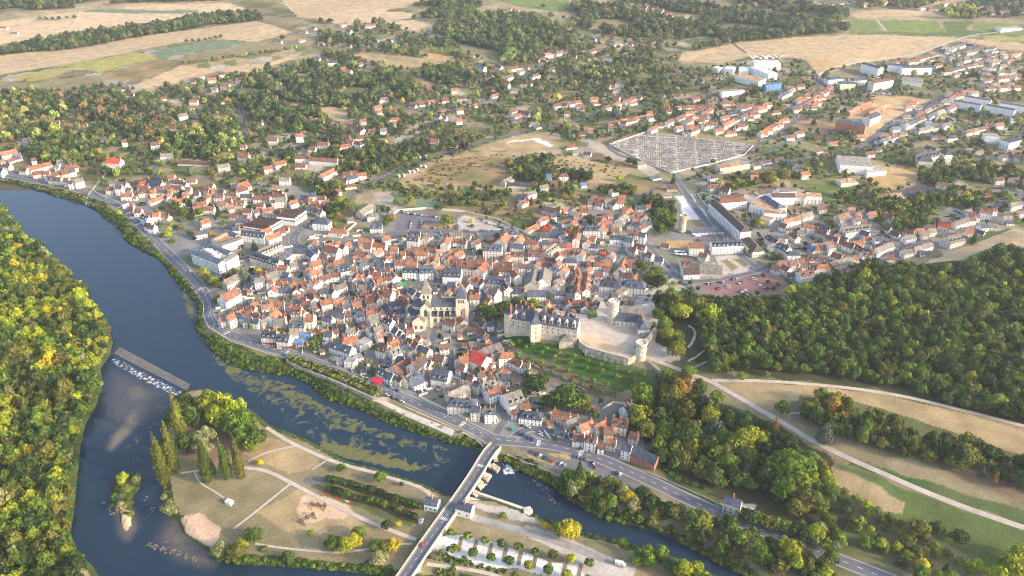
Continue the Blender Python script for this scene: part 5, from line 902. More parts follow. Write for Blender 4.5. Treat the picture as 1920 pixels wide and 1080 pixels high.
big('hospital','lower pinkish three-storey block with brown court roof behind the white river road block','building',[
 (412,456,450,443,11,9.6,10,'g',zz(8,3,2,4)),(400,448,424,436,11.2,9.8,8,'o'),(428,434,444,441,11.1,9.7,8,'s'),(406,452,430,442,9.6,9.2,13,'o',dict(flat=True))],wm='wall1')
big('mansard_block','L-shaped stone school with steep slate roof and white dormers left of the bend','building',[
 (472,471,524,487,14,9,10,'s',dict(dorm=9,**zz(9,3.4,2,4))),(484,468,524,452,14.1,9.1,10,'g',dict(dorm=8,**zz(9.1,3.4,2,4)))],wm='wall1')
big('crescent_block','curved slate-roofed stone block round a small paved court','building',[
 (528,478,546,466,12,8.5,10,'s',zz(8,3,2,4)),(546,466,576,466,12.1,8.6,10,'s',zz(8,3,2,4)),(576,466,590,476,12,8.4,10,'s',zz(8,3,2,4))],wm='wall1')
def saw(px0,py0,px1,py1,px2,py2,n,z,h,label):
    a,b,c=[PZ(x,y,z+h) for x,y in ((px0,py0),(px1,py1),(px2,py2))]  # a->b along a tooth, a->c across the teeth
    o=thing('factory',(a[0],a[1],0),label,'factory'); u=(b-a); v=(c-a)
    W_=MB(); Q=lambda s,t,zz_: (u[0]*s+v[0]*t,u[1]*s+v[1]*t,zz_)
    W_.add([Q(0,0,z-3),Q(1,0,z-3),Q(1,1,z-3),Q(0,1,z-3),Q(0,0,z+h),Q(1,0,z+h),Q(1,1,z+h),Q(0,1,z+h)],[(0,1,5,4),(1,2,6,5),(2,3,7,6),(3,0,4,7),(4,5,6,7)]); W_.obj('wall',[M['wall2']],o)
    for i in range(n):
        t0,t1=i/n,(i+.62)/n; m=MB(); m.add([Q(0,t0,z+h+.02),Q(1,t0,z+h+.02),Q(1,t1,z+h+.02),Q(0,t1,z+h+.02),Q(0,t0+.1/n,z+h+2.6),Q(1,t0+.1/n,z+h+2.6)],[(3,2,5,4),(0,1,5,4),(0,4,3),(1,2,5)],0); m.obj('roof_tooth',[M['roof_d']],o)
    for i in range(14):
        s=(i+.5)/14; p=Q(1.0,s,z+h*.6); place(WIN,'window',o,p,math.atan2(v[1],v[0]),(3,2,1.8))
        if i<8: p=Q((i+.5)/8,0,z+h*.6); place(WIN,'window',o,p,math.atan2(u[1],u[0]),(3.6,2,1.6))
    for s in (.3,.6,.9): EXCL.append((a[0]+u[0]*.5+v[0]*s,a[1]+u[1]*.5+v[1]*s,20))
    return o
saw(518,406,553,410,540,391,5,7,9,'tall white factory with saw-tooth roof and corner facade on the bend of the street')
saw(456,424,498,430,488,407,7,7,6,'low white factory with many dark saw-tooth roof ridges left of the taller one')
big('school','long white three-storey school with brown hipped roof beside the white gravel field','school',[
 (1342,376,1396,425,16,12,13,'d',dict(hip=True,**zz(8,3.2,3,3.4,90))),(1352,372,1392,369,13,9.5,12,'b',dict(hip=True,**zz(8,3.2,2,3.4)))])
big('school','low hipped brown-roofed hall at the lower end of the long white school','school hall',[(1404,444,1420,460,12,7,14,'d',dict(hip=True,**zz(8,3,1,3.4)))],wm='wall1')
big('modern_school','flat-roofed white school with brown roof decks and blue ribbon windows','school',[
 (1412,378,1470,392,9,8.6,24,'o',dict(flat=True,**zz(8,3,2,4,30))),(1394,360,1420,370,8,7.6,12,'o',dict(flat=True)),(1432,396,1474,398,8.5,8.1,12,'o',dict(flat=True,**zz(7,3,2,4,30))),
 (1420,358,1446,353,13,10,12,'d'),(1436,366,1462,382,14,10,13,'s',dict(hip=True)),(1446,362,1490,362,13.2,10,12,'d'),(1460,352,1490,351,12,9,12,'g'),(1492,366,1512,370,8,7.6,16,'o',dict(flat=True,**zz(7,3,2,4,20))),(1512,364,1540,366,8.5,8,14,'o',dict(flat=True,**zz(7,3,2,4,20))),(1428,406,1448,412,5.2,5,12,'o',dict(flat=True))])
big('town_hall','cream mansion with slate roof, white dormers and tall brick chimneys facing two small lawns','mansion',[
 (1334,452,1392,450,13.5,9.5,12,'s',dict(dorm=7,chim=3,**zz(8,3.4,2,3.6)))],wm='wall2')
big('sports_hall','large white sports hall with grey flat roof next to the rugby pitch','sports hall',[(1572,300,1632,304,10,9.6,38,'f',dict(flat=True))])
big('sports_hall','lower white hall attached to the right of the large sports hall','sports hall',[(1618,318,1654,315,6,5.6,22,'f',dict(flat=True,**zz(3,3,1,5)))])
big('shed','flat brown-roofed workshop below the sports halls','workshop',[(1572,340,1604,338,5,4.6,16,'o',dict(flat=True,**zz(3,3,1,5)))],wm='wall1')
big('brick_block','long four-storey red brick apartment block with dark roof beside a yellow poplar','apartment block',[(1577,224,1619,231,17,14,13,'s',dict(hip=True,**zz(3,3.4,4,4.2,60)))],wm='brick')
for pts,lab in [([(1341,126),(1370,128)],'left'),([(1620,118),(1650,124)],'')]: pass
AP=[(1620,116,1653,126,17,15,13,'white five-storey apartment slab turned edge-on beside the ploughed field'),(1634,152,1671,146,16,14,14,'cream-lit apartment slab with brown roof nearest the small car park'),  # cream-lit slab: warm sunlight on its face is put into the wall colour
 (1666,118,1700,121,15,13,13,'left one of the two joined white apartment slabs on the estate'),(1690,124,1746,123,15,13,13,'longest white apartment slab on the estate, joined to its left neighbour'),
 (1556,144,1572,143,12,9,16,'small white apartment cube with pyramid roof, leftmost of three'),(1580,152,1596,152,12,9,16,'small cream apartment cube with pyramid roof, middle and lowest of three'),(1602,146,1616,145,12,9,16,'small white apartment cube with pyramid roof, rightmost of three'),
 (1795,187,1836,194,12,10.5,12,'front left long white housing bar with blue-grey roof'),(1815,179,1854,185,12,10.5,12,'rear left long white housing bar with blue-grey roof'),(1855,195,1899,203,12,10.5,12,'front right long white housing bar with blue-grey roof'),(1882,191,1930,198,12,10.5,12,'rear right long white housing bar cut by the picture edge'),
 (1872,53,1912,51,7,6.6,18,'pale flat farm sheds beside the far right vineyard, flat grey roof'),(1352,171,1394,168,9,8.6,10,'low white row of four joined flats below the modern school'),(1626,218,1646,210,14,11,13,'cream block of flats beside the brick apartment block'),(1845,252,1872,254,11,10.6,16,'white office block with flat grey roof by a sandy plot'),(1885,264,1910,258,13,12,14,'white flats with balconies at the right picture edge')]
for ax,ay,bx,by,hr,he,w,lab in AP:
    big('apartment_block',lab,'apartment block',[(ax,ay,bx,by,hr,he,w,'f' if 'flat grey' in lab or 'low white' in lab else ('b' if 'brown' in lab else 's'),dict(hip=('pyramid' in lab or 'hous' in lab),flat=('flat grey' in lab or 'low white' in lab),**zz(3,3,int(he/3),4.5,40)))],wm='wall1' if 'cream' in lab else 'wall4')
big('manor','large cream manor with slate roofs, brick dormers and corner pavilions among gardens','manor',[(1726,286,1760,281,17,11,13,'s',dict(chim=3,dorm=5,**zz(3.5,3.4,3,3.6,50))),(1730,291,1744,292,17.2,11,13,'s',dict(hip=True,chim=2,**zz(3.5,3.4,3,3.6))),(1772,278,1778,282,17,12,11,'s',dict(hip=True,**zz(3.5,3.4,3,3.6))),(1738,272,1758,279,14,10,11,'s'),(1784,285,1800,288,9,6,10,'s')],wm='wall1')
big('supermarket','low white and brick shop with a flat grey roof in front of a car park','shop',[(1692,148,1730,152,6,5.6,36,'f',dict(flat=True))])
big('wooden_building','stepped modern building with brown timber faces below the cemetery','building',[(1346,312,1368,310,9,8.5,14,'o',dict(flat=True,wm='wall3')),(1368,309,1390,307,9,8.6,12,'o',dict(flat=True,wm='wall3')),(1390,306,1404,305,8,7.6,12,'f',dict(flat=True,wm='wall3'))])
big('college','large modern college with pale flat roofs and a sky blue end wall','college',[
 (1412,115,1462,116,12,11,26,'w',dict(flat=True)),(1414,124,1450,138,11,10.5,20,'w',dict(flat=True,**zz(4,3.5,2,5,30))),(1384,140,1430,150,8,7.5,26,'o',dict(flat=True,**zz(3,3,2,5,30))),(1433,159,1463,155,8.2,7.7,10,'B',dict(flat=True,wm='roof_B')),
 (1360,126,1378,128,8,7.6,22,'w',dict(flat=True,**zz(3,3,2,5))),(1386,127,1404,128,8,7.6,20,'w',dict(flat=True,**zz(3,3,2,5))),(1340,125,1352,128,7,6.6,14,'w',dict(flat=True))],wm='wall2')
for k,(lst,lab) in enumerate([([(1590,208,1603,203),(1600,203,1612,197),(1612,198,1622,193),(1620,194,1632,190)],'upper'),([(1628,210,1640,206),(1638,206,1650,200),(1650,201,1660,196),(1658,197,1670,195)],'lower')]):
    big('terrace_row','new brick row of red-tiled houses, the %s of two on the pale building site'%lab,'terraced houses',[(a,b,c,d,8,5,9,'t') for a,b,c,d in lst],wm='brick')
big('barn','long roadside barn with slate roof and orange brick side below the wood','barn',[(1187,838,1234,857,9,5.5,11,'s',dict(wm='brick',**zz(9,3,1,5)))],zfix=7)
big('lock_house','white house with slate roof at the left side of the bridge end','house',[(798,932,822,937,8,5,7.5,'s',dict(chim=1,**zz(3.5+2,3,1,2.6)))],zfix=4)
big('bridge_house','pale house with slate roof and painted side wall at the right side of the bridge','house',[(857,940,886,948,9,6,7.5,'s',dict(chim=1,**zz(6,3,1,4)))],zfix=4)
big('gate_lodge','narrow cream house with mansard slate roof between the road and the wood','house',[(1360,928,1391,938,12,8,7,'s',dict(chim=1,wm='wall1',**zz(8,3,2,3.6)))],zfix=7)
big('campsite_hut','small white flat-roofed hut alone on the park grass','hut',[(424,937,434,941,2.8,2.5,3.6,'w',dict(flat=True))],zfix=3)
big('kiosk','grey kiosk with slanted roof beside the bridge parapet','kiosk',[(786,971,792,972,4,3,3.5,'g')],zfix=3)
EXTRA=[]
# ---------------------------------------------------------------- trees
def crown_geo(kind,nf,fs,seed):
    "unit crown: radius 1, base z=0; returns quads (n,4,3)"
    g=np.random.RandomState(seed)
    if kind=='broad': H=1.5; lobes=[((0,0,.8),(.66,.66,.62))]+[((q_*math.cos(a),q_*math.sin(a),g.uniform(.35,1.1)),(g.uniform(.26,.56),)*2+(g.uniform(.26,.5),)) for a,q_ in zip(g.uniform(0,6.28)+np.arange(9)*.7,g.uniform(.45,.85,9))]+[((g.uniform(-.35,.35),g.uniform(-.35,.35),g.uniform(1.1,1.35)),(.42,.42,.34)) for _ in range(3)]
    elif kind=='poplar': lobes=[((g.uniform(-.15,.15),g.uniform(-.15,.15),z),(r,r,.75)) for z,r in ((.7,.72),(1.4,.9),(2.1,.85),(2.9,.75),(3.6,.6),(4.3,.38),(4.8,.2))]
    elif kind=='conifer': lobes=[((g.uniform(-.08,.08),g.uniform(-.08,.08),z),(r,r,.3)) for z,r in ((.35,.95),(.8,.88),(1.25,.74),(1.7,.6),(2.15,.46),(2.55,.32),(2.95,.18))]
    elif kind=='pollard': lobes=[((0,0,.7),(.95,.95,.72))]+[((.45*math.cos(a),.45*math.sin(a),g.uniform(.5,.95)),(.48,.48,.42)) for a in np.arange(5)*1.25]
    elif kind=='shrub': lobes=[((0,0,.35),(.8,.8,.5))]+[((.5*math.cos(a),.5*math.sin(a),.3),(.45,.45,.42)) for a in np.arange(4)*1.6+seed]
    elif kind=='bare': lobes=[((0,0,1.0),(1,1,1.0))]
    ar=np.array([l[1][0]*(l[1][0]+l[1][2]) for l in lobes]); ar/=ar.sum()
    li=g.choice(len(lobes),nf*3,p=ar); d=g.normal(size=(nf*3,3)); d/=np.linalg.norm(d,axis=1)[:,None]
    c=np.array([l[0] for l in lobes])[li]; r=np.array([l[1] for l in lobes])[li]
    p=c+d*r*g.uniform(.80,1.16,(nf*3,1)); keep=np.ones(len(p),bool)
    for j,l in enumerate(lobes):
        q=(p-np.array(l[0]))/np.array(l[1]); keep&=~(((q**2).sum(1)<.70)&(li!=j))
    keep&=p[:,2]>.02
    p=p[keep][:nf]; d=d[keep][:nf]/r[keep][:nf]; d/=np.linalg.norm(d,axis=1)[:,None]
    d=d+g.normal(size=d.shape)*.42; d/=np.linalg.norm(d,axis=1)[:,None]
    u=np.cross(d,g.normal(size=d.shape)); u/=np.linalg.norm(u,axis=1)[:,None]; v=np.cross(d,u)
    s=fs*g.uniform(.65,1.3,(len(p),1)); w_=s*g.uniform(.6,1,(len(p),1))
    Q=np.stack([p-u*s-v*w_*.6,p+u*s*.7-v*w_,p+u*s+v*w_*.6,p-u*s*.7+v*w_],1)
    return Q
def core_geo(kind,seed,sub=1,k=.80):
    g=np.random.RandomState(seed); out=[]
    import bmesh
    bm=bmesh.new(); bmesh.ops.create_icosphere(bm,subdivisions=sub,radius=1); V=np.array([v.co[:] for v in bm.verts]); F=np.array([[v.index for v in f.verts] for f in bm.faces]); bm.free()
    H={'broad':(.8,.78,.66),'poplar':(2.4,.72,2.3),'conifer':(1.3,.62,1.35),'pollard':(.7,.95,.68),'shrub':(.35,.85,.42)}.get(kind)
    V=V*np.array([H[1],H[1],H[2]])*k*g.uniform(.85,1.1,(len(V),1))
    if kind in('conifer','poplar'): 
        tt=np.clip((V[:,2]+H[2])/(2*H[2]),0,1); V[:,:2]*=(1.25-tt[:,None]*(1.0 if kind=='conifer' else .6))
    V[:,2]+=H[0]; return V,F
PAL0=dict(dk=(.026,.050,.016),md=(.046,.082,.018),lt=(.088,.142,.022),yg=(.17,.205,.02),ye=(.31,.27,.02),ol=(.085,.098,.022),orr=(.17,.115,.024),br=(.12,.08,.03),pu=(.035,.018,.02),bl=(.075,.10,.085),sv=(.14,.155,.075),rd=(.30,.05,.03),vg=(.065,.145,.018))
PAL={k:(v[0]*1.86+.008,v[1]*1.72+.006,v[2]*1.5+.002) for k,v in PAL0.items()}
PALW=dict(dk='dark green',md='green',lt='light green',yg='yellow-green',ye='golden yellow',ol='olive green',orr='orange-brown',br='brownish',pu='dark purple',bl='blue-grey',sv='silvery green',rd='red-tinted',vg='vivid green')
PROTO={}
def proto(kind,var,lod):
    k=(kind,var,lod)
    if k in PROTO: return PROTO[k]
    nf,fs={3:(760,.105),2:(300,.15),1:(110,.23),0:(42,.34)}[lod]
    if kind=='poplar': nf=int(nf*1.5)
    if kind in('pollard','shrub'): fs*=1.25; nf=int(nf*.8)
    Q=crown_geo(kind,nf,fs,hash((kind,var))%1000 if False else (len(kind)*31+var*7)); 
    V,F=core_geo(kind,var+3,2 if lod>=2 else 1,.80)
    n=len(Q)*4; qv=Q.reshape(-1,3); qf=np.arange(n).reshape(-1,4)
    F4=np.column_stack([F,F[:,2]])+n
    PROTO[k]=(np.vstack([qv,V]),qf,F+n); return PROTO[k]
TREES=[] # (x,y,z,kind,radius,color key, jittered and hazed color, zone)
g_=np.random.RandomState(5)
def addtree(x,y,kind,r,ck,zone=None,z=None,hs=1.):
    z=float(G(x,y)) if z is None else z
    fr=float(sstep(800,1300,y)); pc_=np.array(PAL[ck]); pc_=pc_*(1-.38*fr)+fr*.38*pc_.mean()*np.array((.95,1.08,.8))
    c=(1+.30*fr)*pc_*g_.uniform(.78,1.22)*g_.uniform(.93,1.07,3)  # far trees greyed and lightened by distance: haze put into the leaf colour
    TREES.append([x,y,z,kind,r,ck,c,zone,hs])
def pick(mix):
    ks=list(mix); w_=np.array([mix[k] for k in ks],float); return ks[g_.choice(len(ks),p=w_/w_.sum())]
hb={}
for m,s in list(zip(HXY,HSZ))+[((e[0],e[1]),e[2]) for e in EXCL]:
    hb.setdefault((int(m[0]//25),int(m[1]//25)),[]).append((m[0],m[1],s))
for h_ in HS:
    if h_[0][1]>760:
        q=h_[0]*(1-9/np.linalg.norm(h_[0])); hb.setdefault((int(q[0]//25),int(q[1]//25)),[]).append((q[0],q[1],max(h_[2],h_[3])/2*1.15))
rb={}
for k,wd,pts in ROADW:
    for p in pts: rb.setdefault((int(p[0]//25),int(p[1]//25)),[]).append((p[0],p[1],wd/2))
def clear(x,y,r,mar=1.5):
    i,j=int(x//25),int(y//25)
    for a in (-1,0,1):
        for b in (-1,0,1):
            for X,Y,s in hb.get((i+a,j+b),()):
                if (X-x)**2+(Y-y)**2<(s*.85+r*.6)**2: return False
            for X,Y,s in rb.get((i+a,j+b),()):
                if (X-x)**2+(Y-y)**2<(s+mar)**2: return False
    return True
OPEN=[poly for k,poly,tr in LANDW if not tr]
L_MIX=dict(yg=3.5,lt=3,ol=6,md=5,ye=.3,dk=4,sv=.8); D_MIX=dict(dk=4.5,md=9,ol=3.5,lt=3.5,yg=1); M_MIX=dict(md=6,ol=4,dk=3,lt=3.5,yg=1.2,orr=.3,bl=.3)
B_MIX=dict(md=4,ol=4,lt=2,sv=1.5,dk=2,yg=1); S_MIX=dict(md=5,dk=5,ol=4,lt=1.5,yg=.8,orr=.6,ye=.2,pu=.35,bl=.6,br=.6); F_MIX=dict(dk=6,md=5,ol=2.5,br=.3,lt=.6); G_MIX=dict(lt=4,yg=4,md=3,vg=1)
REGN=[ # outline, spacing, radius range, mix, keep clear of open land, zone phrase, kinds
('-95 385 0 393 46 440 105 496 166 560 206 620 218 650 202 690 198 730 179 780 157 830 145 900 139 960 130 1000 154 1060 178 1100 150 1200 -150 1200 -150 400',6.6,(3.0,5.4),L_MIX,1,'left bank wood'),
('1240 560 1330 565 1430 572 1520 545 1640 500 1700 505 1740 515 1960 495 2080 825 1930 795 1800 762 1700 735 1600 714 1500 700 1400 695 1340 690 1310 640 1305 605 1260 600 1228 572',6.8,(3.1,5.3),D_MIX,0,'wood right of the castle'),
('1780 500 1960 462 2080 480 2000 505',10,(4,6),F_MIX,0,'wood right of the castle'),
('1205 725 1245 705 1275 700 1300 735 1370 765 1430 790 1470 835 1530 862 1555 920 1560 965 1500 960 1440 940 1400 925 1350 915 1300 905 1240 880 1190 805 1188 760',8,(4,6.6),M_MIX,1,'slope wood under the drive'),
('1500 755 1560 750 1640 792 1700 812 1800 838 1960 880 1960 930 1800 888 1650 850 1570 828 1500 790',7.5,(4.2,5.6),dict(md=4,ol=6,dk=4,orr=1,yg=.6),0,'tree band in the park'),
('1052 885 1110 905 1180 925 1250 950 1330 975 1380 985 1450 1000 1550 1055 1600 1120 1440 1085 1330 1035 1250 1000 1130 965 1065 935',7,(3.2,5),B_MIX,1,'trees on the river bank below the car park'),
('1150 1018 1230 1040 1330 1085 1380 1150 1200 1150 1150 1050',7,(3.5,5.2),G_MIX,1,'wood on the south bank'),
('1560 965 1610 935 1700 1000 1760 1040 1850 1080 1700 1090 1620 1010',9,(2.6,3.8),dict(ol=3,lt=3,yg=2,md=2),1,'park bottom'),
('1400 985 1500 985 1560 1010 1640 1080 1500 1060',8,(3.5,5),B_MIX,1,'park bottom'),
('-95 100 0 94 80 80 150 66 230 55 300 46 400 30 480 25 492 38 400 47 300 64 190 84 90 98 0 104 -95 118',9,(4.5,6.5),F_MIX,0,'tree line between the fields'),
('-95 24 0 28 100 20 250 6 420 2 620 -6 620 -30 -95 -30',12,(5,7.5),F_MIX,1,'far woods'),
('815 60 840 42 940 27 1010 35 1085 75 1075 87 1025 88 1005 118 940 114 930 97 895 88 858 80',9.5,(5,7),dict(md=5,dk=5,ol=4,lt=1),0,'far woods'),
('775 10 850 2 903 -5 905 12 870 32 800 36 768 24',10,(5,7),F_MIX,1,'far woods'),
('1065 22 1110 -20 1280 -24 1290 40 1250 70 1200 74 1110 60 1075 45',10.5,(5,7.5),dict(dk=5,md=5,ol=2,br=2),1,'far woods'),
('1280 -24 1400 -10 1500 10 1590 25 1596 60 1500 68 1400 82 1290 98 1270 60',11,(5,7.5),F_MIX,1,'far woods'),
('1590 -20 1960 -20 1960 30 1830 36 1740 20 1600 16',17,(4.5,7),F_MIX,1,'far woods'),
('1740 18 1830 15 1830 36 1745 36',11,(5,7),dict(yg=3,md=3,ye=1),1,'far woods'),
('1060 128 1130 112 1180 104 1222 96 1215 132 1150 152 1080 148',8.5,(4,6),dict(yg=4,ol=4,md=4),1,'far woods'),
('790 128 870 132 890 152 830 162 792 145',9,(4.5,6.5),dict(md=4,dk=3,ol=4),0,'far woods'),
('640 150 740 134 785 162 782 184 680 192 640 172',9,(4.5,6.5),dict(md=4,dk=4,ol=3,orr=1),1,'suburb gardens'),
('455 150 560 132 640 148 655 200 560 240 475 222 455 185',9.5,(4.5,6.5),dict(dk=5,md=4,ol=4,lt=1),1,'suburb gardens'),
('-95 188 60 175 112 182 102 235 60 262 0 270 -95 275',10,(4.5,6.5),dict(md=4,dk=4,ol=3,orr=1,yg=1),1,'hillside wood'),
('92 252 200 240 225 272 172 302 110 312 48 292',8.5,(4.2,6),dict(md=5,dk=4,ol=3,yg=.8),1,'hillside wood'),
('150 186 240 190 330 240 300 272 200 232 150 222',9,(4.5,6.5),dict(dk=4,md=3,br=2,ol=3,orr=1),1,'hillside wood'),
('300 262 440 222 472 262 400 302 312 292',9.5,(4,6),dict(md=4,lt=2,dk=3,yg=2,orr=1),1,'suburb gardens'),
('620 295 760 262 830 260 850 276 790 296 700 330 640 345 560 330',10,(3.6,5.4),dict(md=5,dk=4,ol=3),1,'suburb gardens'),
('600 345 650 340 640 400 600 420 588 392',10,(3.5,5.5),S_MIX,1,'suburb gardens'),
('950 305 1020 300 1060 318 1110 330 1100 360 1020 372 960 350',9.6,(3,5),S_MIX,1,'manor garden'),
('1205 365 1260 368 1268 425 1240 445 1212 418',8,(3,4.6),dict(dk=4,md=3,ol=2,lt=1),1,'garden by the old tower'),
('1330 350 1500 318 1530 335 1420 352 1340 365',10,(3.5,5),dict(ol=4,yg=2,orr=1.5,md=3),1,'suburb gardens'),
('1640 390 1760 368 1860 330 1900 300 1960 330 1960 350 1860 400 1800 412 1700 440 1640 430',9.5,(3.2,5),dict(md=4,ol=3,yg=2,lt=2,dk=3,br=.6),1,'suburb gardens'),
('1690 345 1760 320 1850 300 1960 290 1960 330 1860 345 1760 350',9,(3.2,5.2),S_MIX,1,'suburb gardens'),
('-60 180 300 160 640 112 700 340 560 350 330 330 200 332 0 300 -60 300',12.0,(2.4,4.9),S_MIX,1,'suburb gardens'),
('600 60 1280 112 1290 240 1140 262 900 282 700 340 620 300',12.4,(2.4,4.9),S_MIX,1,'suburb gardens'),
('600 30 900 40 1080 20 1280 60 1280 112 600 80',24,(4,6.5),F_MIX,1,'far woods'),
('1280 130 1960 100 1960 420 1680 430 1500 332 1290 350',13.6,(2.1,4.1),S_MIX,1,'suburb gardens'),
('190 340 470 335 640 395 640 430 500 430 400 470 330 470 260 430',15,(2.6,4.2),S_MIX,1,'town gardens'),
('640 345 900 350 1180 350 1250 400 1200 480 1100 470 900 400 700 400',16,(2.6,4.4),S_MIX,1,'town gardens'),
('400 460 1180 440 1250 520 1230 600 920 620 1180 760 1140 860 940 820 620 690 400 620',19,(1.8,3.4),dict(md=4,lt=2,ol=3,dk=3,yg=.8),1,'town gardens'),
('1290 350 1520 350 1900 370 1700 470 1480 545 1420 500',15,(2,3.8),S_MIX,1,'town gardens'),
('850 360 1010 362 1020 436 900 420',14,(1.5,2.8),S_MIX,0,'allotments'),
]
zs=[]
for s,sp,(r0,r1),mix,avoid,zone in REGN:
    poly=P(*px_list(s).T)[:,:2]; x0,y0=poly.min(0); x1,y1=poly.max(0)
    xs_,ys_=np.meshgrid(np.arange(x0,x1,sp),np.arange(y0,y1,sp*.9)); xs_=xs_+((np.arange(len(xs_))%2)*sp/2)[:,None]
    xs_=(xs_+g_.uniform(-.42,.42,xs_.shape)*sp).ravel(); ys_=(ys_+g_.uniform(-.42,.42,ys_.shape)*sp).ravel()
    ok=pip(xs_,ys_,poly); xs_,ys_=xs_[ok],ys_[ok]; zz_=G(xs_,ys_); ok=(zz_>1.0)&(ys_<3300)
    if avoid:
        for op in OPEN: ok&=~pip(xs_,ys_,op)
    pxx,pyy,dd=proj(xs_,ys_,zz_+5); ok&=(pxx>-150)&(pxx<2100)&(pyy>-45)&(pyy<1190)
    if zone=='far woods' and avoid: ok&=(wob(xs_,ys_,48,.2)>-.35)
    if 'suburb' in zone or 'town' in zone: ok&=(wob(xs_,ys_,31,.7)>-.75)
    n0=len(TREES)
    cl=wob(xs_,ys_,26,2)
    for x,y,o,cv in zip(xs_,ys_,ok,cl):
        if not o: continue
        r=g_.uniform(r0*.72,r1)*(1.35 if g_.rand()<.13 else 1); hs_=g_.uniform(.8,1.5)
        if avoid and not clear(x,y,r): continue
        kd='broad'
        if g_.rand()<(.07 if 'wood' not in zone else .02): kd='conifer'
        if 'town' in zone and g_.rand()<.4: kd='shrub'
        ck=pick(mix)
        if kd=='conifer': ck='dk' if g_.rand()<.7 else 'bl'; r*=.62
        if zone=='left bank wood':
            px_,py_,_=proj(x,y,8); 
            if py_<720 and wob(x,y,22)>.1 and g_.rand()<.5: ck='yg' if g_.rand()<.88 else 'ye'
        addtree(x,y,kd,r,ck,zone,None,hs_)
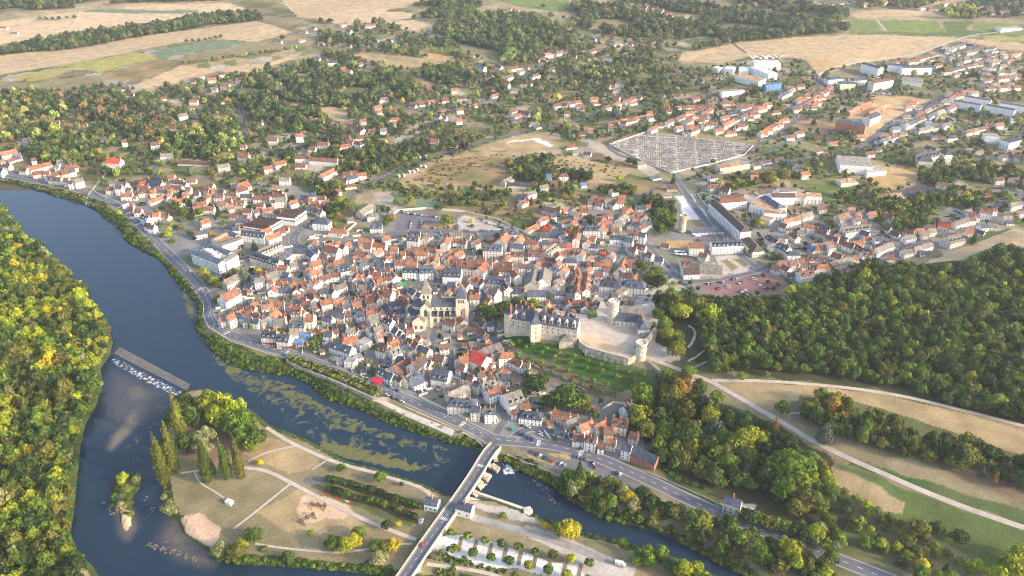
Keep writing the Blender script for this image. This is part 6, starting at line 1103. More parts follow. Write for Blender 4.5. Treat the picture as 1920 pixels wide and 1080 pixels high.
# single trees: "px py kind radius colour" (pixel of the trunk foot)
SINGLE='''310 908 poplar 5.4 ol 1.5,330 888 poplar 5.6 ol 1.5,322 870 broad 5.5 lt 1,342 824 poplar 5.2 ol 1.6,391 905 poplar 4.4 md 1.75,427 900 poplar 4.3 md 1.75,452 899 poplar 4.3 ol 1.7,400 893 poplar 3 md 1.1,
362 800 broad 8 md 1.4,380 785 broad 8 ol 1.4,400 778 broad 8.5 yg 1.4,425 782 broad 8.5 yg 1.4,445 795 broad 8.5 yg 1.4,462 812 broad 8 lt 1.4,480 838 broad 7 md 1.4,460 835 broad 7.5 lt 1.4,440 815 broad 8 lt 1.4,410 800 broad 8 yg 1.4,355 775 broad 7 ol 1.4,470 848 broad 5 lt 1.4,392 830 broad 6 sv 1.4,385 855 broad 6 sv 1.4,372 838 broad 6 sv 1.4,350 845 broad 6 md 1.4,335 800 broad 6 ol 1.4,
322 968 broad 6 sv 1,308 935 shrub 3 sv 1,488 872 broad 2.6 ye 1,415 1040 broad 5 sv 1,445 1048 broad 5.5 ol 1,455 1035 broad 5 yg 1,478 1015 broad 5 md 1,495 1030 shrub 2.5 ol 1,
641 884 broad 3.4 md 1,714 904 broad 4.4 lt 1,753 911 broad 1.6 md 1,726 992 broad 3.6 dk 1,748 988 pollard 2.2 ye 1,583 1003 broad 2.3 lt 1,625 1030 broad 5.2 md 1,650 1035 broad 5.6 yg 1,665 1022 broad 4.6 ye 1,675 1010 broad 4.6 lt 1,705 1030 broad 4 lt 1,722 1035 broad 4.4 ol 1,738 1030 broad 4.2 ye 1,712 1062 broad 5.6 sv 1,690 1060 shrub 3 ol 1,540 1052 broad 3.8 md 1,
943 972 broad 2.4 lt 1,1022 992 broad 2.6 ye 1,1050 1005 broad 5 yg 1,1065 1008 broad 6.2 ye 1,1078 1000 broad 4.5 yg 1,1115 1008 shrub 2 ol 1,
233 905 broad 4.2 yg 1,238 925 broad 3.4 lt 1,240 950 broad 3.6 ol 1,228 958 broad 3.8 sv 1,257 905 broad 3.2 sv 1,246 965 shrub 2.4 lt 1,210 950 shrub 2 lt 1,
1385 850 broad 9.5 yg 1,1478 905 broad 13 lt 1,1500 918 broad 8 yg 1,1452 895 broad 8 yg 1,1450 815 conifer 4.2 br 1.1,1545 830 conifer 7 bl .8,1465 775 broad 5.5 md 1,1490 965 broad 6.5 ol 1,1555 878 bare 5.5 br 1,1525 770 broad 6 ol 1,1560 775 broad 7 orr 1,1590 790 broad 6.5 ol 1,1510 778 broad 6 lt 1,
1275 745 broad 8 orr 1.1,1258 760 broad 8 ol 1.1,1290 705 broad 4.8 lt 1,1268 640 broad 5.6 md 1,1340 698 broad 6.5 md 1,1388 712 broad 3.6 lt 1,1438 708 broad 2.8 lt 1,1268 668 broad 7.5 ol 1,1360 700 broad 4 md 1,
1065 770 broad 12 md 1,1040 768 broad 8 dk 1,1090 772 broad 9 ol 1,1000 735 broad 7 dk 1,1015 725 broad 6 md 1,985 748 poplar 1.6 lt .8,
920 600 broad 7 md 1,935 595 broad 7 dk 1,950 590 broad 7 md 1,968 582 broad 7 ol 1,985 585 broad 6 md 1,905 590 broad 6 ol 1,1000 580 broad 5.5 yg 1,
1235 540 broad 6.5 dk 1,1218 530 broad 6.5 ol 1,1228 522 broad 7 lt 1,1205 510 broad 6 ol 1,1238 535 broad 6 yg 1,1255 575 broad 7.5 ol 1,1240 590 broad 6 md 1,1300 590 broad 8 ol 1,1275 600 broad 8 yg 1,1330 600 broad 8 yg 1,1270 585 broad 7 orr 1,1310 580 broad 7 ol 1,
1225 620 conifer 3 dk 1,1232 600 broad 5.6 md 1,1245 615 broad 5.6 lt 1,1253 640 broad 6.4 yg 1,1268 655 broad 6.6 ol 1,
460 528 conifer 7 bl .8,440 520 broad 5 lt 1,425 530 broad 5 pu 1,385 520 broad 5 yg 1,400 535 broad 5 lt 1,392 528 broad 4.4 ol 1,410 540 broad 4.4 ol 1,485 515 broad 4 yg 1,478 470 conifer 4 dk 1,700 700 conifer 3.4 bl 1,590 645 broad 3.6 md 1,600 640 broad 3.6 md 1,572 585 broad 3 md 1,616 672 broad 2.6 md 1,525 628 broad 3.2 md 1,
840 425 broad 7 ol 1,652 398 broad 7 ol 1.2,640 385 broad 6 yg 1,635 410 broad 4 orr 1,628 425 broad 3.2 orr 1,664 402 conifer 2 ye 1,728 418 broad 5 ol 1,738 415 broad 4.4 orr 1,884 418 broad 2.6 ye 1,885 425 shrub 3 lt 1,722 425 broad 4 md 1,
1021 435 broad 3.2 rd 1,1028 430 broad 3.4 rd 1,1036 420 broad 3.4 lt 1,1050 410 broad 3.4 lt 1,1058 405 broad 3 rd 1,1104 570 broad 3.4 ol 1,
1000 338 broad 7 dk 1,985 342 broad 6.5 dk 1,1015 340 broad 6 dk 1,1085 338 broad 7 dk 1,1100 342 broad 7 dk 1,1075 340 broad 6 dk 1,915 362 broad 5.5 md 1,916 376 broad 4 md 1,997 385 conifer 4 br 1,1076 358 broad 4.4 yg 1,1160 340 broad 4.4 yg 1,
1155 365 broad 6 dk 1,1170 360 broad 6 md 1,1185 365 broad 6 ol 1,1262 345 conifer 4 dk 1,1140 305 broad 4.4 dk 1,1180 308 broad 5 dk 1,1190 312 broad 5 dk 1,
1568 240 poplar 2.6 ye 1,1525 235 conifer 5 dk .8,1430 175 broad 4.4 dk 1,1570 178 broad 5 dk 1,1627 185 conifer 4 dk 1,1725 267 broad 5 ol 1,1537 55 broad 4.5 md 1,1555 65 broad 4.5 md 1,1818 335 conifer 5.5 dk 1,
1822 458 conifer 4.4 dk 1,1748 425 conifer 3.6 bl 1,1452 485 broad 4 ol 1,1395 412 broad 4 ol 1,1418 420 broad 4.6 ol 1,1425 425 broad 4.4 yg 1,
1550 985 broad 5.5 ol 1,1720 1005 broad 6.5 ol 1,1755 1000 broad 4.5 md 1,1795 1018 broad 5 dk 1,1650 1030 broad 4 yg 1,1730 1070 broad 4 ye 1,1620 1025 broad 4.2 lt 1,1890 1085 broad 9 yg 1,1910 1060 broad 8 yg 1,1870 1095 broad 7 yg 1,1700 1050 broad 3.4 yg 1,1780 1090 broad 4 lt 1,1560 1000 broad 4 md 1,
1070 905 broad 5.4 vg 1,1085 920 broad 5.4 lt 1,1050 915 broad 5 md 1,1170 935 broad 5.6 sv 1,1178 945 broad 5 ye 1,1132 950 broad 4 yg 1,1120 935 broad 5 md 1,
270 210 conifer 2 dk 1,308 340 broad 5 ol 1.2,300 330 broad 4.4 yg 1,250 168 conifer 2.6 dk 1,330 395 broad 6 md 1,352 385 broad 4.6 md 1,345 405 broad 5 md 1,300 422 conifer 2.6 br 1,318 435 broad 3 ye 1,375 405 broad 5 md 1,225 405 broad 3.6 yg 1,150 300 broad 5 md 1,628 372 broad 5 pu 1,487 372 conifer 3.6 bl 1,
262 60 broad 4.5 dk 1,530 75 broad 5 dk 1,140 145 broad 3.6 ol 1,48 153 broad 3 ol 1,1018 15 broad 5 dk 1'''
for e in SINGLE.replace('\n','').split(','):
    a=e.split()
    if len(a)<6: continue
    p=P(float(a[0]),float(a[1]))[0]; addtree(p[0],p[1],a[2],float(a[3]),a[4],'single',p[2],float(a[5]))
def row(s,n,kind,r,mix,zone,jit=.3):
    pts=P(*px_list(s).T)[:,:2]; L_=np.concatenate([[0],np.cumsum(np.linalg.norm(np.diff(pts,axis=0),axis=1))])
    for t in (np.linspace(0,L_[-1],n) if n>1 else [0]):
        x=np.interp(t,L_,pts[:,0])+g_.uniform(-jit,jit); y=np.interp(t,L_,pts[:,1])+g_.uniform(-jit,jit); addtree(x,y,kind,r*g_.uniform(.9,1.1),pick(mix),zone)
PM=dict(md=5,dk=3,ol=1)
row('616 904 660 912 700 925 740 940 786 956',24,'pollard',2.5,PM,'hedge of clipped trees on the island'); row('612 918 660 935 700 945 740 958 778 976',24,'pollard',2.5,PM,'hedge of clipped trees on the island')
row('542 678 600 700 650 720 706 745',22,'pollard',2.4,dict(ol=5,sv=2,yg=1),'clipped quay trees'); row('548 674 605 694 655 712 712 738',20,'pollard',2.4,dict(ol=5,sv=2,yg=1),'clipped quay trees')
row('846 1005 1010 1042 1104 1062',9,'pollard',2.9,dict(md=4,lt=2,yg=2),'round trees in the pale car park'); row('852 1035 1100 1095',8,'pollard',3.1,dict(md=3,lt=2,yg=2),'round trees in the pale car park'); row('828 1040 870 1055',2,'broad',2.3,dict(md=1),'round trees in the pale car park')
for q in ('960 650 1250 738','950 662 1190 742','975 645 1235 715','962 672 1150 745'):
    row(q,11,'pollard',2.15,dict(vg=5,lt=3),'young lawn trees under the castle',.9)
row('1480 535 1540 520 1600 498 1680 462 1760 428 1850 392 1920 362',22,'pollard',1.9,dict(md=3,dk=2),'street trees on the right avenue'); row('1430 520 1450 545 1475 548',4,'pollard',2.1,PM,'street trees on the right avenue'); row('1405 562 1425 550 1450 542 1475 528',5,'pollard',2.2,PM,'trees round the red car park')
row('1240 560 1258 545 1262 535',3,'pollard',2.3,dict(md=2,lt=1),'trees round the castle car park'); row('1275 535 1280 545 1285 560 1285 570',4,'pollard',2.3,dict(md=2,lt=1),'trees round the castle car park'); row('1293 535 1295 545 1300 558 1304 562',4,'pollard',2.3,dict(md=2,lt=1),'trees round the castle car park'); row('1308 545 1318 552 1324 562 1235 552',5,'pollard',2.3,dict(md=2,lt=1),'trees round the castle car park')
row('1560 300 1640 285 1700 270 1780 255 1900 222',26,'pollard',2.4,dict(md=3,ol=2,dk=1),'avenue trees on the upper estate'); row('1540 295 1640 277 1700 262 1780 246 1900 213',26,'pollard',2.4,dict(md=3,ol=2,dk=1),'avenue trees on the upper estate')
row('1290 340 1340 328 1420 308 1500 294',18,'pollard',2.4,dict(dk=3,md=2),'avenue trees below the cemetery'); row('1146 270 1160 262 1180 252 1204 245',9,'pollard',2.6,dict(md=3,ol=1),'cemetery edge trees')
row('801 98 858 105',15,'poplar',2.2,dict(yg=3,ol=2),'poplar screen on the far meadow'); row('1100 140 1150 132 1180 130',12,'poplar',2.0,dict(yg=3,ol=3),'poplars by the far suburb')
row('345 122 400 115 470 105 555 92',22,'broad',4,dict(orr=2,ol=3,yg=2,md=2),'thin tree line across the tan field'); row('350 80 380 78 415 72',7,'broad',3.6,dict(ol=1,md=1),'hedge on the field edge'); row('75 38 110 38 140 35',6,'broad',4,F_MIX,'hedge on the field edge')
row('770 290 700 322 690 330',8,'broad',4,dict(dk=2,md=2),'suburb gardens'); row('1545 1028 1490 1004 1440 990 1400 976',9,'broad',4.6,B_MIX,'trees on the river bank below the car park'); row('1320 915 1270 898 1245 880 1220 868',8,'shrub',2.6,B_MIX,'roadside shrubs')
row('950 862 975 880 1010 893 1040 905',12,'shrub',2.6,B_MIX,'riverside shrubs'); row('1085 395 1065 362',6,'broad',3,dict(ol=1,md=1),'manor garden'); row('990 360 1055 350',8,'broad',3.2,dict(md=2,ol=2,lt=1),'manor garden')
row('1545 905 1600 940 1680 985 1760 1035 1820 1075',14,'broad',3.0,dict(ol=3,lt=2,yg=1),'young park trees'); 
# shrubs along the banks (uncountable)
SHR=[]
def bank(s,wd,n,mix,r0=1.0,r1=2.2):
    pts=P(*px_list(s).T)[:,:2]; L_=np.concatenate([[0],np.cumsum(np.linalg.norm(np.diff(pts,axis=0),axis=1))])
    for _ in range(n):
        t=g_.uniform(0,L_[-1]); x=np.interp(t,L_,pts[:,0])+g_.uniform(-wd,wd); y=np.interp(t,L_,pts[:,1])+g_.uniform(-wd,wd)
        z=float(G(x,y))
        if z<.1 or not clear(x,y,.5,2.4): continue
        c=np.array(PAL[pick(mix)])*g_.uniform(.8,1.25); SHR.append((x,y,z-.2,'shrub',g_.uniform(r0,r1),c))
BM=dict(md=4,lt=3,ol=3,dk=2); BV=dict(vg=2,lt=3,md=5,ol=3,dk=2)
bank('-30 326 60 344 120 361 165 374 200 392',5,420,dict(ol=3,md=3,dk=2,sv=1),1.3,2.6); bank('200 395 225 410 245 440 290 472 340 520 370 552',6,420,BM,1.4,3.0); bank('372 560 384 590 372 612 380 635',5,160,BM,1.2,2.4)
bank('385 640 420 662 470 682 540 692',9,480,BV,.9,2.0); bank('545 700 620 738 700 775 780 805 850 826 890 836',8,700,BV,.8,1.9); bank('950 866 1000 884 1060 925 1120 955',5,200,BM,1,2.4)
bank('1120 958 1200 986 1260 1008 1330 1042 1400 1078',5,240,BM,1,2.6); bank('505 800 580 830 650 868 740 893 820 922',2.2,160,BV,.5,1.0); bank('402 1046 460 1058 540 1062 640 1070 730 1078',4,340,BV,.9,2.2)
bank('312 950 305 900 302 860 312 800 330 745',3,120,BM,1,2.4); bank('206 938 228 892 262 900 246 960',3,60,BV,.8,1.8); bank('820 1045 900 1068 980 1085',4,160,BV,.7,1.3); bank('800 1055 860 1090 960 1110',6,120,BM,1,2.6); bank('985 958 1090 1000 1200 1030 1330 1085',3,160,BM,.8,2)
bank('780 350 860 310 960 300 1060 300 1150 325',26,230,dict(ol=4,md=2,br=2,lt=1),.8,2.0); bank('60 640 10 700 60 760',26,200,dict(ol=3,md=2,lt=2),1,2.6); bank('640 350 700 340 760 360 840 372 900 372',13,260,S_MIX,1,2.4)
# hedges as stuff strips between suburban gardens
for z_,n in (('0 200 300 180 600 150 690 300 400 330 60 290',420),('650 130 1270 150 1280 230 900 280 700 320',420),('1290 150 1900 130 1900 400 1500 330',520),('1290 360 1900 380 1500 540',260),('400 470 1180 450 1220 590 940 610 1150 850 640 700',300)):
    poly=P(*px_list(z_).T)[:,:2]; x0,y0=poly.min(0); x1,y1=poly.max(0); k=0
    while k<n:
        x,y=g_.uniform(x0,x1),g_.uniform(y0,y1)
        if not pip(np.array([x]),np.array([y]),poly)[0]: continue
        k+=1; a=g_.choice([0,1.57])+g_.uniform(-.3,.3); c=np.array(PAL[pick(dict(dk=3,md=4,ol=2,lt=1))]); ln=int(g_.uniform(2,8))
        if any(pip(np.array([x]),np.array([y]),op)[0] for op in OPEN): continue
        for j in range(ln):
            X,Y=x+math.cos(a)*j*1.9,y+math.sin(a)*j*1.9
            if clear(X,Y,.3,.8): SHR.append((X,Y,float(G(X,Y))-.3,'shrub',1.35,c*g_.uniform(.85,1.15)))
# split: the 300 that show largest one by one, the rest as one mass
HK=dict(broad=.55,poplar=.5,conifer=.25,pollard=.75,shrub=0,bare=.3)
def trunk_h(kind,r): return {'broad':r*.62,'poplar':r*.35,'conifer':r*.25,'pollard':r*.9,'shrub':0,'bare':r*.8}[kind]
for t in TREES: t.append(t[4]*FPX/proj(t[0],t[1],t[2])[2]*(1.6 if t[3]=='poplar' else 1))
pxy=[proj(t[0],t[1],t[2]+4) for t in TREES]
inframe=[(-5<p[0]<1925 and -5<p[1]<1085) for p in pxy]
kinds={'broad':[],'poplar':[],'conifer':[],'pollard':[],'shrub':[],'bare':[]}
order=sorted(range(len(TREES)),key=lambda i:-TREES[i][9]-(1000 if TREES[i][7]=='single' else 0))
order=[i for i in order if inframe[i]]
INDT=set(order[:300]); print('trees',len(TREES),'shrubs',len(SHR))
TRK={}
def trunk_mesh(kind,var):
    k=(kind,var)
    if k not in TRK:
        g=random.Random(var+9); m=MB(); h={'broad':1.5,'poplar':4,'conifer':2.6,'pollard':1.5,'shrub':.5,'bare':1.6}[kind]
        m.tube([(0,0,-.4),(0,0,.3),(.03,.02,h*.6),(.0,.0,h)],.085 if kind!='bare' else .1,7,r2=.02)
        for j in range(5 if kind!='bare' else 16):
            a=g.uniform(0,6.28); z=g.uniform(.35,.75)*h; l=g.uniform(.35,.7)*(1 if kind in('broad','bare','pollard') else .4)
            m.tube([(0,0,z),(l*.5*math.cos(a),l*.5*math.sin(a),z+l*.4),(l*math.cos(a),l*math.sin(a),z+l*.9)],.035,5,r2=.012)
            if kind=='bare':
                for q in range(4):
                    b_=a+g.uniform(-1,1); l2=l*g.uniform(.3,.6); m.tube([(l*.5*math.cos(a),l*.5*math.sin(a),z+l*.4),(l*.5*math.cos(a)+l2*math.cos(b_),l*.5*math.sin(a)+l2*math.sin(b_),z+l*.4+l2)],.015,4,r2=.006)
        TRK[k]=mesh('trunk',m.v,m.f,[M['bark']])
    return TRK[k]
CRM={}
def crown_mesh(kind,var,lod):
    k=(kind,var,lod)
    if k not in CRM:
        v,qf,tf=proto(kind,var,lod); me=bpy.data.meshes.new('crown'); me.from_pydata(v.tolist(),[],qf.tolist()+tf.tolist()); me.materials.append(M['leaf_o']); me.update(); CRM[k]=me
    return CRM[k]
KW=dict(broad='round-crowned tree',poplar='columnar poplar',conifer='conifer',pollard='clipped ball-shaped tree',shrub='bush',bare='bare grey-brown tree')
NK=dict(broad='tree',poplar='poplar',conifer='conifer',pollard='clipped_tree',shrub='bush',bare='bare_tree')
for i in sorted(INDT):
    x,y,z,kind,r,ck,c,zone,hs,sz=TREES[i]; a=g_.uniform(0,6.28); th=trunk_h(kind,r); var=i%7
    root=empty(NK[kind],(x,y,z)); 
    t=ob('trunk',trunk_mesh(kind,var%3),root,(0,0,0),a); t.scale=(r,r,r*(1 if kind not in('pollard','broad') else 1))
    if kind!='bare':
        lod=3 if sz>9 else 2
        cr=ob('crown',crown_mesh(kind,var,lod),root,(0,0,th*.75),a); cr.scale=(r,r*g_.uniform(.9,1.1),r*hs*g_.uniform(.92,1.08)); cr.color=(*c,1)
    tag(root,None,NK[kind].replace('_',' '),'trees of the town, park and woods')
    szw='big ' if r>6.4 else ('small ' if r<3 else '')
    reg(root,(x,y,z+r),szw+(PALW[ck]+' ' if kind!='bare' else '')+KW[kind],r*2)
def merge(items,name,label,cat):
    VV=[];FQ=[];CC=[];n=0
    for (x,y,z,kind,r,c,hs,lod,var) in items:
        v,qf,tf=proto(kind,var,lod); a=g_.uniform(0,6.28); cs,sn=math.cos(a),math.sin(a)
        X=(v[:,0]*cs-v[:,1]*sn)*r+x; Y=(v[:,0]*sn+v[:,1]*cs)*r+y; Z=v[:,2]*r*hs+z+trunk_h(kind,r)*.75
        VV.append(np.stack([X,Y,Z],-1)); FQ.append(qf+n); FQ.append(np.column_stack([tf,tf[:,2:3]])[:,:4]+n if False else np.column_stack([tf[:,0],tf[:,1],tf[:,2],tf[:,2]])+n)
        CC.append(np.repeat(np.asarray(c)[None],len(v),0)); n+=len(v)
    V_=np.vstack(VV); F_=np.vstack(FQ); C2=np.vstack(CC)
    tri=F_[:,2]==F_[:,3]; ls=np.where(tri,3,4); start=np.concatenate([[0],np.cumsum(ls)[:-1]])
    flat=F_.ravel()[~(np.tile([0,0,0,1],len(F_)).astype(bool)&np.repeat(tri,4))]
    me=bpy.data.meshes.new(name); me.vertices.add(len(V_)); me.vertices.foreach_set('co',V_.astype(np.float32).ravel())
    me.loops.add(len(flat)); me.loops.foreach_set('vertex_index',flat.astype(np.int32)); me.polygons.add(len(F_)); me.polygons.foreach_set('loop_start',start.astype(np.int32))
    me.materials.append(M['leaf_a']); me.update(calc_edges=True)
    at=me.color_attributes.new('Col','FLOAT_COLOR','POINT'); cc=np.ones((len(V_),4),np.float32); cc[:,:3]=C2; at.data.foreach_set('color',cc.ravel())
    print(name,len(F_)); return tag(ob(name,me),label,cat,None,'stuff')
rest=[]
for i,t in enumerate(TREES):
    if i in INDT: continue
    x,y,z,kind,r,ck,c,zone,hs,sz=t
    if kind=='bare': kind='broad'
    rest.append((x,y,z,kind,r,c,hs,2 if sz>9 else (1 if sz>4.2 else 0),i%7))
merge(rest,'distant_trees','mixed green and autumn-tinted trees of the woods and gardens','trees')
merge([(x,y,z,k,r,c,1,1 if y<1000 else 0,i%4) for i,(x,y,z,k,r,c) in enumerate(SHR)],'undergrowth','low green bushes and hedges along the banks and gardens','bushes')
# ---------------------------------------------------------------- vehicles
CCOL=dict(w=(.75,.75,.76),k=(.02,.022,.026),s=(.38,.40,.42),b=(.05,.16,.38),r=(.50,.02,.03),g=(.12,.13,.14),n=(.03,.06,.14),y=(.55,.62,.30),e=(.02,.38,.25),u=(.03,.22,.60))
CW=dict(w='white',k='black',s='silver grey',b='blue',r='red',g='dark grey',n='dark blue',y='pale yellow-green',e='green',u='bright blue')
def car_parts(van=False):
    L_,W_,H1,H2=(4.3,1.75,.85,1.45) if not van else (5.0,1.95,1.1,2.1)
    b=MB(); x=[-L_/2,-L_/2+.1,-L_/2+.9,L_/2-.9,L_/2-.1,L_/2]
    b.add([(p,s*W_/2*q,z) for s in (-1,1) for p,q,z in ((x[0],.92,.3),(x[0],.92,.7),(x[1],.96,H1),(x[4],.96,H1-.12),(x[5],.92,.65),(x[5],.92,.3))],
      [(0,1,2,3,4,5),(11,10,9,8,7,6),(0,6,7,1),(1,7,8,2),(2,8,9,3),(3,9,10,4),(4,10,11,5),(5,11,6,0)])
    r0,r1=(-L_/2+.75,L_/2-1.75) if not van else (-L_/2+.2,L_/2-1.5)
    b.box(r0+.15,r1-.1,-W_/2+.22,W_/2-.22,H2-.05,H2)
    g=MB(); y0=W_/2-.08; y1=W_/2-.2
    g.add([(r0-.35 if not van else r0,-y0,H1-.02),(r1+.75,-y0,H1-.02),(r1+.75,y0,H1-.02),(r0-.35 if not van else r0,y0,H1-.02),(r0+.1,-y1,H2-.06),(r1,-y1,H2-.06),(r1,y1,H2-.06),(r0+.1,y1,H2-.06)],[(0,1,5,4),(1,2,6,5),(2,3,7,6),(3,0,4,7),(4,5,6,7),(3,2,1,0)])
    w_=MB().tube([(0,-.11,0),(0,.11,0)],.32,10)
    h=MB().box(-.03,.03,-.16,.16,-.08,.08)
    return mesh('body',b.v,b.f,[M['paint']]),mesh('windows',g.v,g.f,[M['glass']]),mesh('wheel',w_.v,w_.f,[M['tyre']]),mesh('headlight',h.v,h.f,[M['white']]),L_,W_
CP_={False:car_parts(),True:car_parts(True)}
def car(px,py,rz,ck,van=False,zz=.3,lab=None,group='parked and moving cars'):
    p=P1(px,py); b,g,w_,h,L_,W_=CP_[van]; o=empty('van' if van else 'car',(p.x,p.y,p.z+zz),rz)
    x=ob('body',b,o); x.color=(*CCOL[ck],1); ob('windows',g,o)
    for sx in (-1.35,1.3):
        for s in (-1,1): ob('wheel',w_,o,(sx,s*(W_/2-.1),.32))
    for s in (-1,1): ob('headlight',h,o,(L_/2,s*.6,.62))
    tag(o,lab,'van' if van else 'car',group); 
    if not lab: reg(o,(p.x,p.y,p.z),CW[ck]+(' van' if van else ' car'),4)
    return o
def carrow(s,n,ori,cols,dz=.3):
    a,b=px_list(s)[:2]; A_,B_=P1(*a),P1(*b); d=B_-A_; rz=math.atan2(d.y,d.x)+{'a':0,'p':math.pi/2,'s':math.pi/3}[ori]
    for i in range(n):
        q=a+(b-a)*(i/(n-1) if n>1 else 0); car(q[0],q[1],rz+rnd.uniform(-.05,.05),cols[i%len(cols)],zz=dz)
for args in [('997 849 1037 866',6,'p','nkwkgr'),('1079 856 1098 862',4,'p','bsgg'),('1111 870 1116 877',3,'a','kwr'),('1155 888 1163 891',2,'p','kw'),('1052 871 1059 874',2,'p','ws'),('975 814 1001 826',6,'p','nkbnkb'),
 ('990 802 1013 812',2,'a','ws'),('726 742 754 754',4,'a','wkkw'),('784 736 798 732',3,'p','kwb'),('466 547 484 549',5,'p','kwwkn'),('453 571 472 563',4,'p','wwbs'),('752 399 838 411',14,'p','nswkwbwsrkwwkr'),
 ('772 416 769 429',5,'a','bwwws'),('791 416 787 429',5,'a','wskrk'),('811 428 815 428',2,'p','kw'),('836 427 841 427',2,'p','sk'),('857 424 857 429',2,'a','rn'),('912 418 922 421',3,'p','bww'),('930 424 944 428',5,'p','wsgkn'),
 ('902 433 937 433',8,'p','krswbwww'),('870 433 877 433',2,'p','kn'),('939 638 957 648',7,'p','gkwswrw'),('1328 533 1333 533',2,'p','wb'),('1350 530 1356 531',2,'p','kw'),('1345 543 1349 540',3,'p','rnb'),('1365 537 1366 541',2,'p','ww'),('1385 532 1392 529',3,'p','wkb'),
 ('1373 525 1379 523',2,'p','ks'),('1387 548 1393 549',3,'p','kww'),('1397 545 1400 548',2,'p','ws'),('1397 556 1405 553',3,'p','kwk'),('1425 536 1440 546',3,'p','wsw'),('1441 545 1447 542',3,'p','wkb'),('1230 540 1259 519',11,'s','bkwnwkwbkkb'),
 ('1215 556 1219 552',3,'p','kww'),('891 584 889 590',2,'a','kw'),('761 523 776 526',3,'a','kwk'),('759 544 764 544',2,'p','rs'),('1034 428 1038 427',3,'p','wkw'),('1050 431 1058 430',2,'p','bk'),('1042 419 1047 419',2,'p','kw'),
 ('452 405 456 407',1,'p','k'),('330 385 335 384',2,'p','rs'),('345 390 355 391',3,'p','bsw'),('682 415 690 411',3,'p','kbs'),('1315 366 1321 365',2,'a','kk'),('1309 451 1312 451',1,'a','k'),('1755 143 1770 150',5,'p','wskwb'),('1690 170 1665 174',4,'p','wbsk'),('602 583 604 582',1,'p','k')]: carrow(*args)
def face(px,py,qx,qy): a,b=P1(px,py),P1(qx,qy); return math.atan2(b.y-a.y,b.x-a.x)
for (x,y,qx,qy,c,v) in [(534,666,560,668,'b',0),(411,614,402,608,'g',0),(357,510,372,533,'w',0),(269,430,258,418,'n',0),(731,726,740,731,'u',1),(745,733,754,738,'k',0),(678,707,687,711,'y',0),(689,711,698,715,'y',0),(602,645,604,650,'k',0),
  (1110,780,1120,783,'w',0),(1013,817,1022,820,'w',0),(1040,819,1050,822,'w',0),(962,806,970,800,'e',1),(1010,686,1020,692,'r',0),(1254,501,1260,508,'k',0),(1267,518,1272,524,'w',0),(1212,563,1218,560,'r',0),(1227,545,1234,544,'w',0),(816,529,822,529,'b',0),
  (840,1030,842,1026,'k',0),(1414,525,1424,526,'w',1),(57,334,64,336,'n',0),(87,342,94,344,'w',0),(690,562,694,572,'w',1),(724,588,727,596,'k',0),(861,731,868,738,'k',0),(895,752,900,756,'w',0),(1497,221,1500,226,'w',0),(980,800,990,803,'k',0)]:
    car(x,y,face(x,y,qx,qy),c,bool(v),zz=.32)
o=car(792,1022,0,'r',lab='red and blue car driving over the long stone road bridge',group=None)
q=PZ(792,1022,6.6); o.location=(q[0],q[1],6.6); o.rotation_euler=(0,0,face(760,1080,800,1015))
# camper vans and bus
def boxcar(name,px,py,rz,L_,W_,H_,lab,cat,stripe=(.55,.05,.12),group=None,zz=.3,cab=True):
    p=P1(px,py); o=empty(name,(p.x,p.y,p.z+zz),rz)
    b=MB().box(-L_/2,L_/2-(1.5 if cab else 0),-W_/2,W_/2,.45,H_); 
    if cab: b.add([(L_/2-1.5,-W_/2+.1,.4),(L_/2,-W_/2+.1,.4),(L_/2,W_/2-.1,.4),(L_/2-1.5,W_/2-.1,.4),(L_/2-1.5,-W_/2+.15,2.1),(L_/2-.9,-W_/2+.2,2.1),(L_/2-.9,W_/2-.2,2.1),(L_/2-1.5,W_/2-.15,2.1),(L_/2,-W_/2+.12,1.1),(L_/2,W_/2-.12,1.1)],[(0,1,8,5,4),(1,2,9,8),(2,3,7,6,9),(4,5,6,7),(8,9,6,5)])
    x=b.obj('body',[M['paint']],o); x.color=(.78,.78,.76,1)
    g=MB()
    n=7 if L_>9 else 2
    for s in (-1,1):
        for i in range(n): cx=-L_/2+.9+i*(L_-3.2 if cab else L_-1.8)/max(1,n-1); g.box(cx-.45,cx+.45,s*(W_/2+.02)-.03,s*(W_/2+.02)+.03,1.5,2.2)
    g.obj('windows',[M['glass']],o)
    st=MB()
    for s in (-1,1): st.box(-L_/2+.1,L_/2-1.6,s*(W_/2+.015)-.02,s*(W_/2+.015)+.02,1.0,1.3)
    x=st.obj('stripe',[M['cloth']],o); x.color=(*stripe,1)
    for sx in (-L_/2+1.2,L_/2-1.1):
        for s in (-1,1): ob('wheel',CP_[False][2],o,(sx,s*(W_/2-.15),.32))
    tag(o,lab,cat,group)
    if lab is None: reg(o,p,'white camper van',6)
    return o
for x,y in [(748,332),(757,330.5),(768,324),(776,323.5),(783,320),(781.5,311),(788,312.5),(797,314)]: boxcar('camper_van',x,y,face(748,332,797,314)+1.2,6.5,2.2,2.9,None,'camper van',(.5,.5,.55),'camper vans on the roadside lay-by')
boxcar('camper_van',1163,1060,face(1150,1056,1175,1062),7,2.3,3,'white camper van parked alone on the gravel beside the south bank trees','camper van',(.35,.36,.4))
boxcar('bus',793,297,face(760,306,820,290),12,2.5,3.2,'white coach with a red stripe driving on the bypass above the camper park','bus',cab=False)
boxcar('minibus',1308,444,0.05,7,2.1,2.6,'white minibus parked by the long low slate shed','minibus',(.6,.6,.6))
for i in range(16): boxcar('camper_van',1405+i*4.0+rnd.uniform(-1,1),107+(i%3)*1.7,rnd.uniform(0,1.6),6.5,2.2,2.9,None,'camper van',(.5,.5,.5),'camper vans in the depot by the ploughed field')
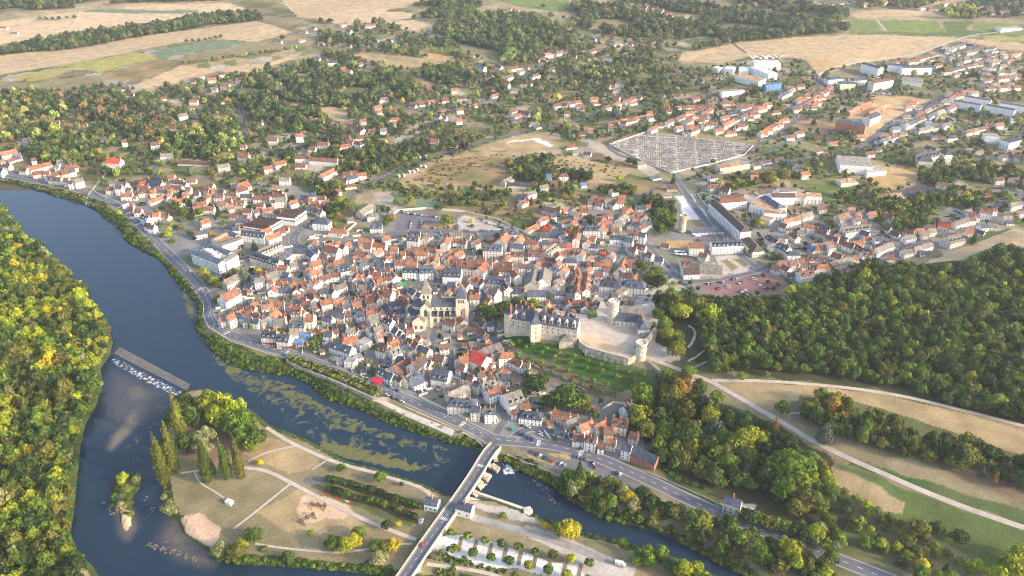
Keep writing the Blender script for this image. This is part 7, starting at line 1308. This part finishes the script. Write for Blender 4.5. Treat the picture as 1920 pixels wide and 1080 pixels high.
# ---------------------------------------------------------------- bridge
bp=px_list('930 834 915 850 890 892 862 933 838 966 800 1019 760 1078 700 1165'); ZD=6.3
bw=resample(smooth(PZ(bp[:,0],bp[:,1],ZD),1),1.6)
Ls=np.concatenate([[0],np.cumsum(np.linalg.norm(np.diff(bw,axis=0),axis=1))]); d=np.gradient(bw,axis=0); d/=np.linalg.norm(d,axis=1)[:,None]; nn=np.stack([-d[:,1],d[:,0]],-1)
def at_len(px,py):
    q=PZ(px,py,ZD); return Ls[int(np.argmin(np.hypot(bw[:,0]-q[0],bw[:,1]-q[1])))]
s0,s1=at_len(917,850),at_len(868,925); s2,s3=at_len(800,1019),at_len(745,1100)
def low(s):
    if s0<s<s1:
        n=5; k=(s-s0)/(s1-s0)*n; t=abs(k%1-.5)*2
        return -2.5 if t>.86 else .6+4.3*math.sqrt(max(0,1-(t/.86)**2))
    if s2<s<s3:
        n=2; k=(s-s2)/(s3-s2)*n; t=abs(k%1-.5)*2
        return -2.5 if t>.9 else 0+4.9*math.sqrt(max(0,1-(t/.9)**2))
    return -2.5
br=thing('bridge',(bw[0][0],bw[0][1],0),'long stone road bridge with arches and pale parapets crossing both river channels','bridge'); B0=bw[0]
W2=4.7; V_=[];F_=[]
for i,(p,n_) in enumerate(zip(bw,nn)):
    z=low(Ls[i]); p=p-B0; V_+=[(*(p+n_*W2),z),(*(p+n_*W2),ZD-.05),(*(p-n_*W2),ZD-.05),(*(p-n_*W2),z)]
for i in range(len(bw)-1):
    a=i*4; b=a+4; F_+=[(a,b,b+1,a+1),(a+2,b+2,b+3,a+3),(a+3,b+3,b,a),(a+1,b+1,b+2,a+2)]
F_=[q[::-1] for q in F_]; ob('deck',mesh('deck',V_,F_,[ST]),br)
def strip(off,wd,z0,z1,m,name,par):
    b=MB(); v=[]
    for p,n_ in zip(bw,nn):
        p=p-B0; a=p+n_*(off-wd/2); c=p+n_*(off+wd/2); v+=[(*a,z0),(*c,z0),(*c,z1),(*a,z1)]
    f=[(i*4+j,i*4+4+j,i*4+4+(j+1)%4,i*4+(j+1)%4) for i in range(len(bw)-1) for j in range(4)]
    b.add(v,f); return b.obj(name,[m],par)
strip(0,6.2,ZD-.03,ZD+.04,M['asphalt'],'carriageway',br); 
for s in (-1,1): strip(s*3.75,1.3,ZD-.03,ZD+.18,M['paving'],'footway',br); strip(s*4.6,.45,ZD-.04,ZD+1.15,mat('parapet stone',(.56,.46,.33),.9,.15,.4),'parapet',br)
m=MB(); s=3
while s<Ls[-1]-4:
    i=int(np.searchsorted(Ls,s)); p=bw[i]-B0; dd=d[i]; n_=nn[i]; q_=[p-dd*1.3-n_*.1,p+dd*1.3-n_*.1,p+dd*1.3+n_*.1,p-dd*1.3+n_*.1]; m.add([(x,y,ZD+.05) for x,y in q_],[(0,1,2,3)]); s+=7
m.obj('lane_marks',[M['white']],br)
for (zx,zy) in ((897,872),(832,973)):
    i=int(np.argmin(abs(Ls-at_len(zx,zy)))); m=MB()
    for j in range(5):
        p=bw[i]-B0+nn[i]*(j-2)*1.15; dd=d[i]*1.4; n_=nn[i]*.3; m.add([(*(p-dd-n_),ZD+.06),(*(p+dd-n_),ZD+.06),(*(p+dd+n_),ZD+.06),(*(p-dd+n_),ZD+.06)],[(0,1,2,3)])
    m.obj('zebra_marks',[M['white']],br)
for a,b_,n,w_ in ((s0,s1,5,6.4),(s2,s3,2,7)):
    for k in range(n+1):
        i=int(np.argmin(abs(Ls-(a+(b_-a)*k/n)))); p=bw[i]-B0
        for sd_ in (-1,1):
            c=p+nn[i]*sd_*W2; t_=p+nn[i]*sd_*(w_+1.2); e=d[i]*1.6
            MB().prism([tuple(c-e),tuple(t_),tuple(c+e)] ,-2.5,3.4 if sd_>0 else 2.4).obj('cutwater',[SD],br)
# ruined mill piers below the bridge
for k,(a,b_) in enumerate([('925 868 938 876 932 884 918 874','topmost'),('905 882 922 890 914 901 896 892','second from the top'),('897 900 909 908 900 916 888 907','third from the top'),('884 915 900 922 892 930 878 922','lowest')]):
    w_=PZ(*px_list(a).T,2.2); o=MB().prism([tuple(p) for p in w_],-2.5,2.4-.3*(k%2)).obj('stone_pier',[SD]); tag(o,'ruined brown stone pier in the rapids beside the bridge, %s of four'%b_,'pier','mill piers')
# a walker on the bridge footway
i_=int(np.argmin(abs(Ls-at_len(775,1052)))); p_=bw[i_]+nn[i_]*3.6
pm=bpy.data.meshes.new('person'); pv_=[(0,0,.95),(0,0,1.2),(0,0,1.42),(0,0,1.5),(0,.02,1.66),(.1,0,.88),(.12,.16,.5),(.12,.1,.08),(.12,.22,.04),(-.1,0,.88),(-.12,.0,.5),(-.12,-.26,.12),(-.12,-.16,.05),(.2,0,1.38),(.25,-.08,1.1),(.24,.06,.86),(-.2,0,1.38),(-.25,.06,1.1),(-.24,.2,.9)]
pe_=[(0,1),(1,2),(2,3),(3,4),(0,5),(5,6),(6,7),(7,8),(0,9),(9,10),(10,11),(11,12),(2,13),(13,14),(14,15),(2,16),(16,17),(17,18)]
pm.from_pydata(pv_,pe_,[]); po=ob('person',pm,None,(p_[0],p_[1],ZD+.18),face(760,1080,800,1015)-math.pi/2)
bpy.context.view_layer.objects.active=po; sk=po.modifiers.new('skin','SKIN')
if not pm.skin_vertices: bpy.ops.mesh.customdata_skin_add()
for k_,r_ in enumerate([.15,.16,.16,.06,.11,.09,.065,.05,.045,.09,.065,.05,.045,.06,.045,.04,.06,.045,.04]): pm.skin_vertices[0].data[k_].radius=(r_,r_)
pm.skin_vertices[0].data[0].use_root=True; po.modifiers.new('sub','SUBSURF').levels=1; pm.materials.append(M['tyre'])
tag(po,'person in dark clothes walking along the left footway of the road bridge','person')
# lock
lk=thing('lock',(*PZ(940,945,1.5),0),'long narrow stone lock basin right of the bridge beside the river','lock')
def lw(name,s,z1,m=ST):
    w_=PZ(*px_list(s).T,z1); o=MB().prism([(p[0]-lk.location.x,p[1]-lk.location.y) for p in w_],-2.5,z1).obj(name,[m],lk)
lw('outer_wall','886 922 892 920 984 951 984 956',2.4); lw('inner_wall','872 932 878 930 990 966 988 971',2.2); lw('pier_head','982 951 994 949 999 956 992 966 982 962',2.8)
w_=PZ(*px_list('890 925 984 956 984 966 880 930').T,.1); tag(MB().prism([tuple(p) for p in w_],-2,.12).obj('lock_water',[M['glass']]),kind='structure')
# weir
w_=PZ(*px_list('209 666 224 652 356 722 350 737').T,.1)
wr=MB().add([(w_[0][0],w_[0][1],-.2),(w_[1][0],w_[1][1],.5),(w_[2][0],w_[2][1],.5),(w_[3][0],w_[3][1],-.2)],[(0,1,2,3)]).add([(w_[1][0],w_[1][1],.5),(w_[1][0]+2,w_[1][1]+3,-1.5),(w_[2][0]+2,w_[2][1]+3,-1.5),(w_[2][0],w_[2][1],.5)],[(0,1,2,3)])
tag(wr.obj('weir',[mat('wet weir concrete',(.14,.12,.10),.5,.35,.3,.4,1.2)]),'grey sloping concrete weir crossing the left river channel','weir')
# boat
q=PZ(625,739,.2); bo=empty('boat',(q[0],q[1],.1),face(614,735,636,743)); tag(bo,'white flat-roofed passenger boat moored by the grassy bank','boat')
h=MB().add([(-9,-2,0),(7,-2,0),(10,0,.3),(7,2,0),(-9,2,0),(-9.3,-2.3,1.2),(7.5,-2.3,1.2),(11,0,1.5),(7.5,2.3,1.2),(-9.3,2.3,1.2)],[(0,1,6,5),(1,2,7,6),(2,3,8,7),(3,4,9,8),(4,0,5,9),(5,6,7,8,9),(4,3,2,1,0)]); h.obj('hull',[M['white']],bo)
MB().box(-8,5,-1.9,1.9,1.2,2.3).obj('windows',[M['glass']],bo); MB().box(-8.6,6,-2.2,2.2,2.3,2.55).obj('roof',[M['white']],bo)
for x in (-8,-4,0,4): 
    for y in (-1.95,1.95): MB().box(x-.12,x+.12,y-.08,y+.08,1.2,2.3).obj('post',[M['white']],bo)
# awnings, market stall, terrace umbrellas
def awning(px,py,rz,L_,D_,z,c,lab,name='awning'):
    p=P1(px,py); o=MB().add([(-L_/2,0,z+.9),(L_/2,0,z+.9),(L_/2,-D_,z),(-L_/2,-D_,z),(L_/2,-D_,z-.4),(-L_/2,-D_,z-.4)],[(0,3,2,1),(3,5,4,2),(0,5,3),(1,2,4)]).box(-L_/2,L_/2,-.1,0,z+.8,z+.95).obj(name,[M['cloth']],None,loc=(p.x,p.y,p.z),rz=rz)
    for s in (-1,1): pass
    o.color=(*c,1); return tag(o,lab,name)
awning(711,717,face(700,722,780,756),11,5,3.1,(.75,.03,.06),'long bright red awning over a cafe terrace beside the quay road')
awning(734,722,face(700,722,780,756),4,1.5,3,(.08,.55,.05),'small lime green shop awning right of the red cafe awning')
awning(753,535,0,9,6,2.8,(.02,.35,.22),'green market stall canopy on the square behind the church','market_stall')
awning(766,519,-.1,12,2,3,(.45,.55,.02),'yellow-green shop awning along the curved white building on the square')
awning(522,651,face(495,645,545,655),38,2.2,3.0,(.20,.05,.04),'dark red terrace awning along the quayside restaurant front')
for i,(x,y) in enumerate([(1267,474),(1274,474),(1281,475),(1268,479),(1276,480),(1284,480),(1295,482),(1302,483),(1308,482)]):
    p=P1(x,y); o=empty('parasol',(p.x,p.y,p.z)); MB().tube([(0,0,0),(0,0,2.6)],.05,6).obj('pole',[M['metal']],o); MB().add([(-2,-2,2.4),(2,-2,2.4),(2,2,2.4),(-2,2,2.4),(0,0,3.1)],[(0,1,4),(1,2,4),(2,3,4),(3,0,4),(3,2,1,0)]).obj('canopy',[M['white']],o)
    tag(o,None,'parasol','white parasols on the cafe terrace'); reg(o,p,'white square parasol',4)
# playground, rugby posts, mast, red seats
def pg(px,py,rz,lab,cols):
    p=P1(px,py); o=empty('play_structure',(p.x,p.y,p.z),rz); wd=mat('play wood',(.16,.10,.06),.8,.2,1)
    for i,x in enumerate((-4.5,0,4.5)):
        f=MB()
        for sx in (-.9,.9):
            for sy in (-.9,.9): f.tube([(x+sx,sy,0),(x+sx,sy,3 if i!=1 else 2.6)],.1,5)
        f.box(x-1,x+1,-1,1,1.3,1.42); f.add([(x-1.2,-1.2,2.9),(x+1.2,-1.2,2.9),(x+1.2,1.2,2.9),(x-1.2,1.2,2.9),(x,0,3.8)],[(0,1,4),(1,2,4),(2,3,4),(3,0,4)]); f.obj('platform',[wd],o)
        if i<2: MB().box(x+1,x+3.5,-.35,.35,1.35,1.45).box(x+1,x+3.5,-.4,-.34,1.45,2.1).obj('walkway',[wd],o)
    for k,c in enumerate(cols):
        s_=MB().add([(-.4,0,1.4),(.4,0,1.4),(.4,-2.8,.2),(-.4,-2.8,.2),(-.5,0,1.7),(.5,0,1.7),(.5,-2.8,.5),(-.5,-2.8,.5)],[(0,1,2,3),(0,3,7,4),(1,5,6,2),(3,2,1,0)]).obj('slide',[M['cloth']],o,loc=(-4.5+9*k,-1,0)); s_.color=(*c,1)
    tag(o,lab,'playground')
pg(598,950,-.1,'wooden climbing frame with a yellow slide, upper one on the playground sand',[(.8,.4,.02),(.05,.35,.12)]); pg(577,974,.75,'long wooden climbing frame with green slides, lower one on the playground sand',[(.04,.35,.12),(.04,.35,.12)])
for px,py,lab in ((1629,331,'white rugby goal posts at the near end of the dry pitch'),(1673,322,'white rugby goal posts at the far right end of the dry pitch')):
    p=P1(px,py); o=empty('rugby_posts',(p.x,p.y,p.z),.5); 
    for s in (-2.8,2.8): MB().tube([(s,0,0),(s,0,11)],.16,6).obj('post',[M['white']],o)
    MB().tube([(-2.8,0,3),(2.8,0,3)],.14,6).obj('crossbar',[M['white']],o); tag(o,lab,'goal posts')
p=P1(583,100); o=empty('pylon',(p.x,p.y,p.z)); b=MB()
for sx in (-1,1):
    for sy in (-1,1): b.tube([(2.5*sx,2.5*sy,0),(.5*sx,.5*sy,30)],.2,4)
for z in range(3,30,4): k=2.5-z/15; b.box(-k,k,-.1,.1,z,z+.2); b.box(-.1,.1,-k,k,z,z+.2)
b.obj('tower',[M['metal']],o); MB().box(-5,5,-.2,.2,26,26.3).box(-4,4,-.2,.2,22,22.3).obj('arm',[M['metal']],o); tag(o,'thin grey lattice mast standing by the far road behind the suburb','mast')
for x,y in ((612,926),(632,933),(651,941)): 
    p=P1(x,y); o=MB().box(-1.6,1.6,-.5,.5,.3,.5).box(-1.6,1.6,.4,.5,.5,1).box(-1.4,-1.2,-.4,.4,0,.3).box(1.2,1.4,-.4,.4,0,.3).obj('picnic_seat',[M['cloth']],None,loc=p,rz=-.4); o.color=(.6,.03,.05,1) if x!=651 else (.7,.5,.5,1); tag(o,None,'seat','coloured seats on the park grass'); reg(o,p,'red seat' if x!=651 else 'pinkish seat',3)
# street lamps along the quay and the bridge road
def lamp(px,py,rz):
    p=P1(px,py); o=empty('street_lamp',(p.x,p.y,p.z),rz); ob('post',LP,o); ob('lamp_head',LH,o); tag(o,None,'street lamp','street lamps along the river road'); reg(o,p,'grey street lamp',3)
b=MB().tube([(0,0,0),(0,0,7.5),(.5,0,8.1),(1.6,0,8.2)],.09,6); LP=mesh('post',b.v,b.f,[M['metal']]); b=MB().box(1.4,2.2,-.15,.15,8.1,8.25); LH=mesh('lamp_head',b.v,b.f,[M['metal']])
for x,y in ((300,471),(345,516),(383,562),(402,622),(470,652),(545,673),(640,712),(740,752),(810,788),(880,812),(990,842),(1064,850),(1136,868),(1200,902),(1270,936),(1340,970)): lamp(x,y,1.2)
# walls and parapets
WL=[('quay_wall','-40 329 0 337 60 350 130 365 186 384 216 404 250 436 292 476 334 515 366 548 382 572 380 590 392 616 434 642 500 663 548 676',1.0,.5,'ST','pale low parapet wall along the river side of the quay road'),
 ('quay_wall','538 680 580 700 620 716 700 752 730 752',3.6,1.0,'SD','old stone quay wall under the double row of clipped trees'),
 ('quay_wall','760 764 850 804 893 825 906 838',1.0,.5,'ST','pale parapet between the quay road and the bridge corner'),
 ('garden_wall','744 396 800 392 870 398 930 412 982 436 1000 446',2.6,.4,'W','long pale wall behind the big upper car park'),
 ('river_wall','950 855 980 868 1010 878 1030 887 1052 896',2.2,.5,'SD','stone river wall in front of the riverside car park'),
 ('roadside_wall','1215 888 1260 907 1330 938 1352 949 1400 970 1490 1003',1.4,.4,'SD','grey roadside wall at the foot of the slope wood'),
 ('cemetery_wall','1142 271 1212 248 1412 274 1396 291 1258 325 1202 302 1142 271',2.0,.4,'W','pale wall enclosing the large cemetery'),
 ('garden_wall','960 664 1010 690 1060 712 1100 735',1.6,.4,'SD','long low stone wall between the lane and the castle lawn'),
 ('garden_wall','1130 768 1150 756 1180 760',2.2,.4,'W','white garden wall around the small yard above the corner houses'),
 ('garden_wall','625 690 650 700 690 722 712 732',1.8,.3,'W','white wall fronting the quay gardens left of the cafe'),
 ('garden_wall','790 748 850 775 880 790',2.0,.35,'W','white garden wall beside the quay road before the corner mansion'),
 ('school_wall','1308 364 1312 372 1330 392 1360 422 1385 446',1.2,.4,'W','low white wall in front of the long white school'),
 ('garden_wall','200 372 186 366 165 352 140 345',2,.4,'W','pale wall by the quay road near the left village'),
 ('garden_wall','590 442 640 447 650 436 668 420',2.6,.4,'W','white wall round the yard right of the street bend')]
def wall_line(name,s,h_,th,mk_,lab):
    pts=resample(P(*px_list(s).T)[:,:2],6); d_=np.gradient(pts,axis=0); d_/=np.linalg.norm(d_,axis=1)[:,None]+1e-9; q=np.stack([-d_[:,1],d_[:,0]],-1)*th/2; z=G(pts[:,0],pts[:,1]); v=[]
    for p,n_,zz_ in zip(pts,q,z): v+=[(*(p+n_),zz_-1.5),(*(p-n_),zz_-1.5),(*(p-n_),zz_+h_),(*(p+n_),zz_+h_)]
    n=len(pts); f=[(i*4+j,i*4+(j+1)%4,(i+1)*4+(j+1)%4,(i+1)*4+j) for i in range(n-1) for j in range(4)]+[(3,2,1,0),tuple((n-1)*4+j for j in range(4))]
    tag(ob(name,mesh(name,v,f,{'ST':ST,'SD':SD,'W':M['wall1']}[mk_])),lab,name.replace('_',' '))
for a in WL: wall_line(*a)
# low garden walls and sheds that fill the old town blocks (too many to tell apart)
fw=MB(); poly=P(*px_list('400 470 700 430 1000 440 1180 440 1240 520 1210 590 1090 600 950 600 960 660 1060 740 1180 800 1130 850 940 810 640 690 410 610').T)[:,:2]; k=0
gg=np.random.RandomState(9)
while k<420:
    x,y=gg.uniform(poly[:,0].min(),poly[:,0].max()),gg.uniform(poly[:,1].min(),poly[:,1].max())
    if not pip(np.array([x]),np.array([y]),poly)[0] or not clear(x,y,1,2.5): continue
    k+=1; z=float(G(x,y)); a=gg.choice([.3,1.87])+gg.uniform(-.2,.2)
    m_=MB()
    if k%3: ln=gg.uniform(4,11); m_.box(-ln/2,ln/2,-.2,.2,-1,2.2); fw.add(xf(m_,(x,y),z,a),m_.f,0)
    else:
        l=gg.uniform(2,4); w_=gg.uniform(1.6,2.6); m_.box(-l,l,-w_,w_,-1,2.5); fw.add(xf(m_,(x,y),z,a),m_.f,0); t=MB().add([(-l-.2,-w_-.2,2.4),(l+.2,-w_-.2,2.4),(l+.2,w_+.2,3.6),(-l-.2,w_+.2,3.6),(l+.2,w_+.2,2.4),(-l-.2,w_+.2,2.4)],[(0,1,2,3),(3,2,4,5),(0,3,5),(1,4,2),(5,4,1,0)]); fw.add(xf(t,(x,y),z,a),t.f,1+k%4)
tag(fw.obj('courtyard_walls',[M['wall1'],M['roof_b'],M['roof_s'],M['roof_r'],M['roof_g']]),'pale courtyard walls and lean-to sheds between the old town houses','walls',None,'stuff')
# cemetery graves (uncountable)
gv=MB(); poly=LANDW[[k for k,_,_ in LANDW].index('cem')][1]; c=poly.mean(0); k=0
ax_=np.array([math.cos(-.15),math.sin(-.15)]); ay_=np.array([-ax_[1],ax_[0]])
for i in range(-45,46):
    for j in range(-40,41):
        if i%9==0 or j%8==0: continue
        p=c+ax_*i*3.1+ay_*j*2.4
        if not pip(p[:1],p[1:],poly)[0] or gg.rand()<.18: continue
        z=float(G(*p)); m_=MB().box(-.9,.9,-.45,.45,0,.5).box(-.95,-.75,-.45,.45,.5,1.2 if gg.rand()<.6 else 2.2); gv.add(xf(m_,p,z,-.15),m_.f,gg.randint(0,3))
tag(gv.obj('graves',[M['concrete'],M['roof_g'],M['paving']]),'rows of grey and white graves filling the walled cemetery','graves',None,'stuff')
# rocks in the rapids
rk=MB()
for s,n in (('215 680 340 742',60),('280 1020 370 1050',70),('255 820 262 832',6),('190 940 215 965',14),('270 930 285 960',16),('1000 895 1050 960',30)):
    a,b_=px_list(s)
    for _ in range(n):
        u=gg.rand(); q=PZ(a[0]+(b_[0]-a[0])*u+gg.uniform(-6,6),a[1]+(b_[1]-a[1])*u+gg.uniform(-5,5),0)
        r=gg.uniform(.3,1.1); m_=MB().lathe([(0,-.3),(r,-.1),(r*.8,r*.35),(0,r*.5)],6); rk.add(xf(m_,q,0,gg.uniform(0,3)),m_.f)
tag(rk.obj('rocks',[mat('wet rocks',(.16,.13,.10),.6,.3,.8)]),'scattered brown rocks breaking the shallow water','rocks',None,'stuff')
# ---------------------------------------------------------------- labels from neighbours in the place
LMK=[('the church',826,575),('the castle',1030,600),('the clock tower',1150,575),('the open round tower',1199,660),('the red-roofed hall',893,678),('the hospital block',405,482),('the storehouse by the bend',428,558),('the quayside restaurant',520,630),
('the saw-tooth factory',545,405),('the upper car park',850,412),('the cemetery',1280,285),('the college',1430,130),('the long school',1370,405),('the brick block',1600,232),('the cream manor',1745,290),('the sports halls',1605,308),('the red car park',1390,540),('the hillside manor',990,360),
('the bridge',850,940),('the weir',280,700),('the island beach',375,1000),('the playground',600,955),('the white island hut',430,940),('the clipped island hedges',700,935),('the pale tree car park',960,1040),('the roadside barn',1210,850),('the moored boat',625,738),('the gate lodge',1372,945),
('the river islet',235,930),('the rugby posts',1650,325),('the red villa on the slope',212,308),('the coach on the bypass',793,297),('the lattice mast',583,90),('the market square',770,530),('the red cafe awning',711,717),('the riverside car park',1060,865),('the castle lawn',1100,700),
('the left village',80,300),('the blue-roofed shed',1526,465),('the bright red roof',1771,420),('the white gravel field',1300,390),('the far vineyard',1680,50),('the white apartment slabs',1680,130),('the right housing bars',1850,195),('the drive fork',1340,715),('the blue-grey park conifer',1545,800),
('the tall island poplars',425,860),('the lone camper van',1163,1060),('the big bright slope tree',1478,880),('the mansion with two lawns',1362,460),('the small square pond terrace',690,600),('the bend of the quay road',392,590),('the lower left corner',20,1060),('the lower right corner',1900,1060),('the left picture edge',5,620),('the right picture edge',1915,620),
('the shops car park',1750,145),('the allotments',950,410),('the covered market roofs',1010,525),('the lock',930,945),('the far poplar screen',828,95)]
ORD='nearest|second nearest|third nearest|fourth nearest|fifth nearest|sixth nearest|seventh nearest|eighth nearest|ninth nearest|tenth nearest|eleventh nearest|twelfth nearest'.split('|')
def ordn(n):
    if n<len(ORD): return ORD[n]
    k=n+1; sfx='th' if 10<=k%100<=20 else {1:'st',2:'nd',3:'rd'}.get(k%10,'th'); return '%d%s nearest'%(k,sfx)
pool={}
LMK=[l for l in LMK if l[0]!='the small square pond terrace']
for o,x,y,z,ph,s in REG:
    px,py,_=proj(x,y,z); l=min(LMK,key=lambda l:(l[1]-px)**2+(1.6*(l[2]-py))**2); dx=px-l[1]; dy=(py-l[2])*1.4
    sec=('right of' if dx>0 else 'left of') if abs(dx)>abs(dy) else ('in front of' if dy>0 else 'behind')
    pool.setdefault((ph,l[0],sec),[]).append((math.hypot(dx,dy),o))
for (ph,l,sec),v in pool.items():
    v.sort(key=lambda t:t[0])
    for i,(dd,o) in enumerate(v):
        o['label']='%s, %s'%(ph,('%s %s'%(sec,l)) if len(v)==1 else '%s of %d %s %s'%(ordn(i),len(v),sec,l))
        if len(o['label'].split())>16: o['label']='%s, %s %s %s'%(ph.replace('two-storey ',''),ordn(i),sec,l)
        if len(o['label'].split())>16: o['label']='%s, %s %s %s'%(ph.replace('clipped ball-shaped','ball-shaped').replace('round-crowned ',''),ordn(i),sec,l)
# ---------------------------------------------------------------- haze
gmn=V.min(0); gmx=V.max(0)
hb_=MB().box(gmn[0]-40,gmx[0]+40,min(gmn[1],0)-60,gmx[1]+40,-3.6,CAMZ+6)
hz=ob('haze',mesh('haze',hb_.v,hb_.f,[])); hm=bpy.data.materials.new('haze'); hm.use_nodes=True; n=hm.node_tree; n.nodes.remove(n.nodes['Principled BSDF'])
pv=n.nodes.new('ShaderNodeVolumePrincipled'); pv.inputs['Color'].default_value=(.86,.90,1,1); pv.inputs['Density'].default_value=HAZE; pv.inputs['Anisotropy'].default_value=0.2
n.links.new(pv.outputs[0],n.nodes['Material Output'].inputs['Volume']); hz.data.materials.append(hm); tag(hz,'thin pale summer haze over the valley','haze',None,'stuff')
